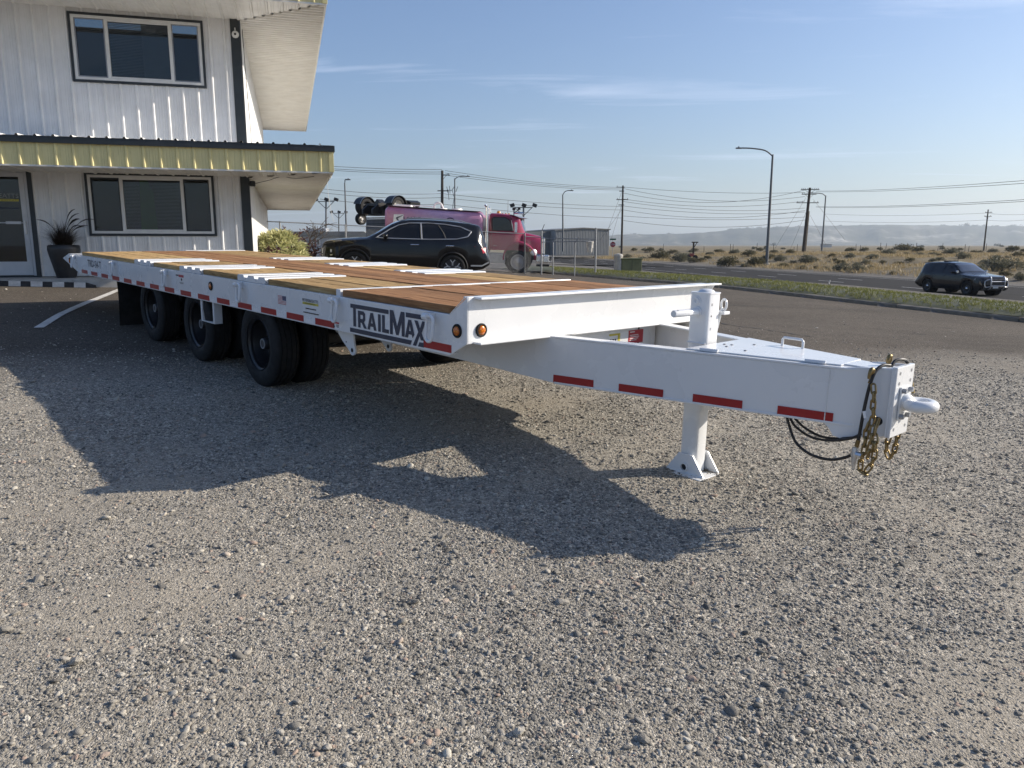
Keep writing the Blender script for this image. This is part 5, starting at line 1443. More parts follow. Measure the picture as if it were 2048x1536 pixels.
class Shell:
    """lofted car body; s runs from the nose (0) to the tail (L); local x = L/2 - s"""
    def __init__(self, L, hw, top, belt, sill, wheels, ra, zc, plan, roofw):
        self.L, self.hw = L, hw; self.top = interp(top); self.belt = interp(belt); self.sill = interp(sill); self.plan = interp(plan); self.wheels = wheels; self.ra = ra; self.zc = zc; self.roofw = roofw
    def low(self, s):
        z = self.sill(s)
        for w in self.wheels:
            d = abs(s - w)
            if d < self.ra: z = max(z, self.zc + math.sqrt(self.ra ** 2 - d * d))
        return z
    def section(self, s):
        zl = self.low(s); zt = self.top(s); zb = min(self.belt(s), zt - 0.05); zl = min(zl, zb - 0.04)
        w = self.hw * self.plan(s); k = max(0.0, min(1.0, (zt - zb) / 0.48))
        wr = self.roofw * self.plan(s) / max(self.plan(self.L / 2), 0.01)
        P = [(w * 0.955, zl), (w * 0.99, zl + 0.10 * (zb - zl)), (w, zl + 0.45 * (zb - zl)), (w * 0.995, zl + 0.62 * (zb - zl)), (w * 0.975, zl + 0.86 * (zb - zl)), (w * 0.955, zb)]
        e = w * 0.955; f = lambda q, flat: (e * (1 - q) + wr * q) * k + (w * flat) * (1 - k)
        P += [(f(0.12, 0.93), zb + 0.10 * (zt - zb)), (f(0.52, 0.87), zb + 0.50 * (zt - zb)), (f(0.88, 0.80), zb + 0.82 * (zt - zb)), (f(1.0, 0.66) * 0.93, zb + 0.945 * (zt - zb)), (f(1.0, 0.5) * 0.72, zt - 0.012 * k), (f(1.0, 0.4) * 0.36, zt + 0.004), (0.0, zt + 0.008)]
        return P
    def side_y(self, s, z):
        P = self.section(s); zz = [p[1] for p in P[:9]]; yy = [p[0] for p in P[:9]]
        return float(np.interp(z, zz, yy))
    def body(self, n=120):
        mb = MB(); rows = []
        ss = sorted(set(list(np.linspace(0, self.L, n)) + [w + d for w in self.wheels for d in (-self.ra - 0.001, -self.ra + 0.004, self.ra - 0.004, self.ra + 0.001)]))
        for s in ss:
            P = self.section(s); x = self.L / 2 - s
            rows.append([(x, -y, z) for y, z in P] + [(x, y, z) for y, z in P[-2::-1]])
        mb.grid(rows); m_ = len(rows[0]); k = len(rows)
        mb.f.append(tuple(range(m_))); mb.f.append(tuple(range((k - 1) * m_ + m_ - 1, (k - 1) * m_ - 1, -1)))
        mb.flip()
        return mb
    def side_panel(self, poly, off=0.006, side=1, n=10):
        """patch (s,z outline) lying on the body side"""
        v, f = fill_mesh([poly]); mb = MB()
        mb.add([(self.L / 2 - s, side * (self.side_y(s, z) + off), z) for s, z, _ in v], f)
        return mb
    def strip(self, poly, r, side=1, off=0.004, closed=True):
        P = []
        for i in range(len(poly) - (0 if closed else 1)):
            a, b = poly[i], poly[(i + 1) % len(poly)]
            for k in range(5): t = k / 5; P.append((a[0] + (b[0] - a[0]) * t, a[1] + (b[1] - a[1]) * t))
        if not closed: P.append(poly[-1])
        return MB().tube([(self.L / 2 - s, side * (self.side_y(s, z) + off), z) for s, z in P], r, 6, closed=closed)
    def top_patch(self, s0, s1, q0, q1, off=0.006, n=8):
        """patch over the upper surface between stations, q = fraction of roof half width"""
        rows = []
        for i in range(n + 1):
            s = s0 + (s1 - s0) * i / n; P = self.section(s); wid = np.interp(i / n, [0, 1], [q0, q1]); row = []
            for k in range(-6, 7):
                y = wid * k / 6; up = P[8:]; ys = [p[0] for p in up][::-1]; zs = [p[1] for p in up][::-1]
                row.append((self.L / 2 - s, y, float(np.interp(abs(y), ys, zs)) + off))
            rows.append(row)
        return MB().grid(rows)
def wheel_set(parent, pts, R, width, rim_fn, rimmat, tyre=None):
    w = width / 2
    tm_ = MB().lathe([(R * 0.66, -w * 0.85), (R * 0.72, -w), (R * 0.9, -w * 1.02), (R * 0.975, -w * 0.85), (R, -w * 0.5), (R, w * 0.5), (R * 0.975, w * 0.85), (R * 0.9, w * 1.02), (R * 0.72, w), (R * 0.66, w * 0.85)], 36, axis=(0, 1, 0)).mesh('wheel'); tm_.materials.append(MATS['rubber']); tm_.shade_smooth(); tm_.set_sharp_from_angle(angle=rad(40))
    rm = [f_(R, w) for f_ in rim_fn]
    for (x, y, z) in pts:
        o = bpy.data.objects.new('wheel', tm_); COL.objects.link(o); o.parent = parent; o.location = (x, y, z)
        if y < 0: o.rotation_euler = (0, 0, math.pi)
        for me, nm in rm:
            r = bpy.data.objects.new(nm, me); COL.objects.link(r); r.parent = o
def suv_rim(R, w):
    mb = MB(); r = R * 0.66
    mb.lathe([(r, w * 0.86), (r * 0.97, w * 0.80), (r * 0.93, w * 0.2), (0.0, w * 0.15)], 32, axis=(0, 1, 0)); me = mb.mesh('rim_barrel'); me.materials.append(MATS['alloy_dark']); me.shade_smooth(); me.set_sharp_from_angle(angle=rad(40)); return me, 'rim_barrel'
def suv_spokes(R, w):
    mb = MB(); r = R * 0.66; y0, y1 = w * 0.66, w * 0.84
    for k in range(5):
        a = 2 * math.pi * k / 5 + 0.3
        for s_ in (-1, 1):
            P = [(0.24, s_ * 0.28), (0.62, s_ * 0.12), (0.97, s_ * 0.34), (1.0, s_ * 0.24), (0.66, s_ * 0.02), (0.30, s_ * 0.10)]
            poly = [(r * q * math.cos(a + d), r * q * math.sin(a + d)) for q, d in P]
            mb.prism(poly, y0, y1, 'y')
    me = mb.mesh('spokes'); me.materials.append(MATS['spoke_silver']); return me, 'spokes'
def suv_hub(R, w):
    mb = MB().lathe([(0.0, w * 0.86), (R * 0.12, w * 0.86), (R * 0.15, w * 0.6)], 18, axis=(0, 1, 0)); me = mb.mesh('hub'); me.materials.append(MATS['alloy_dark']); return me, 'hub'

# ---- the parked black crossover
SV = Shell(4.79, 0.955,
    top=[(0, 0.80), (0.03, 0.92), (0.10, 0.99), (0.25, 1.04), (0.6, 1.09), (1.0, 1.125), (1.28, 1.155), (1.45, 1.24), (1.98, 1.57), (2.2, 1.655), (2.5, 1.70), (3.05, 1.715), (3.6, 1.70), (4.05, 1.668), (4.38, 1.632), (4.50, 1.61), (4.55, 1.52), (4.68, 1.20), (4.73, 1.04), (4.76, 0.86), (4.79, 0.70)],
    belt=[(0, 0.76), (0.1, 0.92), (0.6, 1.03), (1.2, 1.09), (2.5, 1.10), (3.6, 1.13), (4.4, 1.17), (4.79, 0.66)],
    sill=[(0, 0.34), (0.2, 0.26), (0.5, 0.24), (4.2, 0.28), (4.6, 0.36), (4.79, 0.48)],
    wheels=(0.93, 3.695), ra=0.435, zc=0.37, plan=[(0, 0.80), (0.12, 0.89), (0.4, 0.96), (0.9, 1.0), (3.8, 1.0), (4.4, 0.955), (4.7, 0.90), (4.79, 0.86)], roofw=0.635)
hx, hy = -3.27, 23.8
CAR = empty('black_crossover', 'glossy black crossover with tinted windows parked between trailer and fence', 'car', on_slope(hx, hy, 259.5) @ Matrix.Scale(1.03, 4))
SV.body().build('body', 'paint_black', CAR, smooth=38)
L2 = SV.L / 2
WINP = [(1.52, 1.145), (1.92, 1.40), (2.15, 1.52), (2.45, 1.588), (2.95, 1.607), (3.45, 1.592), (3.92, 1.535), (4.24, 1.41), (4.12, 1.265), (3.80, 1.185), (3.0, 1.15), (2.0, 1.14)]
for s_ in (1, -1):
    SV.side_panel(WINP, 0.006, s_).build('side_glass', 'tint', CAR)
    SV.strip(WINP, 0.016, s_, 0.006).build('window_trim', 'satin_silver', CAR, smooth=60)
    SV.strip([(2.80, 1.14), (2.78, 1.605)], 0.022, s_, 0.004, closed=False).build('door_pillar', 'satin_silver', CAR)
    SV.strip([(3.50, 1.15), (3.42, 1.35), (3.28, 1.56)], 0.014, s_, 0.004, closed=False).build('quarter_pillar', 'cladding', CAR)
    for (a, z) in ((2.62, 0.985), (3.62, 0.985)):
        SV.strip([(a - 0.14, z), (a + 0.10, z + 0.006)], 0.016, s_, 0.018, closed=False).build('door_handle', 'chrome', CAR, smooth=60)
    SV.strip([(1.42, 0.315), (3.22, 0.345)], 0.030, s_, 0.0, closed=False).build('sill_strip', 'satin_silver', CAR, smooth=60)
    for w in SV.wheels:
        P = [(w + 0.435 * math.cos(a), 0.37 + 0.435 * math.sin(a)) for a in np.linspace(rad(-5), rad(185), 20)]
        q = MB().tube([(L2 - s, s_ * (SV.side_y(min(max(s, 0.02), 4.77), max(z, 0.36)) + 0.004), z) for s, z in P], 0.038, 6); q.build('arch_cladding', 'cladding', CAR, smooth=60)
    mr = MB(); ym = SV.side_y(1.72, 1.14); mr.lathe([(0.0, -0.10), (0.05, -0.095), (0.075, -0.03), (0.075, 0.04), (0.05, 0.09), (0.0, 0.095)], 14, (L2 - 1.78, s_ * (ym + 0.13), 1.20), (0.25, s_ * 1.0, 0)); mr.box(L2 - 1.80, L2 - 1.74, min(s_ * ym, s_ * (ym + 0.12)), max(s_ * ym, s_ * (ym + 0.12)), 1.13, 1.17)
    mr.build('door_mirror', 'paint_black', CAR, smooth=60)
    SV.side_panel([(0.03, 0.66), (0.30, 0.70), (0.30, 0.78), (0.04, 0.80)], 0.008, s_).build('headlamp', 'lamp_clear', CAR)
    SV.side_panel([(0.02, 0.60), (0.32, 0.615), (0.32, 0.64), (0.02, 0.625)], 0.012, s_).build('chrome_bar', 'chrome', CAR)
    SV.side_panel([(4.30, 0.99), (4.52, 0.96), (4.58, 0.80), (4.66, 0.84), (4.68, 0.97), (4.55, 1.02)], 0.010, s_).build('tail_lamp', 'tail_red', CAR)
    SV.side_panel([(4.22, 0.425), (4.55, 0.43), (4.76, 0.53), (4.76, 0.58), (4.56, 0.475), (4.22, 0.465)], 0.012, s_).build('bumper_trim', 'satin_silver', CAR)
    # raised roof rail
    P = [(L2 - s, s_ * 0.56, SV.top(s) + 0.02 + (0.012 if 2.4 < s < 4.1 else -0.02)) for s in np.linspace(2.2, 4.25, 16)]
    MB().tube(P, 0.016, 6).build('roof_rail', 'satin_silver', CAR, smooth=60)
SV.top_patch(1.50, 2.16, 0.72, 0.56).build('windscreen', 'windscreen', CAR, smooth=60)
SV.top_patch(4.57, 4.67, 0.50, 0.54, 0.003).build('rear_glass', 'cladding', CAR, smooth=60)
gr_ = MB().box(L2 - 0.015, L2 + 0.015, -0.58, 0.58, 0.50, 0.74)
gr_.build('grille', 'alloy_dark', CAR, bevel=0.02); MB().box(L2 - 0.06, L2 + 0.02, -0.66, 0.66, 0.30, 0.44).build('lower_bumper', 'cladding', CAR, bevel=0.03)
ub = MB().box(-2.0, 2.0, -0.80, 0.80, 0.26, 0.75); ub.build('underbody', 'cladding', CAR)
for s_ in (1, -1):
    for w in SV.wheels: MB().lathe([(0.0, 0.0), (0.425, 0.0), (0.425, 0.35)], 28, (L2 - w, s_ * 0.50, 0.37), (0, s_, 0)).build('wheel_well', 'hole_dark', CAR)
wheel_set(CAR, [(L2 - w, s_ * 0.835, 0.365) for w in SV.wheels for s_ in (1, -1)], 0.378, 0.23, [suv_rim, suv_spokes, suv_hub], None)

# ---- the dark patrol car on the road
PV = Shell(5.05, 0.985,
    top=[(0, 0.78), (0.03, 0.90), (0.12, 1.02), (0.4, 1.07), (1.0, 1.12), (1.35, 1.16), (1.5, 1.22), (2.15, 1.62), (2.45, 1.73), (2.9, 1.765), (3.6, 1.765), (4.3, 1.73), (4.62, 1.68), (4.70, 1.62), (4.85, 1.2), (4.98, 0.95), (5.05, 0.72)],
    belt=[(0, 0.74), (0.1, 0.94), (0.6, 1.04), (1.3, 1.11), (2.5, 1.13), (4.5, 1.16), (5.05, 0.68)],
    sill=[(0, 0.36), (0.3, 0.26), (4.6, 0.30), (5.05, 0.45)],
    wheels=(0.90, 3.925), ra=0.44, zc=0.38, plan=[(0, 0.82), (0.15, 0.90), (0.5, 0.97), (1.0, 1.0), (4.2, 1.0), (4.8, 0.95), (5.05, 0.90)], roofw=0.67)
pc = R0 + RN * 2.35 + RD * 6.6
POL = empty('patrol_car', 'dark unmarked patrol car with push bumper driving along the road', 'car', on_slope(pc.x, pc.y, 169.6, (0, 0), ROAD_Z))
PV.body().build('body', 'paint_navy_black', POL, smooth=38)
L2 = PV.L / 2
PW = [(1.62, 1.16), (2.15, 1.50), (2.5, 1.63), (3.2, 1.66), (4.1, 1.64), (4.58, 1.55), (4.66, 1.22), (3.2, 1.17)]
for s_ in (1, -1):
    PV.side_panel(PW, 0.006, s_).build('side_glass', 'tint', POL)
    for a in (2.82, 3.72): PV.strip([(a, 1.17), (a - 0.03, 1.65)], 0.025, s_, 0.003, closed=False).build('door_pillar', 'paint_navy_black', POL)
    for a in (2.62, 3.50): PV.strip([(a - 0.12, 1.0), (a + 0.1, 1.0)], 0.014, s_, 0.012, closed=False).build('door_handle', 'cladding', POL)
    ym = PV.side_y(1.85, 1.16); mr = MB(); mr.box(L2 - 1.95, L2 - 1.83, min(s_ * (ym + 0.02), s_ * (ym + 0.24)), max(s_ * (ym + 0.02), s_ * (ym + 0.24)), 1.15, 1.29)
    mr.build('door_mirror', 'paint_navy_black', POL, bevel=0.04, bseg=3)
    PV.side_panel([(0.05, 0.80), (0.42, 0.86), (0.40, 0.94), (0.08, 0.92)], 0.008, s_).build('headlamp', 'lamp_clear', POL)
    PV.side_panel([(4.66, 1.0), (4.9, 0.98), (4.88, 1.12), (4.70, 1.14)], 0.008, s_).build('tail_lamp', 'tail_red', POL)
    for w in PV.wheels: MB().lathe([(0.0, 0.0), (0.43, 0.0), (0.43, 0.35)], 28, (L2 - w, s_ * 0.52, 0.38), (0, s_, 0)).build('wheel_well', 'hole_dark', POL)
    # spotlight on the pillar
MB().lathe([(0.0, 0.06), (0.07, 0.06), (0.075, 0.0), (0.05, -0.07), (0.0, -0.08)], 14, (L2 - 1.72, 0.93, 1.25), (1, 0.1, 0)).build('spotlight', 'chrome', POL, smooth=60)
MB().lathe([(0.0, 0.06), (0.07, 0.06), (0.075, 0.0), (0.05, -0.07), (0.0, -0.08)], 14, (L2 - 1.72, -0.93, 1.25), (1, -0.1, 0)).build('spotlight', 'chrome', POL, smooth=60)
PV.top_patch(1.58, 2.32, 0.76, 0.60).build('windscreen', 'windscreen', POL, smooth=60)
PV.top_patch(4.72, 4.86, 0.55, 0.62).build('rear_glass', 'tint', POL)
MB().box(-2.1, 2.1, -0.82, 0.82, 0.27, 0.75).build('underbody', 'cladding', POL)
gr_ = MB().box(L2 - 0.02, L2 + 0.012, -0.55, 0.55, 0.60, 0.90); gr_.build('grille', 'alloy_dark', POL, bevel=0.02)
MB().box(L2 - 0.05, L2 + 0.03, -0.72, 0.72, 0.34, 0.52).build('lower_bumper', 'cladding', POL, bevel=0.03)
pb_ = MB()
for y in (-0.42, 0.42): pb_.tube(smooth_path([(L2 + 0.03, y, 0.35), (L2 + 0.16, y, 0.45), (L2 + 0.20, y, 0.75), (L2 + 0.14, y, 1.0), (L2 + 0.02, y, 1.06)]), 0.032, 8)
for z in (0.55, 0.78): pb_.tube([(L2 + 0.19, -0.42, z), (L2 + 0.19, 0.42, z)], 0.028, 8)
for y in (-0.68, 0.68): pb_.tube(smooth_path([(L2 + 0.14, y * 0.62, 0.52), (L2 + 0.1, y, 0.5), (L2 + 0.08, y, 0.8), (L2 + 0.14, y * 0.62, 0.9)]), 0.024, 8)
pb_.build('push_bumper', 'satin_silver', POL, smooth=60)
MB().box(L2 + 0.05, L2 + 0.07, -0.16, 0.16, 0.42, 0.54).build('number_plate', 'decal_white', POL)
for k, y in enumerate((-0.30, 0.0, 0.30)):
    MB().box(-0.95, -0.75, y - 0.10, y + 0.10, 1.765, 1.83).build('roof_equipment', 'cladding', POL, bevel=0.02)
MB().tube([(-0.4, 0.1, 1.76), (-0.44, 0.1, 2.0)], 0.008, 5).build('aerial', 'cladding', POL)
def steel_rim(R, w):
    mb = MB(); r = R * 0.66; mb.lathe([(r, w * 0.86), (r * 0.95, w * 0.80), (r * 0.90, w * 0.3), (r * 0.6, w * 0.55), (r * 0.3, w * 0.6), (0.0, w * 0.6)], 32, axis=(0, 1, 0)); me = mb.mesh('rim'); me.materials.append(MATS['black_steel']); me.shade_smooth(); return me, 'rim'
def steel_cap(R, w):
    mb = MB().lathe([(0.0, w * 0.95), (R * 0.14, w * 0.92), (R * 0.19, w * 0.6)], 16, axis=(0, 1, 0)); me = mb.mesh('hub_cap'); me.materials.append(MATS['chrome']); me.shade_smooth(); return me, 'hub_cap'
wheel_set(POL, [(L2 - w, s_ * 0.86, 0.378) for w in PV.wheels for s_ in (1, -1)], 0.378, 0.245, [steel_rim, steel_cap], None)

# ---- magenta water truck behind the fence
def tank_paint():
    m, t, out = new_mat('tank_graphic'); N = NT(t); pos = N.coord('Object')
    sp = t.nodes.new('ShaderNodeSeparateXYZ'); t.links.new(pos, sp.inputs[0])
    n = N.noise(pos, 5, 7, 0.72); n2 = N.noise(pos, 0.9, 3)
    a = N.mix(n, (0.33, 0.07, 0.16), (0.54, 0.25, 0.36)); b = N.mix(n, (0.27, 0.17, 0.33), (0.50, 0.37, 0.56))
    f = N.ramp(N.math('ADD', N.math('MULTIPLY', N.math('ABSOLUTE', N.math('ADD', sp.outputs[0], 5.0)), 0.30), N.math('MULTIPLY', n2, 0.5)), [(0.35, 1.0), (0.95, 0.0)])
    q = N.bsdf(N.mix(f, a, b), 0.35, coat=0.3); t.links.new(q.outputs[0], out.inputs[0]); MATS['tank'] = m
tank_paint()
mat('tank_top', (0.66, 0.46, 0.52), 0.45, var=0.1, dirt=0.3)
TX, TY = 1.74, 36.7
TRK = empty('water_truck', 'magenta water truck with pink and purple tank parked behind chain link fence', 'truck', on_slope(TX, TY, 92.0, (-0.02, -0.005)))
# cab and bonnet: x forward from the bumper, so the body lies at negative x
cab = MB()
def cabrow(x, half, prof_): return [(x, -half * f, z) for f, z in prof_] + [(x, half * f, z) for f, z in prof_[::-1]]
body = []
def roof_prof(z0, z1, crown=0.0, shoulder=0.9): return [(1.0, z0), (1.0, z0 + (z1 - z0) * 0.55), (0.985, z0 + (z1 - z0) * 0.8), (shoulder, z1 - 0.05), (shoulder - 0.12, z1), (0.0, z1 + crown)]
for x, half, z0, z1 in ((-0.36, 0.56, 0.95, 1.62), (-0.42, 0.60, 0.90, 1.70), (-0.8, 0.70, 1.0, 1.78), (-1.25, 0.82, 1.0, 1.87)):
    body.append(cabrow(x, half, roof_prof(z0, z1, 0.03, 0.86)))
cab.grid(body); m_ = len(body[0]); cab.f.append(tuple(range(m_))); cab.build('bonnet', 'paint_magenta', TRK, smooth=35)
body = []
for x, half, z0, z1 in ((-1.16, 0.62, 1.05, 1.88), (-1.24, 0.72, 1.05, 2.05), (-1.40, 0.86, 1.05, 2.50), (-1.50, 0.94, 1.05, 2.60), (-1.80, 1.04, 1.05, 2.66), (-2.3, 1.05, 1.05, 2.70), (-2.70, 1.05, 1.05, 2.71), (-2.78, 1.02, 1.06, 2.66)):
    body.append(cabrow(x, half, roof_prof(z0, z1, 0.03, 0.93)))
cb = MB().grid(body); m_ = len(body[0]); cb.f.append(tuple(range(m_))); k0 = (len(body) - 1) * m_; cb.f.append(tuple(range(k0 + m_ - 1, k0 - 1, -1))); cb.build('cab', 'paint_magenta', TRK, smooth=35)
for s_ in (1, -1):
    gl = MB().add([(-1.70, s_ * 1.056, 1.94), (-2.62, s_ * 1.056, 1.94), (-2.64, s_ * 1.05, 2.45), (-2.58, s_ * 1.045, 2.50), (-2.08, s_ * 1.045, 2.50), (-1.86, s_ * 1.05, 2.38)], [(0, 1, 2, 3, 4, 5)]); gl.build('side_glass', 'tint', TRK)
    fr = MB().tube([(-1.68, s_ * 1.058, 1.92), (-2.64, s_ * 1.058, 1.92), (-2.66, s_ * 1.052, 2.46), (-2.59, s_ * 1.047, 2.52), (-2.06, s_ * 1.047, 2.52), (-1.84, s_ * 1.052, 2.40)], 0.018, 6, closed=True); fr.build('window_seal', 'cladding', TRK)
    dl = MB().tube([(-1.62, s_ * 1.052, 1.08), (-1.62, s_ * 1.052, 1.9)], 0.008, 5); dl.tube([(-2.68, s_ * 1.052, 1.08), (-2.70, s_ * 1.052, 2.5)], 0.008, 5); dl.build('door_seam', 'cladding', TRK)
    MB().box(-2.58, -2.42, min(s_ * 1.05, s_ * 1.08), max(s_ * 1.05, s_ * 1.08), 1.24, 1.27).build('door_handle', 'chrome', TRK)
    mb = MB(); mb.box(-1.62, -1.50, min(s_ * 1.16, s_ * 1.34), max(s_ * 1.16, s_ * 1.34), 1.85, 2.30); mb.tube([(-1.60, s_ * 1.04, 2.32), (-1.56, s_ * 1.24, 2.32)], 0.014, 6); mb.tube([(-1.60, s_ * 1.04, 1.84), (-1.56, s_ * 1.24, 1.84)], 0.014, 6); mb.build('mirror', 'chrome', TRK, bevel=0.03)
    # flared front wing
    rows = []
    for a in np.linspace(rad(-2), rad(186), 22):
        c_, sn = math.cos(a), math.sin(a); x = -1.44 + 0.70 * c_; z = 0.70 + 0.74 * sn
        if c_ > 0.25: x += 0.14 * (c_ - 0.25)
        rows.append([(x * 1.0 - 0.06 * c_, s_ * 1.17, z - 0.12 * sn - 0.02), (x, s_ * 1.20, z - 0.03), (x, s_ * 1.16, z + 0.02), (x, s_ * 0.70, z + 0.06)])
    w_ = MB().grid(rows)
    if s_ > 0: w_.flip()
    w_.build('wing', 'paint_magenta', TRK, smooth=50)
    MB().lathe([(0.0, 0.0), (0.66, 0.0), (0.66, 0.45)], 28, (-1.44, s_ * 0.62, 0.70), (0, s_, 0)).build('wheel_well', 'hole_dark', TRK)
    MB().lathe([(0.0, 0.05), (0.10, 0.045), (0.15, 0.02), (0.16, -0.06)], 16, (-0.72, s_ * 1.13, 0.98), (0.55, s_, 0.25)).build('headlamp', 'lamp_clear', TRK, smooth=50)
    MB().lathe([(0.0, 0.04), (0.06, 0.035), (0.08, 0.0)], 12, (-0.86, s_ * 1.165, 1.08), (0.45, s_, 0.2)).build('turn_lamp', 'lamp_amber', TRK, smooth=50)
    MB().box(-3.05, -2.05, min(s_ * 0.68, s_ * 1.16), max(s_ * 0.68, s_ * 1.16), 0.47, 0.90).build('step_box', 'dull_alu', TRK, bevel=0.02)
    st = MB().tube(smooth_path([(-2.90, s_ * 1.00, 0.95), (-2.90, s_ * 1.00, 2.85), (-2.92, s_ * 1.01, 2.98), (-3.00, s_ * 1.03, 3.07)]), 0.065, 10); st.build('exhaust_stack', 'chrome', TRK, smooth=60)
    MB().tube([(-2.90, s_ * 1.02, 1.15), (-2.90, s_ * 1.02, 1.9)], 0.095, 12).build('heat_shield', 'chrome', TRK, smooth=60)
ws = MB().grid([[(-1.10 - 0.62 * a * a, a * 1.045, 1.93) for a in np.linspace(-1, 1, 11)], [(-1.18 - 0.58 * a * a, a * 1.045, 2.2) for a in np.linspace(-1, 1, 11)], [(-1.30 - 0.52 * a * a, a * 1.03, 2.52) for a in np.linspace(-1, 1, 11)]]); ws.build('windscreen', 'windscreen', TRK, smooth=60)
vs2 = MB().grid([[(-1.75 - 0.1 * abs(y), y, 2.66) for y in np.linspace(-1.0, 1.0, 7)], [(-1.35 - 0.3 * abs(y), y, 2.62) for y in np.linspace(-1.06, 1.06, 7)], [(-1.02 - 0.35 * abs(y), y, 2.52) for y in np.linspace(-1.08, 1.08, 7)]]); vs2.build('sun_visor', 'satin_silver', TRK, smooth=60)
gr_ = MB().box(-0.37, -0.22, -0.52, 0.52, 0.90, 1.66); gr_.build('grille', 'chrome', TRK, bevel=0.05, bseg=3)
for k in range(9): MB().box(-0.22, -0.205, -0.44 + k * 0.105, -0.40 + k * 0.105, 0.98, 1.56).build('grille_bar', 'alloy_dark', TRK)
bp = MB().box(-0.30, -0.02, -1.15, 1.15, 0.52, 0.86); bp.box(-0.62, -0.30, 0.92, 1.17, 0.53, 0.85); bp.box(-0.62, -0.30, -1.17, -0.92, 0.53, 0.85); bp.build('bumper', 'chrome', TRK, bevel=0.04, bseg=3)
for y in (-0.6, 0.6):
    MB().tube([(-0.05, y, 0.55), (0.12, y, 0.55), (0.16, y, 0.62)], 0.03, 8).build('spray_nozzle', 'dull_alu', TRK)
    MB().lathe([(0.0, 0.0), (0.07, 0.01), (0.08, 0.06)], 12, (0.12, y * 1.3, 0.68), (1, 0, 0)).build('spray_head', 'dull_alu', TRK)
MB().box(-0.6, 0.0, -0.8, 0.8, 0.34, 0.42).build('spray_bar', 'cladding', TRK)
# roof fittings
bc = MB().lathe([(0.0, 0.16), (0.06, 0.15), (0.09, 0.10), (0.10, 0.0)], 14, (-2.45, 0.55, 2.72), (0, 0, 1)); bc.build('beacon', 'lamp_amber', TRK, smooth=60)
for x in (-1.95, -2.1, -2.25): MB().lathe([(0.0, 0.07), (0.04, 0.06), (0.05, 0.0)], 10, (x, 0.3, 2.70), (0, 0, 1)).build('cab_lamp', 'lamp_amber', TRK)
MB().tube([(-2.0, 0.2, 2.70), (-2.0, 0.2, 3.35)], 0.010, 5).build('aerial', 'galv', TRK)
h = MB().tube([(-1.70, 0.4, 2.78), (-1.28, 0.4, 2.78)], [0.03, 0.07], 10); h.build('air_horn', 'chrome', TRK)
h = MB(); h.box(-1.75, -1.70, 0.55, 0.60, 2.62, 2.95); h.box(-1.80, -1.66, 0.50, 0.66, 2.92, 3.05); h.box(-1.55, -1.42, 0.50, 0.66, 2.95, 3.06); h.tube([(-1.73, 0.58, 2.8), (-1.48, 0.58, 2.96)], 0.02, 6); h.build('work_lamp', 'cladding', TRK)
# tank
rows = []
for x, zt in ((-3.08, 2.70), (-3.20, 2.74), (-5.5, 2.84), (-7.45, 2.93), (-7.55, 2.90)):
    e = 0.93 if x in (-3.08, -7.55) else 1.0; row = []
    for a in np.linspace(0, 2 * math.pi, 36, endpoint=False):
        cx_ = math.cos(a); sx = math.sin(a); p_ = 0.28
        row.append((x, 1.20 * e * math.copysign(abs(cx_) ** p_, cx_), (0.98 + zt) / 2 + (zt - 0.98) / 2 * e * math.copysign(abs(sx) ** p_, sx)))
    rows.append(row + row[:1])
tk = MB().grid(rows); n_ = len(rows[0]); tk.f.append(tuple(range(n_ - 2, -1, -1))); b_ = 4 * n_; tk.f.append(tuple(range(b_, b_ + n_ - 1))); tk.flip(); tk.build('tank', 'tank', TRK, smooth=40)
MB().box(-7.4, -3.2, -1.05, 1.05, 2.72, 2.80).build('tank_walkway', 'tank_top', TRK) if False else None
tp_ = MB().add([(-3.2, -1.08, 2.765), (-3.2, 1.08, 2.765), (-7.45, 1.08, 2.955), (-7.45, -1.08, 2.955)], [(0, 1, 2, 3)]); tp_.build('tank_walkway', 'tank_top', TRK)
rl = MB()
rl.tube([(-7.4, 0.9, 3.10), (-5.6, 0.9, 3.04)], 0.022, 6)
for x in (-7.4, -6.5, -5.6): rl.tube([(x, 0.9, 2.85), (x, 0.9, 3.09)], 0.02, 6)
rl.build('hand_rail', 'vinyl_white', TRK)
MB().box(-7.45, -6.6, 0.3, 1.0, 2.95, 3.06).build('manhole_guard', 'vinyl_white', TRK)
MB().tube(smooth_path([(-5.55, 0.75, 2.85), (-5.53, 0.75, 3.1), (-5.40, 0.75, 3.22), (-5.22, 0.75, 3.16), (-5.12, 0.75, 2.95)]), 0.045, 8).build('vent_pipe', 'vinyl_white', TRK, smooth=60)
for x in (-5.1, -4.4): MB().lathe([(0.0, 0.09), (0.25, 0.08), (0.28, 0.0)], 18, (x, 0.1, 2.84), (0, 0, 1)).build('hatch', 'vinyl_white', TRK)
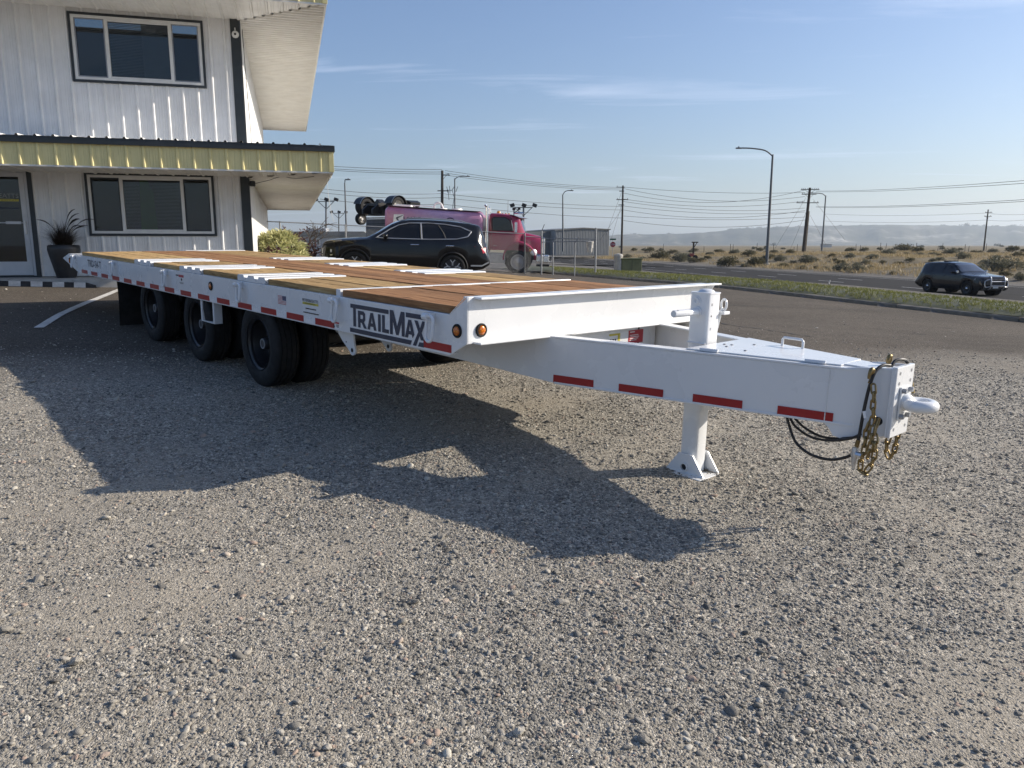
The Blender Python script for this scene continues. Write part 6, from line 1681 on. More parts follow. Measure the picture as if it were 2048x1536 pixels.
# tank graphics: a pale panel with an arrow, the company word and an emblem ring, on both sides
for s_ in (1, -1):
    y = s_ * 1.214
    def tw_(s, x, z, wid, hgt, material, yy):
        v, f = text_mesh(s, 1.0); xs = [p[0] for p in v]; zs = [p[1] for p in v]
        sg = 1 if s_ < 0 else -1
        mb = MB().add([(x + sg * ((p[0] - min(xs)) / (max(xs) - min(xs)) * wid - wid / 2), yy, z + (p[1] - min(zs)) / (max(zs) - min(zs)) * hgt) for p in v], f)
        if s_ > 0: pass
        return mb.build('lettering', material, TRK)
    c0 = -6.92
    MB().prism([(c0 - 0.24, 2.18), (c0 + 0.20, 2.18), (c0 + 0.24, 2.56), (c0 - 0.20, 2.56)], y, y + s_ * 0.004, 'y').build('logo_panel', 'decal_white', TRK)
    sg = 1
    MB().prism([(c0 + 0.20, 2.53), (c0 - 0.10, 2.42), (c0 - 0.10, 2.36), (c0 + 0.02, 2.22), (c0 + 0.06, 2.24), (c0 - 0.03, 2.38), (c0 + 0.20, 2.50)], y + s_ * 0.005, y + s_ * 0.008, 'y').build('logo_arrow', 'navy_vinyl', TRK)
    tw_('L800IE', -6.28, 2.26, 0.78, 0.20, 'navy_vinyl', y + s_ * 0.004)
    q = MB(); x = -6.6
    while x < -5.1: l = random.uniform(0.05, 0.11); q.box(x, x + l, min(y, y + s_ * 0.004), max(y, y + s_ * 0.004), 2.14, 2.18); x += l + 0.03
    q.build('small_print', 'navy_vinyl', TRK)
    for r_, a0, a1 in ((0.22, -30, 240), (0.12, -60, 260)):
        MB().tube([(-4.55 + r_ * math.cos(rad(a)), y + s_ * 0.002, 2.22 + r_ * math.sin(rad(a))) for a in range(a0, a1, 15)], 0.02, 4).build('emblem', 'navy_vinyl', TRK)
MB().box(-7.5, -0.6, -0.45, 0.45, 0.62, 0.92).build('chassis', 'cladding', TRK)
MB().box(-7.5, -3.1, -1.1, 1.1, 0.85, 0.985).build('subframe', 'paint_magenta', TRK)
def truck_rim(R, w):
    mb = MB(); r = R * 0.60; mb.lathe([(R * 0.66, w * 0.85), (r, w * 0.9), (r * 0.94, w * 0.7), (r * 0.75, w * 0.45), (r * 0.45, w * 0.5), (r * 0.40, w * 1.1), (r * 0.25, w * 1.25), (0.0, w * 1.25)], 32, axis=(0, 1, 0))
    for k in range(10): a = 2 * math.pi * k / 10; mb.lathe([(0.0, w * 0.72), (0.025, w * 0.70), (0.028, w * 0.4)], 6, (r * 0.6 * math.cos(a), 0, r * 0.6 * math.sin(a)), (0, 1, 0))
    me = mb.mesh('rim'); me.materials.append(MATS['dull_alu']); me.shade_smooth(); me.set_sharp_from_angle(angle=rad(35)); return me, 'rim'
wheel_set(TRK, [(-1.44, 0.98, 0.525), (-1.44, -0.98, 0.525), (-5.6, 0.95, 0.525), (-5.6, -0.95, 0.525), (-6.9, 0.95, 0.525), (-6.9, -0.95, 0.525)], 0.525, 0.34, [truck_rim], None)

# ---- stacked truck chassis behind the tank
Q = lambda px, py, Y: at(px, py, Y)
A = Q(729, 414, 45.6); B = Q(791, 412, 43.8)
base = Vector(((A.x + B.x) / 2, (A.y + B.y) / 2, 0)); base.z = gz(base.x, base.y)
CH = empty('decked_truck_chassis', 'black truck axle and frame carried high on a grey truck behind the tank', 'truck chassis', Matrix.Translation(base))
ax = (B - A).normalized(); off = -base
up_ = Vector((0, 0, 1)); fw = ax.cross(up_).normalized()
def lw(c, R, w, n='wheel', rim='dull_alu', rimd=1):
    c = c + off; mb = MB().lathe([(R * 0.62, -w), (R * 0.72, -w * 1.05), (R * 0.93, -w), (R, -w * 0.7), (R, w * 0.7), (R * 0.93, w), (R * 0.72, w * 1.05), (R * 0.62, w)], 32, c, ax); o = mb.build('wheel', 'rubber', CH, smooth=40)
    r = MB().lathe([(R * 0.62, w * 0.9), (R * 0.58, w * 0.8), (R * 0.5, w * 0.3), (R * 0.25, w * 0.4), (R * 0.22, w * 0.9), (0, w * 0.9)], 28, c, ax); r.lathe([(R * 0.62, -w * 0.9), (R * 0.58, -w * 0.8), (R * 0.5, -w * 0.3), (0.0, -w * 0.3)], 28, c, ax)
    for k in range(10):
        a = 2 * math.pi * k / 10; x_, y_, _ = frame_from(ax); r.lathe([(0.0, w * 0.40), (R * 0.05, w * 0.40)], 8, c + (x_ * math.cos(a) + y_ * math.sin(a)) * R * 0.42, ax)
    r.build('rim', rim, o, smooth=40)
lw(A, 0.50, 0.27, rim='black_steel'); lw(B, 0.50, 0.27, rim='stop_white')
C_ = Q(722, 438, 46.2); lw(C_, 0.34, 0.15)
cab2 = MB()
bx0, bx1 = Q(732, 438, 45.0) + off, Q(788, 438, 44.0) + off
mid_ = (bx0 + bx1) / 2
mat('grey_truck', (0.10, 0.105, 0.115), 0.4, var=0.2, vscale=4, dirt=0.3)
d_ = (bx1 - bx0).normalized(); hw_ = (bx1 - bx0).length / 2; nrm = Vector((-d_.y, d_.x, 0))
MQ = Matrix(((d_.x, nrm.x, 0, mid_.x), (d_.y, nrm.y, 0, mid_.y), (0, 0, 1, 0), (0, 0, 0, 1)))
zc_ = mid_.z
prs = [(-hw_, zc_), (hw_, zc_), (hw_ + 0.06, zc_ - 0.5), (hw_ + 0.1, 0.55), (-hw_ - 0.1, 0.55), (-hw_ - 0.06, zc_ - 0.5)]
MB().prism(prs, 0.0, 3.2, 'y', MQ).build('truck_cab', 'grey_truck', CH, bevel=0.05)
for k in range(3): MB().box(-hw_ + 0.1, hw_ - 0.1, -0.02, 0.0, zc_ - 0.28 - k * 0.32, zc_ - 0.25 - k * 0.32, MQ).build('panel_rib', 'cladding', CH)
for (x, y) in ((-hw_ + 0.1, 0.3), (hw_ - 0.2, 0.3), (-hw_ + 0.1, 2.8), (hw_ - 0.2, 2.8)):
    MB().lathe([(0.0, -0.14), (0.5, -0.14), (0.5, 0.14), (0.0, 0.14)], 24, (x, y, 0.49), (1, 0, 0), MQ).build('road_wheel', 'rubber', CH)
MB().box(-hw_ + 0.1, hw_, -0.12, 0.0, zc_ + 0.02, zc_ + 0.10, MQ).build('load_strap', 'stop_white', CH)
ah = MB(); a_, b_ = A + off, B + off
ah.tube([a_, b_], 0.10, 10); ah.lathe([(0.0, -0.26), (0.2, -0.2), (0.26, 0.0), (0.2, 0.2), (0.0, 0.26)], 16, (a_ + b_) / 2, ax)
m0 = (a_ + b_) / 2
for s_ in (-0.42, 0.42):
    c = m0 + ax * s_
    ah.prism([(-0.5, -0.45), (0.9, -0.42), (0.9, -0.20), (0.5, 0.10), (0.2, 0.22), (-0.1, 0.10), (-0.5, 0.15)], -0.05, 0.05, 'y', Matrix(((fw.x, ax.x, 0, c.x), (fw.y, ax.y, 0, c.y), (fw.z, ax.z, 1, c.z), (0, 0, 0, 1))))
MX = Matrix(((ax.x, fw.x, 0, m0.x), (ax.y, fw.y, 0, m0.y), (ax.z, fw.z, 1, m0.z), (0, 0, 0, 1)))
ah.box(-0.62, 0.62, -0.30, 0.35, -0.52, -0.02, MX); ah.box(-0.50, 0.50, -0.5, 0.5, 0.02, 0.16, MX); ah.prism([(-0.3, 0.16), (0.35, 0.16), (0.12, 0.34), (0.0, 0.40), (-0.12, 0.30)], -0.2, 0.2, 'y', MX)
for k in range(6): ah.tube([MX @ Vector((-0.5 + k * 0.2, -0.32, -0.5)), MX @ Vector((-0.35 + k * 0.16, -0.34, 0.1))], 0.025, 5)
ah.build('rear_axle', 'black_steel', CH)
ft = MB().prism([(0.95, -0.02), (1.05, 0.33), (1.75, 0.33), (1.98, 0.22), (1.95, 0.02), (1.6, -0.12)], -1.3, -0.6, 'y', MX); ft.build('frame_tail', 'black_steel', CH)
for c in (a_, b_):
    for k, mtl in ((0, 'black_steel'), (1, 'stop_white')):
        rows = []
        for a in np.linspace(rad(15), rad(165), 16):
            r_ = 0.57; p = c + fw * (r_ * math.cos(a)) + up_ * (r_ * math.sin(a)); o1 = 0.30 if k == 0 else 0.36
            rows.append([tuple(p - ax * 0.30 + (ax * 0.58 if k else ax * 0)), tuple(p + ax * o1)])
        MB().grid(rows).build('half_fender' if k == 0 else 'fender_trim', mtl, CH, smooth=60)

# ------------------------------------------------------------------ chain link fence with gate
FN = empty('chain_link_fence', 'grey chain link fence with posts and top rail behind the black crossover', 'fence')
FP_ = [Vector((-11.5, 30.0, 0)), Vector((0.55, 33.7, 0))]
def fence_run(a, b, h, spacing, parent, mesh_gap=0.075, braces=False):
    L = (b - a).length; n = max(1, round(L / spacing)); d = (b - a) / n; tops = []
    for k in range(n + 1):
        p = a + d * k; z = gz(p.x, p.y); p = Vector((p.x, p.y, z)); tops.append(p + Vector((0, 0, h)))
        MB().tube([p - Vector((0, 0, 0.1)), p + Vector((0, 0, h + 0.03))], 0.030, 8).build('fence_post', 'galv', parent, smooth=60)
    for k in range(n):
        MB().tube([tops[k], tops[k + 1]], 0.021, 6).build('top_rail', 'galv', parent)
        p0, p1 = tops[k], tops[k + 1]; wl = (p1 - p0).length; u = (p1 - p0) / wl; mb = MB(); r = 0.0013
        m = int((wl + h) / mesh_gap)
        for s_ in (1, -1):
            for i in range(m):
                x0 = i * mesh_gap - (h if s_ > 0 else 0); z0 = 0.0; x1 = x0 + h * s_ if s_ > 0 else x0 - h; z1 = h
                q0, q1 = (x0, 0.0), (x1, h)
                def clipx(q0, q1):
                    (xa, za), (xb, zb) = q0, q1
                    lo, hi = 0.0, 1.0
                    for lim, sg in ((0.0, 1), (wl, -1)):
                        fa, fb = sg * (xa - lim), sg * (xb - lim)
                        if fa < 0 and fb < 0: return None
                        if fa < 0: lo = max(lo, fa / (fa - fb))
                        if fb < 0: hi = min(hi, fa / (fa - fb))
                    if lo >= hi: return None
                    return ((xa + (xb - xa) * lo, za + (zb - za) * lo), (xa + (xb - xa) * hi, za + (zb - za) * hi))
                c = clipx(q0, q1)
                if not c: continue
                pts = [p0 + u * x - Vector((0, 0, h - z)) for x, z in c]
                e = Vector((0, 0, r)); e2 = Vector((-u.y, u.x, 0)) * r
                vs = [tuple(pts[0] + e), tuple(pts[0] - e + e2), tuple(pts[0] - e - e2), tuple(pts[1] + e), tuple(pts[1] - e + e2), tuple(pts[1] - e - e2)]
                mb.add(vs, [(0, 1, 4, 3), (1, 2, 5, 4), (2, 0, 3, 5)])
        o = mb.build('wire_mesh', 'galv', parent); o['kind'] = 'stuff'
fence_run(FP_[0], FP_[1], 1.72, 2.55, FN)
GT = empty('fence_gate', 'tall galvanised gate bay with slanted barbed wire arms at the fence end', 'gate')
g0, g1 = Vector((1.28, 33.9, 0)), Vector((3.56, 33.2, 0))
for p, h in ((g0, 1.88), (g1, 1.96)):
    z = gz(p.x, p.y); MB().tube([(p.x, p.y, z - 0.1), (p.x, p.y, z + h)], 0.038, 10).build('gate_post', 'galv', GT, smooth=60)
for f in (0.22, 0.62):
    p = g0.lerp(g1, f); z = gz(p.x, p.y); MB().tube([(p.x, p.y, z - 0.1), (p.x, p.y, z + 1.42)], 0.026, 8).build('fence_post', 'galv', GT, smooth=60)
    MB().tube([(p.x, p.y, z + 1.42), (p.x + 0.17, p.y - 0.1, z + 1.66)], 0.015, 6).build('barb_arm', 'galv', GT)
for h in (1.40, 1.48):
    MB().tube([(g0.x, g0.y, gz(g0.x, g0.y) + h + (0.08 if h > 1.45 else 0)), (g1.x, g1.y, gz(g1.x, g1.y) + h)], 0.018, 6).build('gate_rail', 'galv', GT)
MB().tube([(g0.x, g0.y, gz(g0.x, g0.y) + 1.85), (g0.x + 0.12, g0.y, gz(g0.x, g0.y) + 2.15)], 0.015, 6).build('barb_arm', 'hole_dark', GT)
fence_run(FP_[1], g0, 1.60, 2.0, GT)
bk = g0.lerp(g1, 0.93); bz = gz(bk.x, bk.y)
BK = empty('white_drum', 'white plastic drum hanging from the galvanised gate bay', 'drum', Matrix.Translation((bk.x - 0.1, bk.y - 0.08, bz + 0.95)))
MB().lathe([(0.0, -0.02), (0.10, -0.02), (0.11, 0.0), (0.12, 0.16), (0.145, 0.17), (0.15, 0.36), (0.165, 0.38), (0.165, 0.44), (0.0, 0.46)], 20, axis=(0, 0, 1)).flip().build('drum_body', 'stop_white', BK, smooth=40)
MB().tube([(-0.14, 0, 0.38), (-0.05, 0.04, 0.52), (0.1, 0.06, 0.50), (0.14, 0.02, 0.38)], 0.008, 6).build('bail', 'galv', BK)

# utility boxes by the kerb start
ub_ = Vector((5.62, 37.2, 0)); ub_.z = float(ground_z(ub_.x, ub_.y))
mat('green_box', (0.115, 0.125, 0.055), 0.55, var=0.2, vscale=4, dirt=0.45, dirtcol=(0.20, 0.17, 0.09))
UB = empty('transformer_box', 'olive green utility transformer box standing by the end of the kerb', 'utility box', yaw_matrix(ub_, 80))
MB().box(-0.5, 0.5, -0.35, 0.35, -0.1, 0.58).build('cabinet', 'green_box', UB, bevel=0.02); MB().box(-0.53, 0.53, -0.38, 0.38, 0.58, 0.64).build('lid', 'green_box', UB, bevel=0.015); MB().box(0.0, 0.012, -0.357, -0.350, 0.02, 0.55).build('door_seam', 'hole_dark', UB); MB().box(-0.58, 0.58, -0.42, 0.42, -0.12, 0.02).build('pad', 'concrete', UB)
pdl = ub_ + Vector((-0.58, -0.25, 0)); PD = empty('telephone_pedestal', 'grey round topped service pedestal beside the green transformer box', 'pedestal', Matrix.Translation(pdl))
MB().lathe([(0.20, -0.1), (0.20, 0.70), (0.22, 0.70), (0.22, 0.78), (0.18, 0.83), (0.0, 0.86)], 20, axis=(0, 0, 1)).flip().build('housing', 'concrete', PD, smooth=40)
MB().lathe([(0.205, 0.05), (0.207, 0.05), (0.207, 0.10), (0.205, 0.10)], 20, axis=(0, 0, 1)).flip().build('band', 'galv', PD)

# ------------------------------------------------------------------ poles, lamps, signs
mat('pole_wood', (0.050, 0.038, 0.028), 0.9, var=0.3, vscale=3, bump=0.4, bscale=20)
mat('pole_wood_light', (0.21, 0.17, 0.125), 0.9, var=0.3, vscale=3)
mat('pole_steel', (0.13, 0.135, 0.14), 0.5, metal=0.4, var=0.15)
mat('wire', (0.05, 0.05, 0.053), 0.6)
mat('sign_red', (0.40, 0.03, 0.04), 0.4); mat('sign_green', (0.03, 0.12, 0.07), 0.4)
def upole(label, bpx, bpy_, tpx, tpy, Y, r0, arms, group=None, light=False, extra=None):
    b = at(bpx, bpy_, Y); t = at(tpx, tpy, Y); R_0 = empty('utility_pole', label, 'utility pole', Matrix.Translation(b), group)
    d = t - b; H = d.length
    MB().tube([(0, 0, -0.8) , tuple(d * 0.5), tuple(d)], [r0, r0 * 0.85, r0 * 0.68], 10).build('pole', 'pole_wood', R_0, smooth=60)
    for (f, hl, hr, brace, ins) in arms:
        c = d * f
        MB().box(-hl, hr, -0.09, 0.03, -0.07, 0.07, Matrix.Translation(c + Vector((0, -0.12, 0)))).build('crossarm', 'pole_wood', R_0)
        if brace:
            q = MB(); q.tube([tuple(c + Vector((-hl * 0.55, -0.15, -0.05))), tuple(c + Vector((0, -0.1, -0.75)))], 0.03, 5); q.tube([tuple(c + Vector((hr * 0.55, -0.15, -0.05))), tuple(c + Vector((0, -0.1, -0.75)))], 0.03, 5); q.build('arm_brace', 'pole_wood', R_0)
        for x in ins:
            q = MB().lathe([(0.025, 0.0), (0.03, 0.08), (0.07, 0.10), (0.06, 0.2), (0.0, 0.22)], 8, c + Vector((x, -0.12, 0.07)), (0, 0, 1)); q.build('insulator', 'hole_dark', R_0)
    return R_0, b, d
P1, b1_, d1_ = upole('dark utility pole with three crossarms leaning beside the desert scrub', 1605.5, 512, 1620, 375.5, 150, 0.33, [(0.972, 1.75, 1.75, True, (-1.55, -1.2, -0.9, -0.45, 0.4, 0.85, 1.2, 1.55)), (0.906, 1.5, 1.3, True, (-1.3, -0.9, -0.5)), (0.782, 2.3, 1.9, False, (-2.1, -1.2, 1.0, 1.7))])
MB().tube([tuple(Vector((0.42, 0, -0.5))), tuple(d1_ * 0.66 + Vector((0.30, 0, 0)))], 0.13, 8).build('stub_pole', 'pole_wood_light', P1, smooth=60)
P2, b2_, d2_ = upole('slim dark utility pole with several short arms beside the grey warehouse', 1243, 511, 1246, 371, 148, 0.22, [(0.975, 1.25, 0.35, False, (-1.1,)), (0.92, 0.7, 0.2, False, ()), (0.80, 1.2, 1.0, False, (-1.0, 0.9)), (0.725, 0.8, 0.25, False, ())])
P3, b3_, d3_ = upole('far utility pole with two crossarms on the dry flat before the hills', 1967, 504, 1976.5, 419, 226, 0.24, [(0.93, 0.9, 1.1, False, (-0.7, 0.8)), (0.84, 1.0, 1.1, True, (-0.8, 0.8))])
P4, b4_, d4_ = upole('thick dark utility pole with side equipment rising behind the pink tank', 884, 505, 884.5, 341, 120, 0.28, [(0.945, 0.05, 1.15, True, (0.9,)), (0.755, 0.7, 1.0, False, ())])
q = MB()
for s_ in (0.55, 0.85):
    pts = [(s_ * 1.6, 0, 2.0)]; 
    for k in range(7): pts.append((1.15 + (s_ - 0.7) * 1.0 + random.uniform(-0.12, 0.12), 0, 6.4 + k * 0.45))
q.tube([(1.15, 0, 0), (1.15, 0, 6.6)], 0.06, 6); q.tube([(1.75, 0, 0), (1.75, 0, 6.9), (2.1, 0, 8.8)], 0.05, 6)
for z in (5.4, 6.3): q.tube([(0, 0, z), (1.75, 0, z)], 0.04, 5)
for k in range(7):
    a = random.uniform(0.9, 2.3); q.tube([(a, 0, 8.6 + random.uniform(-0.8, 0.8)), (a + random.uniform(-0.4, 0.4), 0, 9.4 + random.uniform(-0.6, 0.6))], 0.05, 5)
q.build('switch_gear', 'pole_steel', P4)
def street_lamp(label, bpx, bpy_, tpx, tpy, hpx, hpy, Y, r, group=None, big=False):
    b = at(bpx, bpy_, Y); t = at(tpx, tpy, Y) - b; h = at(hpx, hpy, Y) - b
    o = empty('street_lamp', label, 'street lamp', Matrix.Translation(b), group)
    MB().tube([(0, 0, -0.3), tuple(t)], [r, r * 0.6], 12).build('pole', 'pole_steel', o, smooth=60)
    pts = smooth_path([tuple(t * 0.985), tuple(t.lerp(h, 0.25) + Vector((0, 0, abs(h.z - t.z) * 0.35))), tuple(t.lerp(h, 0.65) + Vector((0, 0, abs(h.z - t.z) * 0.28))), tuple(h)])
    MB().tube(pts, r * 0.42, 8).build('arm', 'pole_steel', o, smooth=60)
    dx = 1 if h.x > t.x else -1
    MB().box(min(0, dx * 0.75), max(0, dx * 0.75), -0.16, 0.16, -0.10, 0.06, Matrix.Translation(h)).build('lamp_head', 'pole_steel', o, bevel=0.04)
    MB().lathe([(0.09, 0.0), (0.09, 0.12), (0.0, 0.14)], 10, h + Vector((dx * 0.4, 0, 0.06)), (0, 0, 1)).build('photocell', 'pole_steel', o)
    if big:
        MB().lathe([(0.0, 0.35), (0.30, 0.35), (0.38, 0.25), (0.38, -0.6)], 16, axis=(0, 0, 1)).flip().build('footing', 'concrete', o)
        MB().box(-0.22, 0.22, -0.22, 0.22, 0.35, 0.42).build('base_plate', 'pole_steel', o)
    return o
street_lamp('tall steel street lamp with a long curved arm on the far road shoulder', 1533, 531, 1545.5, 309, 1484, 296, 98, 0.20, big=True)
street_lamp('street lamp with a short arm beside the pole with three crossarms', 1643, 508.5, 1651.5, 391, 1628, 386, 185, 0.22)
street_lamp('street lamp rising behind the grey warehouse', 1126, 500, 1125.5, 389, 1139, 381, 150, 0.18)
street_lamp('street lamp with a gently rising arm beside the thick utility pole', 910, 500, 909.5, 357, 931, 352.5, 135, 0.17)
street_lamp('thin street lamp beyond the chain link fence near the building eave', 694, 500, 689.5, 366, 691, 359, 118, 0.16)
def flood(label, px, top, Y):
    b = at(px, 500, Y); t = at(px, top, Y) - b; o = empty('floodlight_mast', label, 'floodlight', Matrix.Translation(b))
    MB().tube([(0, 0, -0.3), tuple(t)], [0.12, 0.09], 8).build('mast', 'pole_steel', o)
    q = MB(); q.tube([tuple(t + Vector((-0.95, 0, -0.05))), tuple(t + Vector((0.95, 0, -0.05)))], 0.05, 6)
    for s_ in (-1, 1): q.tube([tuple(t + Vector((0, 0, -0.9))), tuple(t + Vector((s_ * 0.9, 0, -0.05)))], 0.04, 5)
    q.build('cross_bar', 'pole_steel', o)
    for x in (-1.1, 0.0, 1.1):
        MB().box(-0.24, 0.24, -0.15, 0.2, 0, 0.36, Matrix.Translation(t + Vector((x, 0, 0.0))) @ Matrix.Rotation(0.35 * (1 if x >= 0 else -1), 4, 'Y')).build('flood_lamp', 'cladding', o, bevel=0.03)
flood('floodlight mast with three lamps standing beyond the magenta cab', 1047, 414, 82)
flood('floodlight mast with three lamps beside the low grey office', 652, 402, 90)
flood('smaller far floodlight mast beyond the low grey office', 677.5, 426, 128)
# power lines
def wire(label, pts, sag, r=0.03, group='overhead wires'):
    P = []
    for i in range(len(pts) - 1):
        a, b = Vector(pts[i]), Vector(pts[i + 1])
        for k in range(24): t = k / 24; P.append(a.lerp(b, t) - Vector((0, 0, sag * 4 * t * (1 - t))))
    P.append(Vector(pts[-1]))
    tag(MB().tube(P, r, 4).build('power_line', 'wire'), label, 'wire', group)
T4 = lambda y, dx=0: at(884 + dx, y, 120); T2 = lambda y, dx=0: at(1245 + dx, y, 148); T1 = lambda y, dx=0: at(1618 + dx, y, 150)
LW_ = 'overhead wire running between the building eave and the thick utility pole'
for y0, y1 in ((331, 339), (336, 344), (339, 348)): wire(LW_, [at(640, y0, 105), T4(y1)], 0.15)
LW_ = 'upper overhead wire between the thick utility pole and slim pole by the warehouse'
for y0, y1 in ((341, 375), (346, 377.5), (350, 380)): wire(LW_, [T4(y0, 6), T2(y1)], 0.5)
LW_ = 'lower overhead wire passing behind the pink tank toward the slim pole'
for y0, ym, y1 in ((377, 387, 413), (385, 395, 420), (398, 408, 436)): wire(LW_, [at(640, y0, 105), T4(ym), T2(y1)], 0.35)
LW_ = 'overhead wire between the slim pole and the pole with three crossarms'
for (y0, y1, s_) in ((374, 385, 0.5), (377, 393, 1.5), (386, 380, 2.0), (398, 402, 1.2), (403, 416, 1.0), (412, 424, 0.8), (420, 421, 1.4), (432, 434, 0.6), (441, 440, 1.3)): wire(LW_, [T2(y0, 2), T1(y1, -8)], s_)
LW_ = 'overhead wire leaving the pole with three crossarms toward the right horizon'
for (y0, y1) in ((382, 357), (383.5, 363), (413, 396), (414.5, 400)): wire(LW_, [T1(y0, 14), at(2100, y1, 70)], 0.3, 0.022)
LW_ = 'faint overhead wire running to the far utility pole'
for (y0, y1, y2) in ((428, 426, 424), (442, 440, 434)): wire(LW_, [at(1650, y0, 260), at(1972, y1, 226), at(2090, y2, 215)], 0.6, 0.03)
LW_ = 'slanting steel guy wire anchoring a utility pole'
for a, b in ((T1(395, -6), at(1545, 505, 150)), (T1(420, -4), at(1580, 500, 150)), (T1(398, 8), at(1690, 480, 150)), (T1(430, 2), at(1652, 490, 150)), (T2(385, -2), at(1212, 470, 148)), (T2(410, -2), at(1222, 480, 148)), (T2(420, -2), at(1200, 480, 148))):
    wire(LW_, [a, b], 0.0, 0.02, 'guy wires')
# stop sign and street name
sg_ = at(1225, 511, 112); SG = empty('stop_sign', 'red octagonal stop sign on a steel post beside the grey warehouse', 'sign', Matrix.Translation(sg_))
zt_ = (at(1225, 489, 112) - sg_).z
MB().tube([(0, 0, -0.2), (0, 0, zt_ + 0.95)], 0.035, 6).build('post', 'galv', SG)
MB().prism([(0.40 * math.cos(rad(22.5 + 45 * k)), zt_ + 0.40 * math.sin(rad(22.5 + 45 * k))) for k in range(8)], -0.07, -0.055, 'y').build('plate', 'sign_red', SG)
v, f = text_mesh('STOP', 1.0); xs = [p[0] for p in v]; zs = [p[1] for p in v]
MB().add([((p[0] - min(xs)) / (max(xs) - min(xs)) * 0.58 - 0.29, -0.074, zt_ - 0.12 + (p[1] - min(zs)) / (max(zs) - min(zs)) * 0.24) for p in v], f).build('lettering', 'decal_white', SG)
MB().box(-0.45, 0.45, -0.06, -0.045, zt_ + 0.62, zt_ + 0.84).build('street_name_plate', 'sign_green', SG)
# small white reflector post by the grass
rp = at(1657, 583, 33.5); rp.z = gz(rp.x, rp.y); MBx = MB().tube([(0, 0, -0.1), (0, 0, 0.22), (0.04, 0, 0.32)], 0.028, 6)
o = MBx.build('marker_post', 'stop_white'); o.location = rp; tag(o, 'short white marker post beyond the grass verge', 'marker post')

# ------------------------------------------------------------------ far buildings
mat('warehouse_metal', (0.30, 0.305, 0.30), 0.5, var=0.08, vscale=0.6); mat('warehouse_dark', (0.15, 0.155, 0.155), 0.55, var=0.1)
wb = at(1164, 505, 160); WH = empty('warehouse', 'low grey ribbed metal warehouse with shallow gable roof', 'building', Matrix.Translation(wb) @ Matrix.Rotation(rad(24), 4, 'Z'))
x0, x1 = (at(1103, 505, 160) - wb).x, (at(1226, 505, 160) - wb).x; ze = (at(1103, 462, 160) - wb).z; zp = (at(1165, 457, 160) - wb).z; ze2 = (at(1226, 459.5, 160) - wb).z
MB().prism([(x0, -0.6), (x1, -0.6), (x1, ze2), ((x0 + x1) / 2, zp), (x0, ze)], 0.0, 14.0, 'y').build('wall', 'warehouse_metal', WH)
rb = MB(); x = x0 + 0.2
while x < x1 - 0.1:
    zz = np.interp(x, [x0, (x0 + x1) / 2, x1], [ze, zp, ze2]); rb.box(x, x + 0.12, -0.10, 0.0, -0.5, float(zz) - 0.12); x += 0.36
o = rb.build('wall_ribs', 'warehouse_metal', WH); o['kind'] = 'stuff'
tr_ = MB(); tr_.box(x0 - 0.1, (x0 + x1) / 2, -0.22, 0.0, -0.12, 0.12, Matrix.Translation((0, 0, 0))) if False else None
rf = MB().prism([(x0 - 0.2, ze), ((x0 + x1) / 2, zp), (x1 + 0.2, ze2), (x1 + 0.2, ze2 + 0.2), ((x0 + x1) / 2, zp + 0.2), (x0 - 0.2, ze + 0.2)], -0.3, 14.2, 'y'); rf.build('roof', 'warehouse_dark', WH)
xl = (at(1045, 505, 160) - wb).x
MB().box(xl, x0 - 0.02, 2.0, 12.0, -0.6, ze - 0.1).build('side_wing', 'warehouse_dark', WH); MB().lathe([(0.0, 0.0), (0.3, 0.0)], 10, (x0 - 2.2, 1.98, 3.0), (0, -1, 0)).build('wall_vent', 'hole_dark', WH)
mat('siding', (0.34, 0.36, 0.385), 0.7, var=0.06); mat('shingle', (0.20, 0.20, 0.185), 0.9, var=0.2, vscale=8, bump=0.5, bscale=14)
lb = at(640, 502, 62); LO = empty('low_office', 'low grey lap sided office with flat shingle roof beyond the chain link fence', 'building', Matrix.Translation(lb))
x0, x1 = (at(560, 502, 62) - lb).x, (at(735, 502, 62) - lb).x; zr = (at(640, 473, 62) - lb).z; zt2 = (at(640, 463, 62) - lb).z
MB().box(x0, x1, 0.05, 6, -0.8, zr).build('wall', 'siding', LO)
nb_ = 6
for k in range(nb_):
    z0 = -0.7 + (zr + 0.7) * k / nb_; z1 = -0.7 + (zr + 0.7) * (k + 1) / nb_
    MB().prism([(0.0, z0), (0.045, z0), (0.015, z1), (0.0, z1)], x0, x1, 'x').flip().build('siding_board', 'siding', LO) if False else MB().add([(x0, 0.0, z0), (x1, 0.0, z0), (x1, 0.035, z1), (x0, 0.035, z1), (x0, 0.05, z0), (x1, 0.05, z0)], [(0, 1, 2, 3), (0, 4, 5, 1)]).build('siding_board', 'siding', LO)
MB().prism([(x0 - 0.3, zr), (x1 + 0.3, zr), (x1 - 0.2, zt2), (x0 + 0.2, zt2)], -0.25, 6.2, 'y').build('roof', 'shingle', LO)
wx = (at(634, 490, 62) - lb).x; wz0, wz1 = (at(634, 491, 62) - lb).z, (at(634, 477, 62) - lb).z
wf = MB(); wf.box(wx - 0.27, wx + 0.27, -0.06, 0.0, wz1 - 0.06, wz1); wf.box(wx - 0.27, wx + 0.27, -0.06, 0.0, wz0, wz0 + 0.06)
for x in (-0.27, -0.03, 0.21): wf.box(wx + x, wx + x + 0.06, -0.058, 0.0, wz0 + 0.06, wz1 - 0.06)
w_ = wf.build('window', 'vinyl_white', LO); MB().box(wx - 0.21, wx + 0.21, -0.02, 0.0, wz0 + 0.06, wz1 - 0.06).build('pane', 'tint', w_)
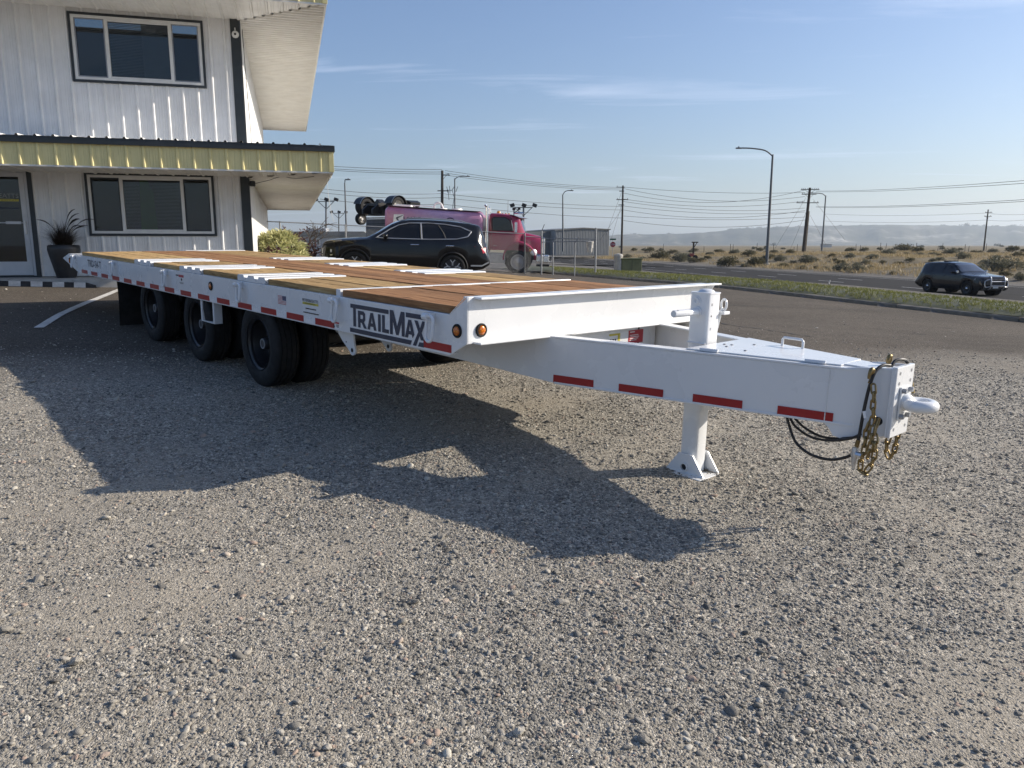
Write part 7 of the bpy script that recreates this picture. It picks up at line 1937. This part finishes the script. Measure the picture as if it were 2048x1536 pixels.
for a, b, c in ((613, 629, 457), (634, 652, 456.5)):
    xa, xb = (at(a, 463, 64) - lb).x, (at(b, 463, 64) - lb).x; MB().box(xa, xb, 2.0, 3.2, zt2 - 0.05, (at(a, c, 64) - lb).z).build('rooftop_unit', 'siding', LO, bevel=0.03)
fwb = at(1652, 494, 640); o = MB().box(-4.0, 4.0, -2, 2, -0.5, 2.2); FT = empty('white_trailer_home', 'tiny white trailer standing far off on the dry plain', 'trailer', Matrix.Translation(fwb)); o.build('body', 'stop_white', FT, bevel=0.2); MB().box(-4.1, 4.1, -2.1, 2.1, 2.2, 2.5).build('roof', 'warehouse_metal', FT)
# red farm implement in the scrub
mat('implement_red', (0.30, 0.045, 0.03), 0.5, var=0.2, dirt=0.3)
fi = hit(1383, 519); FI = empty('farm_implement', 'rusty red farm implement with an upright dark mast in the scrub', 'farm machine', Matrix.Translation(fi))
s_ = fi.y / 1563.0
q = MB(); q.box(-10 * s_, 8 * s_, -0.4, 0.4, 6 * s_, 9 * s_); q.box(-12 * s_, -9 * s_, -0.5, 0.5, 0, 9 * s_); q.box(6 * s_, 9 * s_, -0.5, 0.5, 0, 8 * s_); q.box(-4 * s_, 4 * s_, -0.3, 0.3, 9 * s_, 12 * s_); q.build('frame', 'implement_red', FI)
for x in (-8, 6): MB().lathe([(0.0, -0.1), (5 * s_, -0.1), (5 * s_, 0.1), (0.0, 0.1)], 14, (x * s_, -0.5, 4 * s_), (0, 1, 0)).build('wheel', 'rubber', FI)
q = MB(); q.box(1.5 * s_, 4.5 * s_, -0.1, 0.1, 9 * s_, 35 * s_); q.box(-1 * s_, 12 * s_, -0.1, 0.1, 33 * s_, 35 * s_); q.tube([(4 * s_, 0, 24 * s_), (10 * s_, 0, 34 * s_)], 0.8 * s_, 5); q.build('mast', 'pole_wood', FI)

# ------------------------------------------------------------------ scrub, grasses
def bush_mesh(kind, seed):
    rr = np.random.default_rng(seed); n = 1300; pos = []; dirs = []; tone = []
    nb = 26
    br_ = []
    for i in range(nb):
        a = rr.uniform(0, 6.283); h = rr.uniform(0.25, 1.0); r = math.sqrt(max(0.02, 1 - h * h * 0.8)) * rr.uniform(0.35, 0.95); br_.append((r * math.cos(a), r * math.sin(a), h * rr.uniform(0.75, 1.05), rr.uniform(0.16, 0.34), rr.uniform(0, 1)))
    for i in range(n):
        b = br_[rr.integers(nb)]; v = rr.normal(size=3); v /= np.linalg.norm(v); rad_ = b[3] * rr.uniform(0.5, 1.05)
        p = np.array([b[0], b[1], b[2] * 0.9]) * 0.82 + v * rad_; p[2] = max(p[2], 0.01)
        pos.append(p); d = v * 0.8 + np.array([p[0] * 0.5, p[1] * 0.5, 0.75]) + rr.normal(size=3) * 0.35; dirs.append(d); tone.append(0.35 * b[4] + 0.45 * rr.random() )
    me = leaves_mesh('foliage', pos, dirs, 0.20, 0.062, tone, kind); return me
BUSH = [(bush_mesh('leaf_sage', 1), 's'), (bush_mesh('leaf_sage', 2), 's'), (bush_mesh('leaf_olive', 3), 'o'), (bush_mesh('leaf_olive', 4), 'o')]
stem_me = MB()
for i in range(10):
    a = random.uniform(0, 6.28); stem_me.tube([(0, 0, -0.1), (0.3 * math.cos(a), 0.3 * math.sin(a), 0.35), (0.6 * math.cos(a), 0.6 * math.sin(a), 0.6)], [0.03, 0.02, 0.008], 4)
stem_me = stem_me.mesh('stem'); stem_me.materials.append(MATS['bark'])
LAB = {'s': 'grey green sagebrush growing in the dry sand beyond the road', 'o': 'olive brown rabbitbrush growing in the dry sand beyond the road'}
def bush(px, py, wpx, k, asp=0.72):
    p = hit(px, py); sc_ = wpx * p.y / 1538 / 2 / 0.95
    me, kd = BUSH[k % 4]
    o = empty('desert_bush', LAB[kd], 'bush', Matrix.Translation(p) @ Matrix.Rotation(random.uniform(0, 6.28), 4, 'Z') @ Matrix.Diagonal((sc_, sc_, sc_ * asp, 1)), 'sagebrush beyond the road' if kd == 's' else 'rabbitbrush beyond the road')
    a = bpy.data.objects.new('foliage', me); COL.objects.link(a); a.parent = o
    a = bpy.data.objects.new('stem', stem_me); COL.objects.link(a); a.parent = o
hand = [(1456, 533, 48, 2), (1512, 532, 38, 2), (1489, 534, 18, 0), (1566, 537, 27, 3), (1604, 539, 24, 0), (1614, 526, 36, 0), (1585, 530, 20, 0), (1683, 543, 36, 0), (1284, 521, 22, 0), (1321, 521, 44, 2), (1360, 524, 38, 0), (1402, 524, 24, 2), (1234, 519, 18, 3), (1255, 516, 18, 0), (1716, 545, 32, 0), (1740, 539, 22, 0), (1732, 529, 24, 0), (1713, 533, 18, 0), (1746, 518, 26, 0), (1776, 509, 28, 0), (1806, 504, 46, 2), (1835, 505, 24, 2), (2002, 541, 78, 1), (2024, 504, 26, 2), (1956, 546, 34, 0), (1926, 518, 28, 0), (1786, 549, 18, 3), (1902, 509, 32, 0), (2010, 553, 26, 3), (2042, 560, 30, 0), (1866, 512, 22, 0), (1560, 522, 26, 0), (1540, 517, 24, 3), (1498, 513, 30, 3), (1470, 508, 26, 0), (1438, 506, 22, 2), (1420, 511, 20, 0), (1345, 507, 22, 2), (1300, 504, 20, 3), (1268, 502, 14, 2), (1388, 503, 18, 3), (1650, 541, 18, 0), (1632, 538, 14, 3), (1700, 516, 20, 0), (1765, 527, 16, 3), (1664, 514, 16, 3), (1985, 506, 22, 0), (1948, 508, 18, 3), (1880, 521, 20, 0), (2035, 515, 26, 3), (1970, 527, 24, 0), (1820, 523, 20, 3), (1700, 503, 20, 2), (1728, 503, 18, 3), (1548, 506, 18, 0), (1580, 508, 20, 2), (1520, 502, 16, 3), (1415, 518, 16, 3), (1378, 514, 16, 0)]
rb_ = random.Random(5)
for _ in range(46):
    yy = 494 + 40 * rb_.random() ** 1.7; hand.append((rb_.uniform(1240, 2047), yy, 9 + (yy - 494) * rb_.uniform(0.25, 0.6), rb_.randint(0, 3)))
hand = [h for h in hand if road_d(*hit(h[0], h[1])[:2]) > 13.2]
for i, (a, b, c, k) in enumerate(hand): bush(a, b, c * 1.08, k + (i % 2 if k in (0, 2) else 0), random.uniform(0.6, 0.9))
def tufts(name, N_, area, hgt, wid, material, label, cat, zf, per=7, lean=0.45, accept=None):
    xs = RNG.uniform(area[0], area[1], N_); ys = RNG.uniform(area[2], area[3], N_)
    keep = np.ones(N_, bool) if accept is None else accept(xs, ys); xs, ys = xs[keep], ys[keep]; zs = zf(xs, ys); n = len(xs)
    pos = np.repeat(np.stack([xs, ys, zs], -1), per, 0); m_ = len(pos)
    pos[:, :2] += RNG.normal(0, hgt * 0.22, (m_, 2))
    d = np.stack([RNG.normal(0, lean, m_), RNG.normal(0, lean, m_), np.ones(m_)], -1)
    tone = np.repeat(RNG.random(n) * 0.6, per) + RNG.random(m_) * 0.4
    me = leaves_mesh(name, pos, d, hgt, wid, tone, material)
    return tag(obj(name, me, None), label, cat, kind='stuff')
tufts('dry_grass', 26000, (5, 110, 50, 170), 0.50, 0.055, 'dry_grass', 'pale dry bunch grass covering the sand beyond the road', 'grass', ground_z, 5, accept=lambda x, y: (road_d(x, y) > 14.5) & (fbm(x * 0.12, y * 0.12, 21) + RNG.random(len(x)) * 0.12 > 0.56) & (np.abs(x / y) < 0.72))
# grass verge: bank behind the kerb and its turf
KP = lambda s, k: K0 + KD * s + KN * k
rows = []
for s in np.arange(-22, 26.1, 0.5):
    r = []
    for k, dz in ((0.10, 0.085), (0.25, 0.125), (0.7, 0.18), (1.5, 0.20), (2.3, 0.15), (3.0, 0.02), (3.6, -0.12)):
        p = KP(s, k); b = K0 + KD * s; r.append((p.x, p.y, float(lot_z(b.x, b.y)) + dz + random.uniform(-0.015, 0.015)))
    rows.append(r)
leaf_mat('turf_soil', (0.075, 0.075, 0.028), (0.15, 0.135, 0.06), trans=0.0)
vg = MB().grid(rows).flip(); struct(vg.build('grass_verge', 'turf_soil', smooth=180))
def verge_z(x, y):
    k = kerb_k(x, y); b = lot_z(x - 0.916 * k, y - 0.401 * k); return b + np.interp(k, [0.1, 0.25, 0.7, 1.5, 2.3, 3.0, 3.6], [0.085, 0.125, 0.18, 0.20, 0.15, 0.02, -0.12]) - 0.01
tufts('verge_turf', 60000, (2, 22, 8, 48), 0.10, 0.012, 'verge_grass', 'short yellow green grass on the verge behind the kerb', 'grass', verge_z, 5, 0.6, accept=lambda x, y: (kerb_k(x, y) > 0.14) & (kerb_k(x, y) < 2.4 + 0.6 * fbm(x, y, 3)) & (np.abs(x / y) < 0.75))

# ------------------------------------------------------------------ desert fence posts
pm = MB().tube([(0, 0, -0.3), (0.03, 0, 1.9)], [0.07, 0.055], 6).mesh('fence_post'); pm.materials.append(MATS['pole_wood'])
for i, px in enumerate((1290, 1326, 1408, 1461, 1466, 1513, 1547, 1588, 1594, 1712, 1721, 1761, 1771, 1825, 1832, 1875, 1884, 1930, 1937, 1972)):
    Yp = 190 + 25 * math.sin(i * 1.7); p = at(px, 500, Yp); p.z = float(ground_z(p.x, p.y))
    o = bpy.data.objects.new('range_fence_post', pm); COL.objects.link(o); o.location = p; o.scale = (0.9, 0.9, random.uniform(0.85, 1.25)); o.rotation_euler = (random.uniform(-.05, .05), random.uniform(-.06, .06), 0)
    tag(o, 'thin weathered range fence post on the dry plain before the hills', 'fence post', 'range fence posts')

# ------------------------------------------------------------------ hills across the river
def hill_material():
    m, t, out = new_mat('bluff'); N = NT(t); pos = N.coord('Object')
    n = N.noise(N.mapping(pos, (0.0026, 0.0026, 0.012)), 1.0, 8, 0.62, 0.8); n2 = N.noise(pos, 0.012, 6, 0.7)
    c = N.ramp(n, [(0.40, (0.055, 0.058, 0.045)), (0.56, (0.115, 0.108, 0.085)), (0.64, (0.30, 0.28, 0.24)), (0.74, (0.58, 0.55, 0.49))])
    c = N.mix(N.ramp(n2, [(0.45, 0.0), (0.75, 0.5)]), c, (0.05, 0.055, 0.035))
    b = N.bsdf(c, 0.95, normal=N.bump(n2, 0.9, 12.0), spec=0.05); t.links.new(b.outputs[0], out.inputs[0]); MATS['bluff'] = m
hill_material()
HB = 4600.0
ridge = interp([(-700, 492), (400, 485), (1000, 480), (1250, 470.5), (1400, 467), (1440, 463), (1470, 458.5), (1540, 456), (1600, 453.5), (1700, 451.5), (1800, 450.5), (1880, 452), (1960, 453), (2048, 453.5), (2400, 450), (3000, 462)])
rows = []; pxs = np.arange(-700, 3000, 9)
for k in range(15):
    f = k / 14; row = []
    for px in pxs:
        top = at(px, ridge(px), HB)
        Yk = HB - 900 + f * 1000
        x = top.x * Yk / HB
        prof_h = sstep(0.06, 0.92, f) ** 1.15
        gul = fbm(np.array(px * 0.035 + f * 0.5), np.array(f * 2.0), 8, 4); gul2 = fbm(np.array(px * 0.12), np.array(f * 3.0), 18, 3)
        h = (top.z + 3) * float(prof_h) * (1 + 0.0 * f)
        h += (float(gul) - 0.5) * 55 * math.sin(math.pi * min(f * 1.05, 1)) + (float(gul2) - 0.5) * 22 * math.sin(math.pi * min(f * 1.05, 1))
        row.append((x, Yk, max(h, -6) if f > 0 else -8))
    rows.append(row)
for k in range(1, 4):
    rows.append([(p[0] * (1 + 0.06 * k), p[1] + 300 * k, p[2] - 20 * k) for p in rows[14]])
hl = MB().grid(rows); struct(hl.build('hills', 'bluff', smooth=180))
# trees along the rim and on the flat
def far_tree(seed):
    rr = np.random.default_rng(seed); n = 420; pos = []; dirs = []
    lob = [(rr.normal(0, 0.32), rr.normal(0, 0.32), rr.uniform(0.35, 0.8), rr.uniform(0.18, 0.34)) for _ in range(9)]
    for i in range(n):
        l = lob[rr.integers(9)]; v = rr.normal(size=3); v /= np.linalg.norm(v); pos.append((l[0] + v[0] * l[3], l[1] + v[1] * l[3], l[2] + v[2] * l[3] * 0.8)); dirs.append(v + rr.normal(size=3) * 0.5)
    return leaves_mesh('crown', pos, dirs, 0.16, 0.10, rr.random(n), 'leaf_far')
FTR = [far_tree(s) for s in (1, 2, 3)]
tk_ = MB().tube([(0, 0, -0.2), (0.02, 0, 0.3), (0, 0, 0.55)], [0.05, 0.04, 0.02], 6).mesh('trunk'); tk_.materials.append(MATS['bark'])
for i, (px, w) in enumerate(((1269, 8), (1277, 5), (1338, 7), (1462, 7), (1478, 6), (1495, 9), (1520, 8), (1533, 6), (1554, 8), (1575, 6), (1596, 7), (1618, 6), (1633, 5), (1680, 6), (1722, 6), (1887, 8), (1930, 14), (1945, 8), (1952, 8), (1966, 9), (1985, 7), (1995, 7), (2021, 9), (2029, 10))):
    p = at(px, ridge(px), HB); sc_ = w * 2.1 * HB / 1563 / 2
    o = empty('ridge_tree', 'far hazy tree on the rim of the bluffs', 'tree', Matrix.Translation((p.x * 1.012, p.y * 1.012, p.z - sc_ * 0.35)) @ Matrix.Diagonal((sc_, sc_, sc_ * 0.8, 1)), 'trees on the rim of the bluffs')
    a = bpy.data.objects.new('crown', FTR[i % 3]); COL.objects.link(a); a.parent = o; a = bpy.data.objects.new('trunk', tk_); COL.objects.link(a); a.parent = o
for i, (px, py, w, Y) in enumerate(((1996, 494, 15, 1500), (1545, 492, 14, 2200))):
    p = at(px, py + 1.5, Y); sc_ = w * Y / 1563 / 1.4
    o = empty('plain_tree', 'lone round hazy tree on the plain below the bluffs', 'tree', Matrix.Translation((p.x, p.y, p.z - 0.05 * sc_)) @ Matrix.Diagonal((sc_, sc_, sc_ * 0.8, 1)), 'lone trees on the plain')
    a = bpy.data.objects.new('crown', FTR[i % 3]); COL.objects.link(a); a.parent = o; a = bpy.data.objects.new('trunk', tk_); COL.objects.link(a); a.parent = o

# ------------------------------------------------------------------ gravel: loose stones over the yard
def stone_material():
    m, t, out = new_mat('stone'); N = NT(t)
    a = t.nodes.new('ShaderNodeAttribute'); a.attribute_type = 'INSTANCER'; a.attribute_name = 'tone'
    c = N.ramp(a.outputs['Fac'], [(0.0, (0.060, 0.059, 0.057)), (0.22, (0.130, 0.125, 0.114)), (0.5, (0.235, 0.220, 0.190)), (0.78, (0.41, 0.375, 0.315)), (0.93, (0.62, 0.58, 0.49)), (1.0, (0.40, 0.30, 0.235))])
    pos = N.coord('Object'); n = N.noise(pos, 3.0, 5, 0.7)
    c = N.mix(N.ramp(n, [(0.4, 0.0), (0.75, 0.45)]), c, (0.27, 0.24, 0.195))
    b = N.bsdf(c, 0.82, normal=N.bump(N.noise(pos, 7, 4, 0.7), 0.35, 0.15), spec=0.3); t.links.new(b.outputs[0], out.inputs[0]); MATS['stone'] = m
stone_material()
import bmesh
scol = bpy.data.collections.new('stone_shapes')
for k in range(9):
    bmx = bmesh.new(); bmesh.ops.create_icosphere(bmx, subdivisions=2, radius=1.0); rr = random.Random(90 + k)
    sx, sy, sz = rr.uniform(0.9, 1.35), rr.uniform(0.7, 1.0), rr.uniform(0.34, 0.60); ph = [rr.uniform(0, 6) for _ in range(6)]; rough_ = 0.10 if k < 5 else 0.24
    for v in bmx.verts:
        c = v.co; f = 1 + rough_ * (math.sin(2.3 * c.x + ph[0]) * math.sin(2.1 * c.y + ph[1]) + 0.7 * math.sin(3.1 * c.z + ph[2] + 1.7 * c.x)) + (rr.uniform(-0.10, 0.10) if k >= 5 else rr.uniform(-0.02, 0.02))
        v.co = Vector((c.x * sx * f, c.y * sy * f, c.z * sz * f))
    me = bpy.data.meshes.new('stone'); bmx.to_mesh(me); bmx.free(); me.materials.append(MATS['stone'])
    if k < 5: me.shade_smooth()
    scol.objects.link(bpy.data.objects.new('stone_shape_%d' % k, me))
def stones():
    XS, YS, S, Tn = [], [], [], []
    def layer(n, dens, s_lo, s_hi, powr, far, clump):
        x = RNG.uniform(-9.5, 10.5, n); y = RNG.uniform(1.2, 14.5, n); r = np.hypot(x, y)
        a = (np.abs(x) < 0.72 * y + 0.45)
        d = -0.165 * x + 0.986 * y - 8.30 + (fbm(x * 0.55, y * 0.55, 77) - 0.5) * 2.2
        inside = 1 - sstep(-0.8, 1.3, d) * 0.93
        area = 20.0 * 13.3
        patch = 0.15 + 1.05 * stony(x, y) if clump else np.ones(n)
        keep = a & (RNG.random(n) < dens(r) * inside * patch / (n / area))
        x, y, r = x[keep], y[keep], r[keep]
        u = RNG.random(len(x)); s = s_lo * (s_hi / s_lo) ** (u ** powr); s = s * (1 + far * np.maximum(0, r - 3))
        XS.append(x); YS.append(y); S.append(s); Tn.append(np.clip(RNG.normal(0.58, 0.23, len(x)), 0, 1))
    layer(2600000, lambda r: 8200 * np.exp(-(r - 2) / 2.4) + 800 * (r < 10.5), 0.0032, 0.0080, 1.5, 0.06, True)
    layer(300000, lambda r: 700 * np.exp(-(r - 2) / 3.4) + 90 * (r < 12), 0.0080, 0.016, 1.8, 0.02, True)
    layer(60000, lambda r: 30 * np.exp(-(r - 2) / 5.0) + 4, 0.015, 0.030, 2.4, 0.0, True)
    x, y, s, tn = map(np.concatenate, (XS, YS, S, Tn)); n = len(x)
    z = yard_z(x, y) + s * RNG.uniform(-0.30, 0.22, n)
    me = bpy.data.meshes.new('gravel'); me.from_pydata(np.stack([x, y, z], -1).tolist(), [], []); me.update()
    def attr(nm, typ, arr, key='value'):
        a = me.attributes.new(nm, typ, 'POINT'); a.data.foreach_set(key, np.ascontiguousarray(arr).ravel())
    attr('size', 'FLOAT', s.astype(np.float32)); attr('tone', 'FLOAT', tn.astype(np.float32)); attr('pick', 'INT', RNG.integers(0, 9, n).astype(np.int32))
    rot = np.stack([RNG.normal(0, 0.35, n), RNG.normal(0, 0.35, n), RNG.uniform(0, 6.283, n)], -1).astype(np.float32); attr('spin', 'FLOAT_VECTOR', rot, 'vector')
    o = obj('gravel', me, None); tag(o, 'loose grey and beige gravel stones spread over the yard', 'gravel', kind='stuff')
    ng = bpy.data.node_groups.new('scatter_gravel', 'GeometryNodeTree')
    ng.interface.new_socket('Geometry', in_out='INPUT', socket_type='NodeSocketGeometry'); ng.interface.new_socket('Geometry', in_out='OUTPUT', socket_type='NodeSocketGeometry')
    gi = ng.nodes.new('NodeGroupInput'); go = ng.nodes.new('NodeGroupOutput'); ip = ng.nodes.new('GeometryNodeInstanceOnPoints'); ci = ng.nodes.new('GeometryNodeCollectionInfo')
    ci.inputs['Collection'].default_value = scol; ci.inputs['Separate Children'].default_value = True; ci.inputs['Reset Children'].default_value = True
    def named(nm, typ):
        q = ng.nodes.new('GeometryNodeInputNamedAttribute'); q.data_type = typ; q.inputs[0].default_value = nm; return q.outputs[0]
    L_ = ng.links.new
    L_(gi.outputs[0], ip.inputs['Points']); L_(ci.outputs[0], ip.inputs['Instance']); ip.inputs['Pick Instance'].default_value = True
    L_(named('pick', 'INT'), ip.inputs['Instance Index']); L_(named('size', 'FLOAT'), ip.inputs['Scale'])
    er = ng.nodes.new('FunctionNodeEulerToRotation'); L_(named('spin', 'FLOAT_VECTOR'), er.inputs[0]); L_(er.outputs[0], ip.inputs['Rotation'])
    L_(ip.outputs[0], go.inputs[0])
    md = o.modifiers.new('scatter', 'NODES'); md.node_group = ng
    print('stones', n)
stones()

# ------------------------------------------------------------------ the hazy air
def haze():
    m, t, out = new_mat('haze_air'); v = t.nodes.new('ShaderNodeVolumePrincipled')
    v.inputs['Color'].default_value = (0.76, 0.88, 1.0, 1); v.inputs['Density'].default_value = 0.00013; v.inputs['Anisotropy'].default_value = 0.3
    t.links.new(v.outputs[0], out.inputs['Volume'])
    o = MB().box(-9500, 9500, -9500, 9500, -260, 330).build('haze', m); tag(o, 'thin pale haze filling the air toward the far bluffs', 'haze', kind='stuff'); return o
haze()
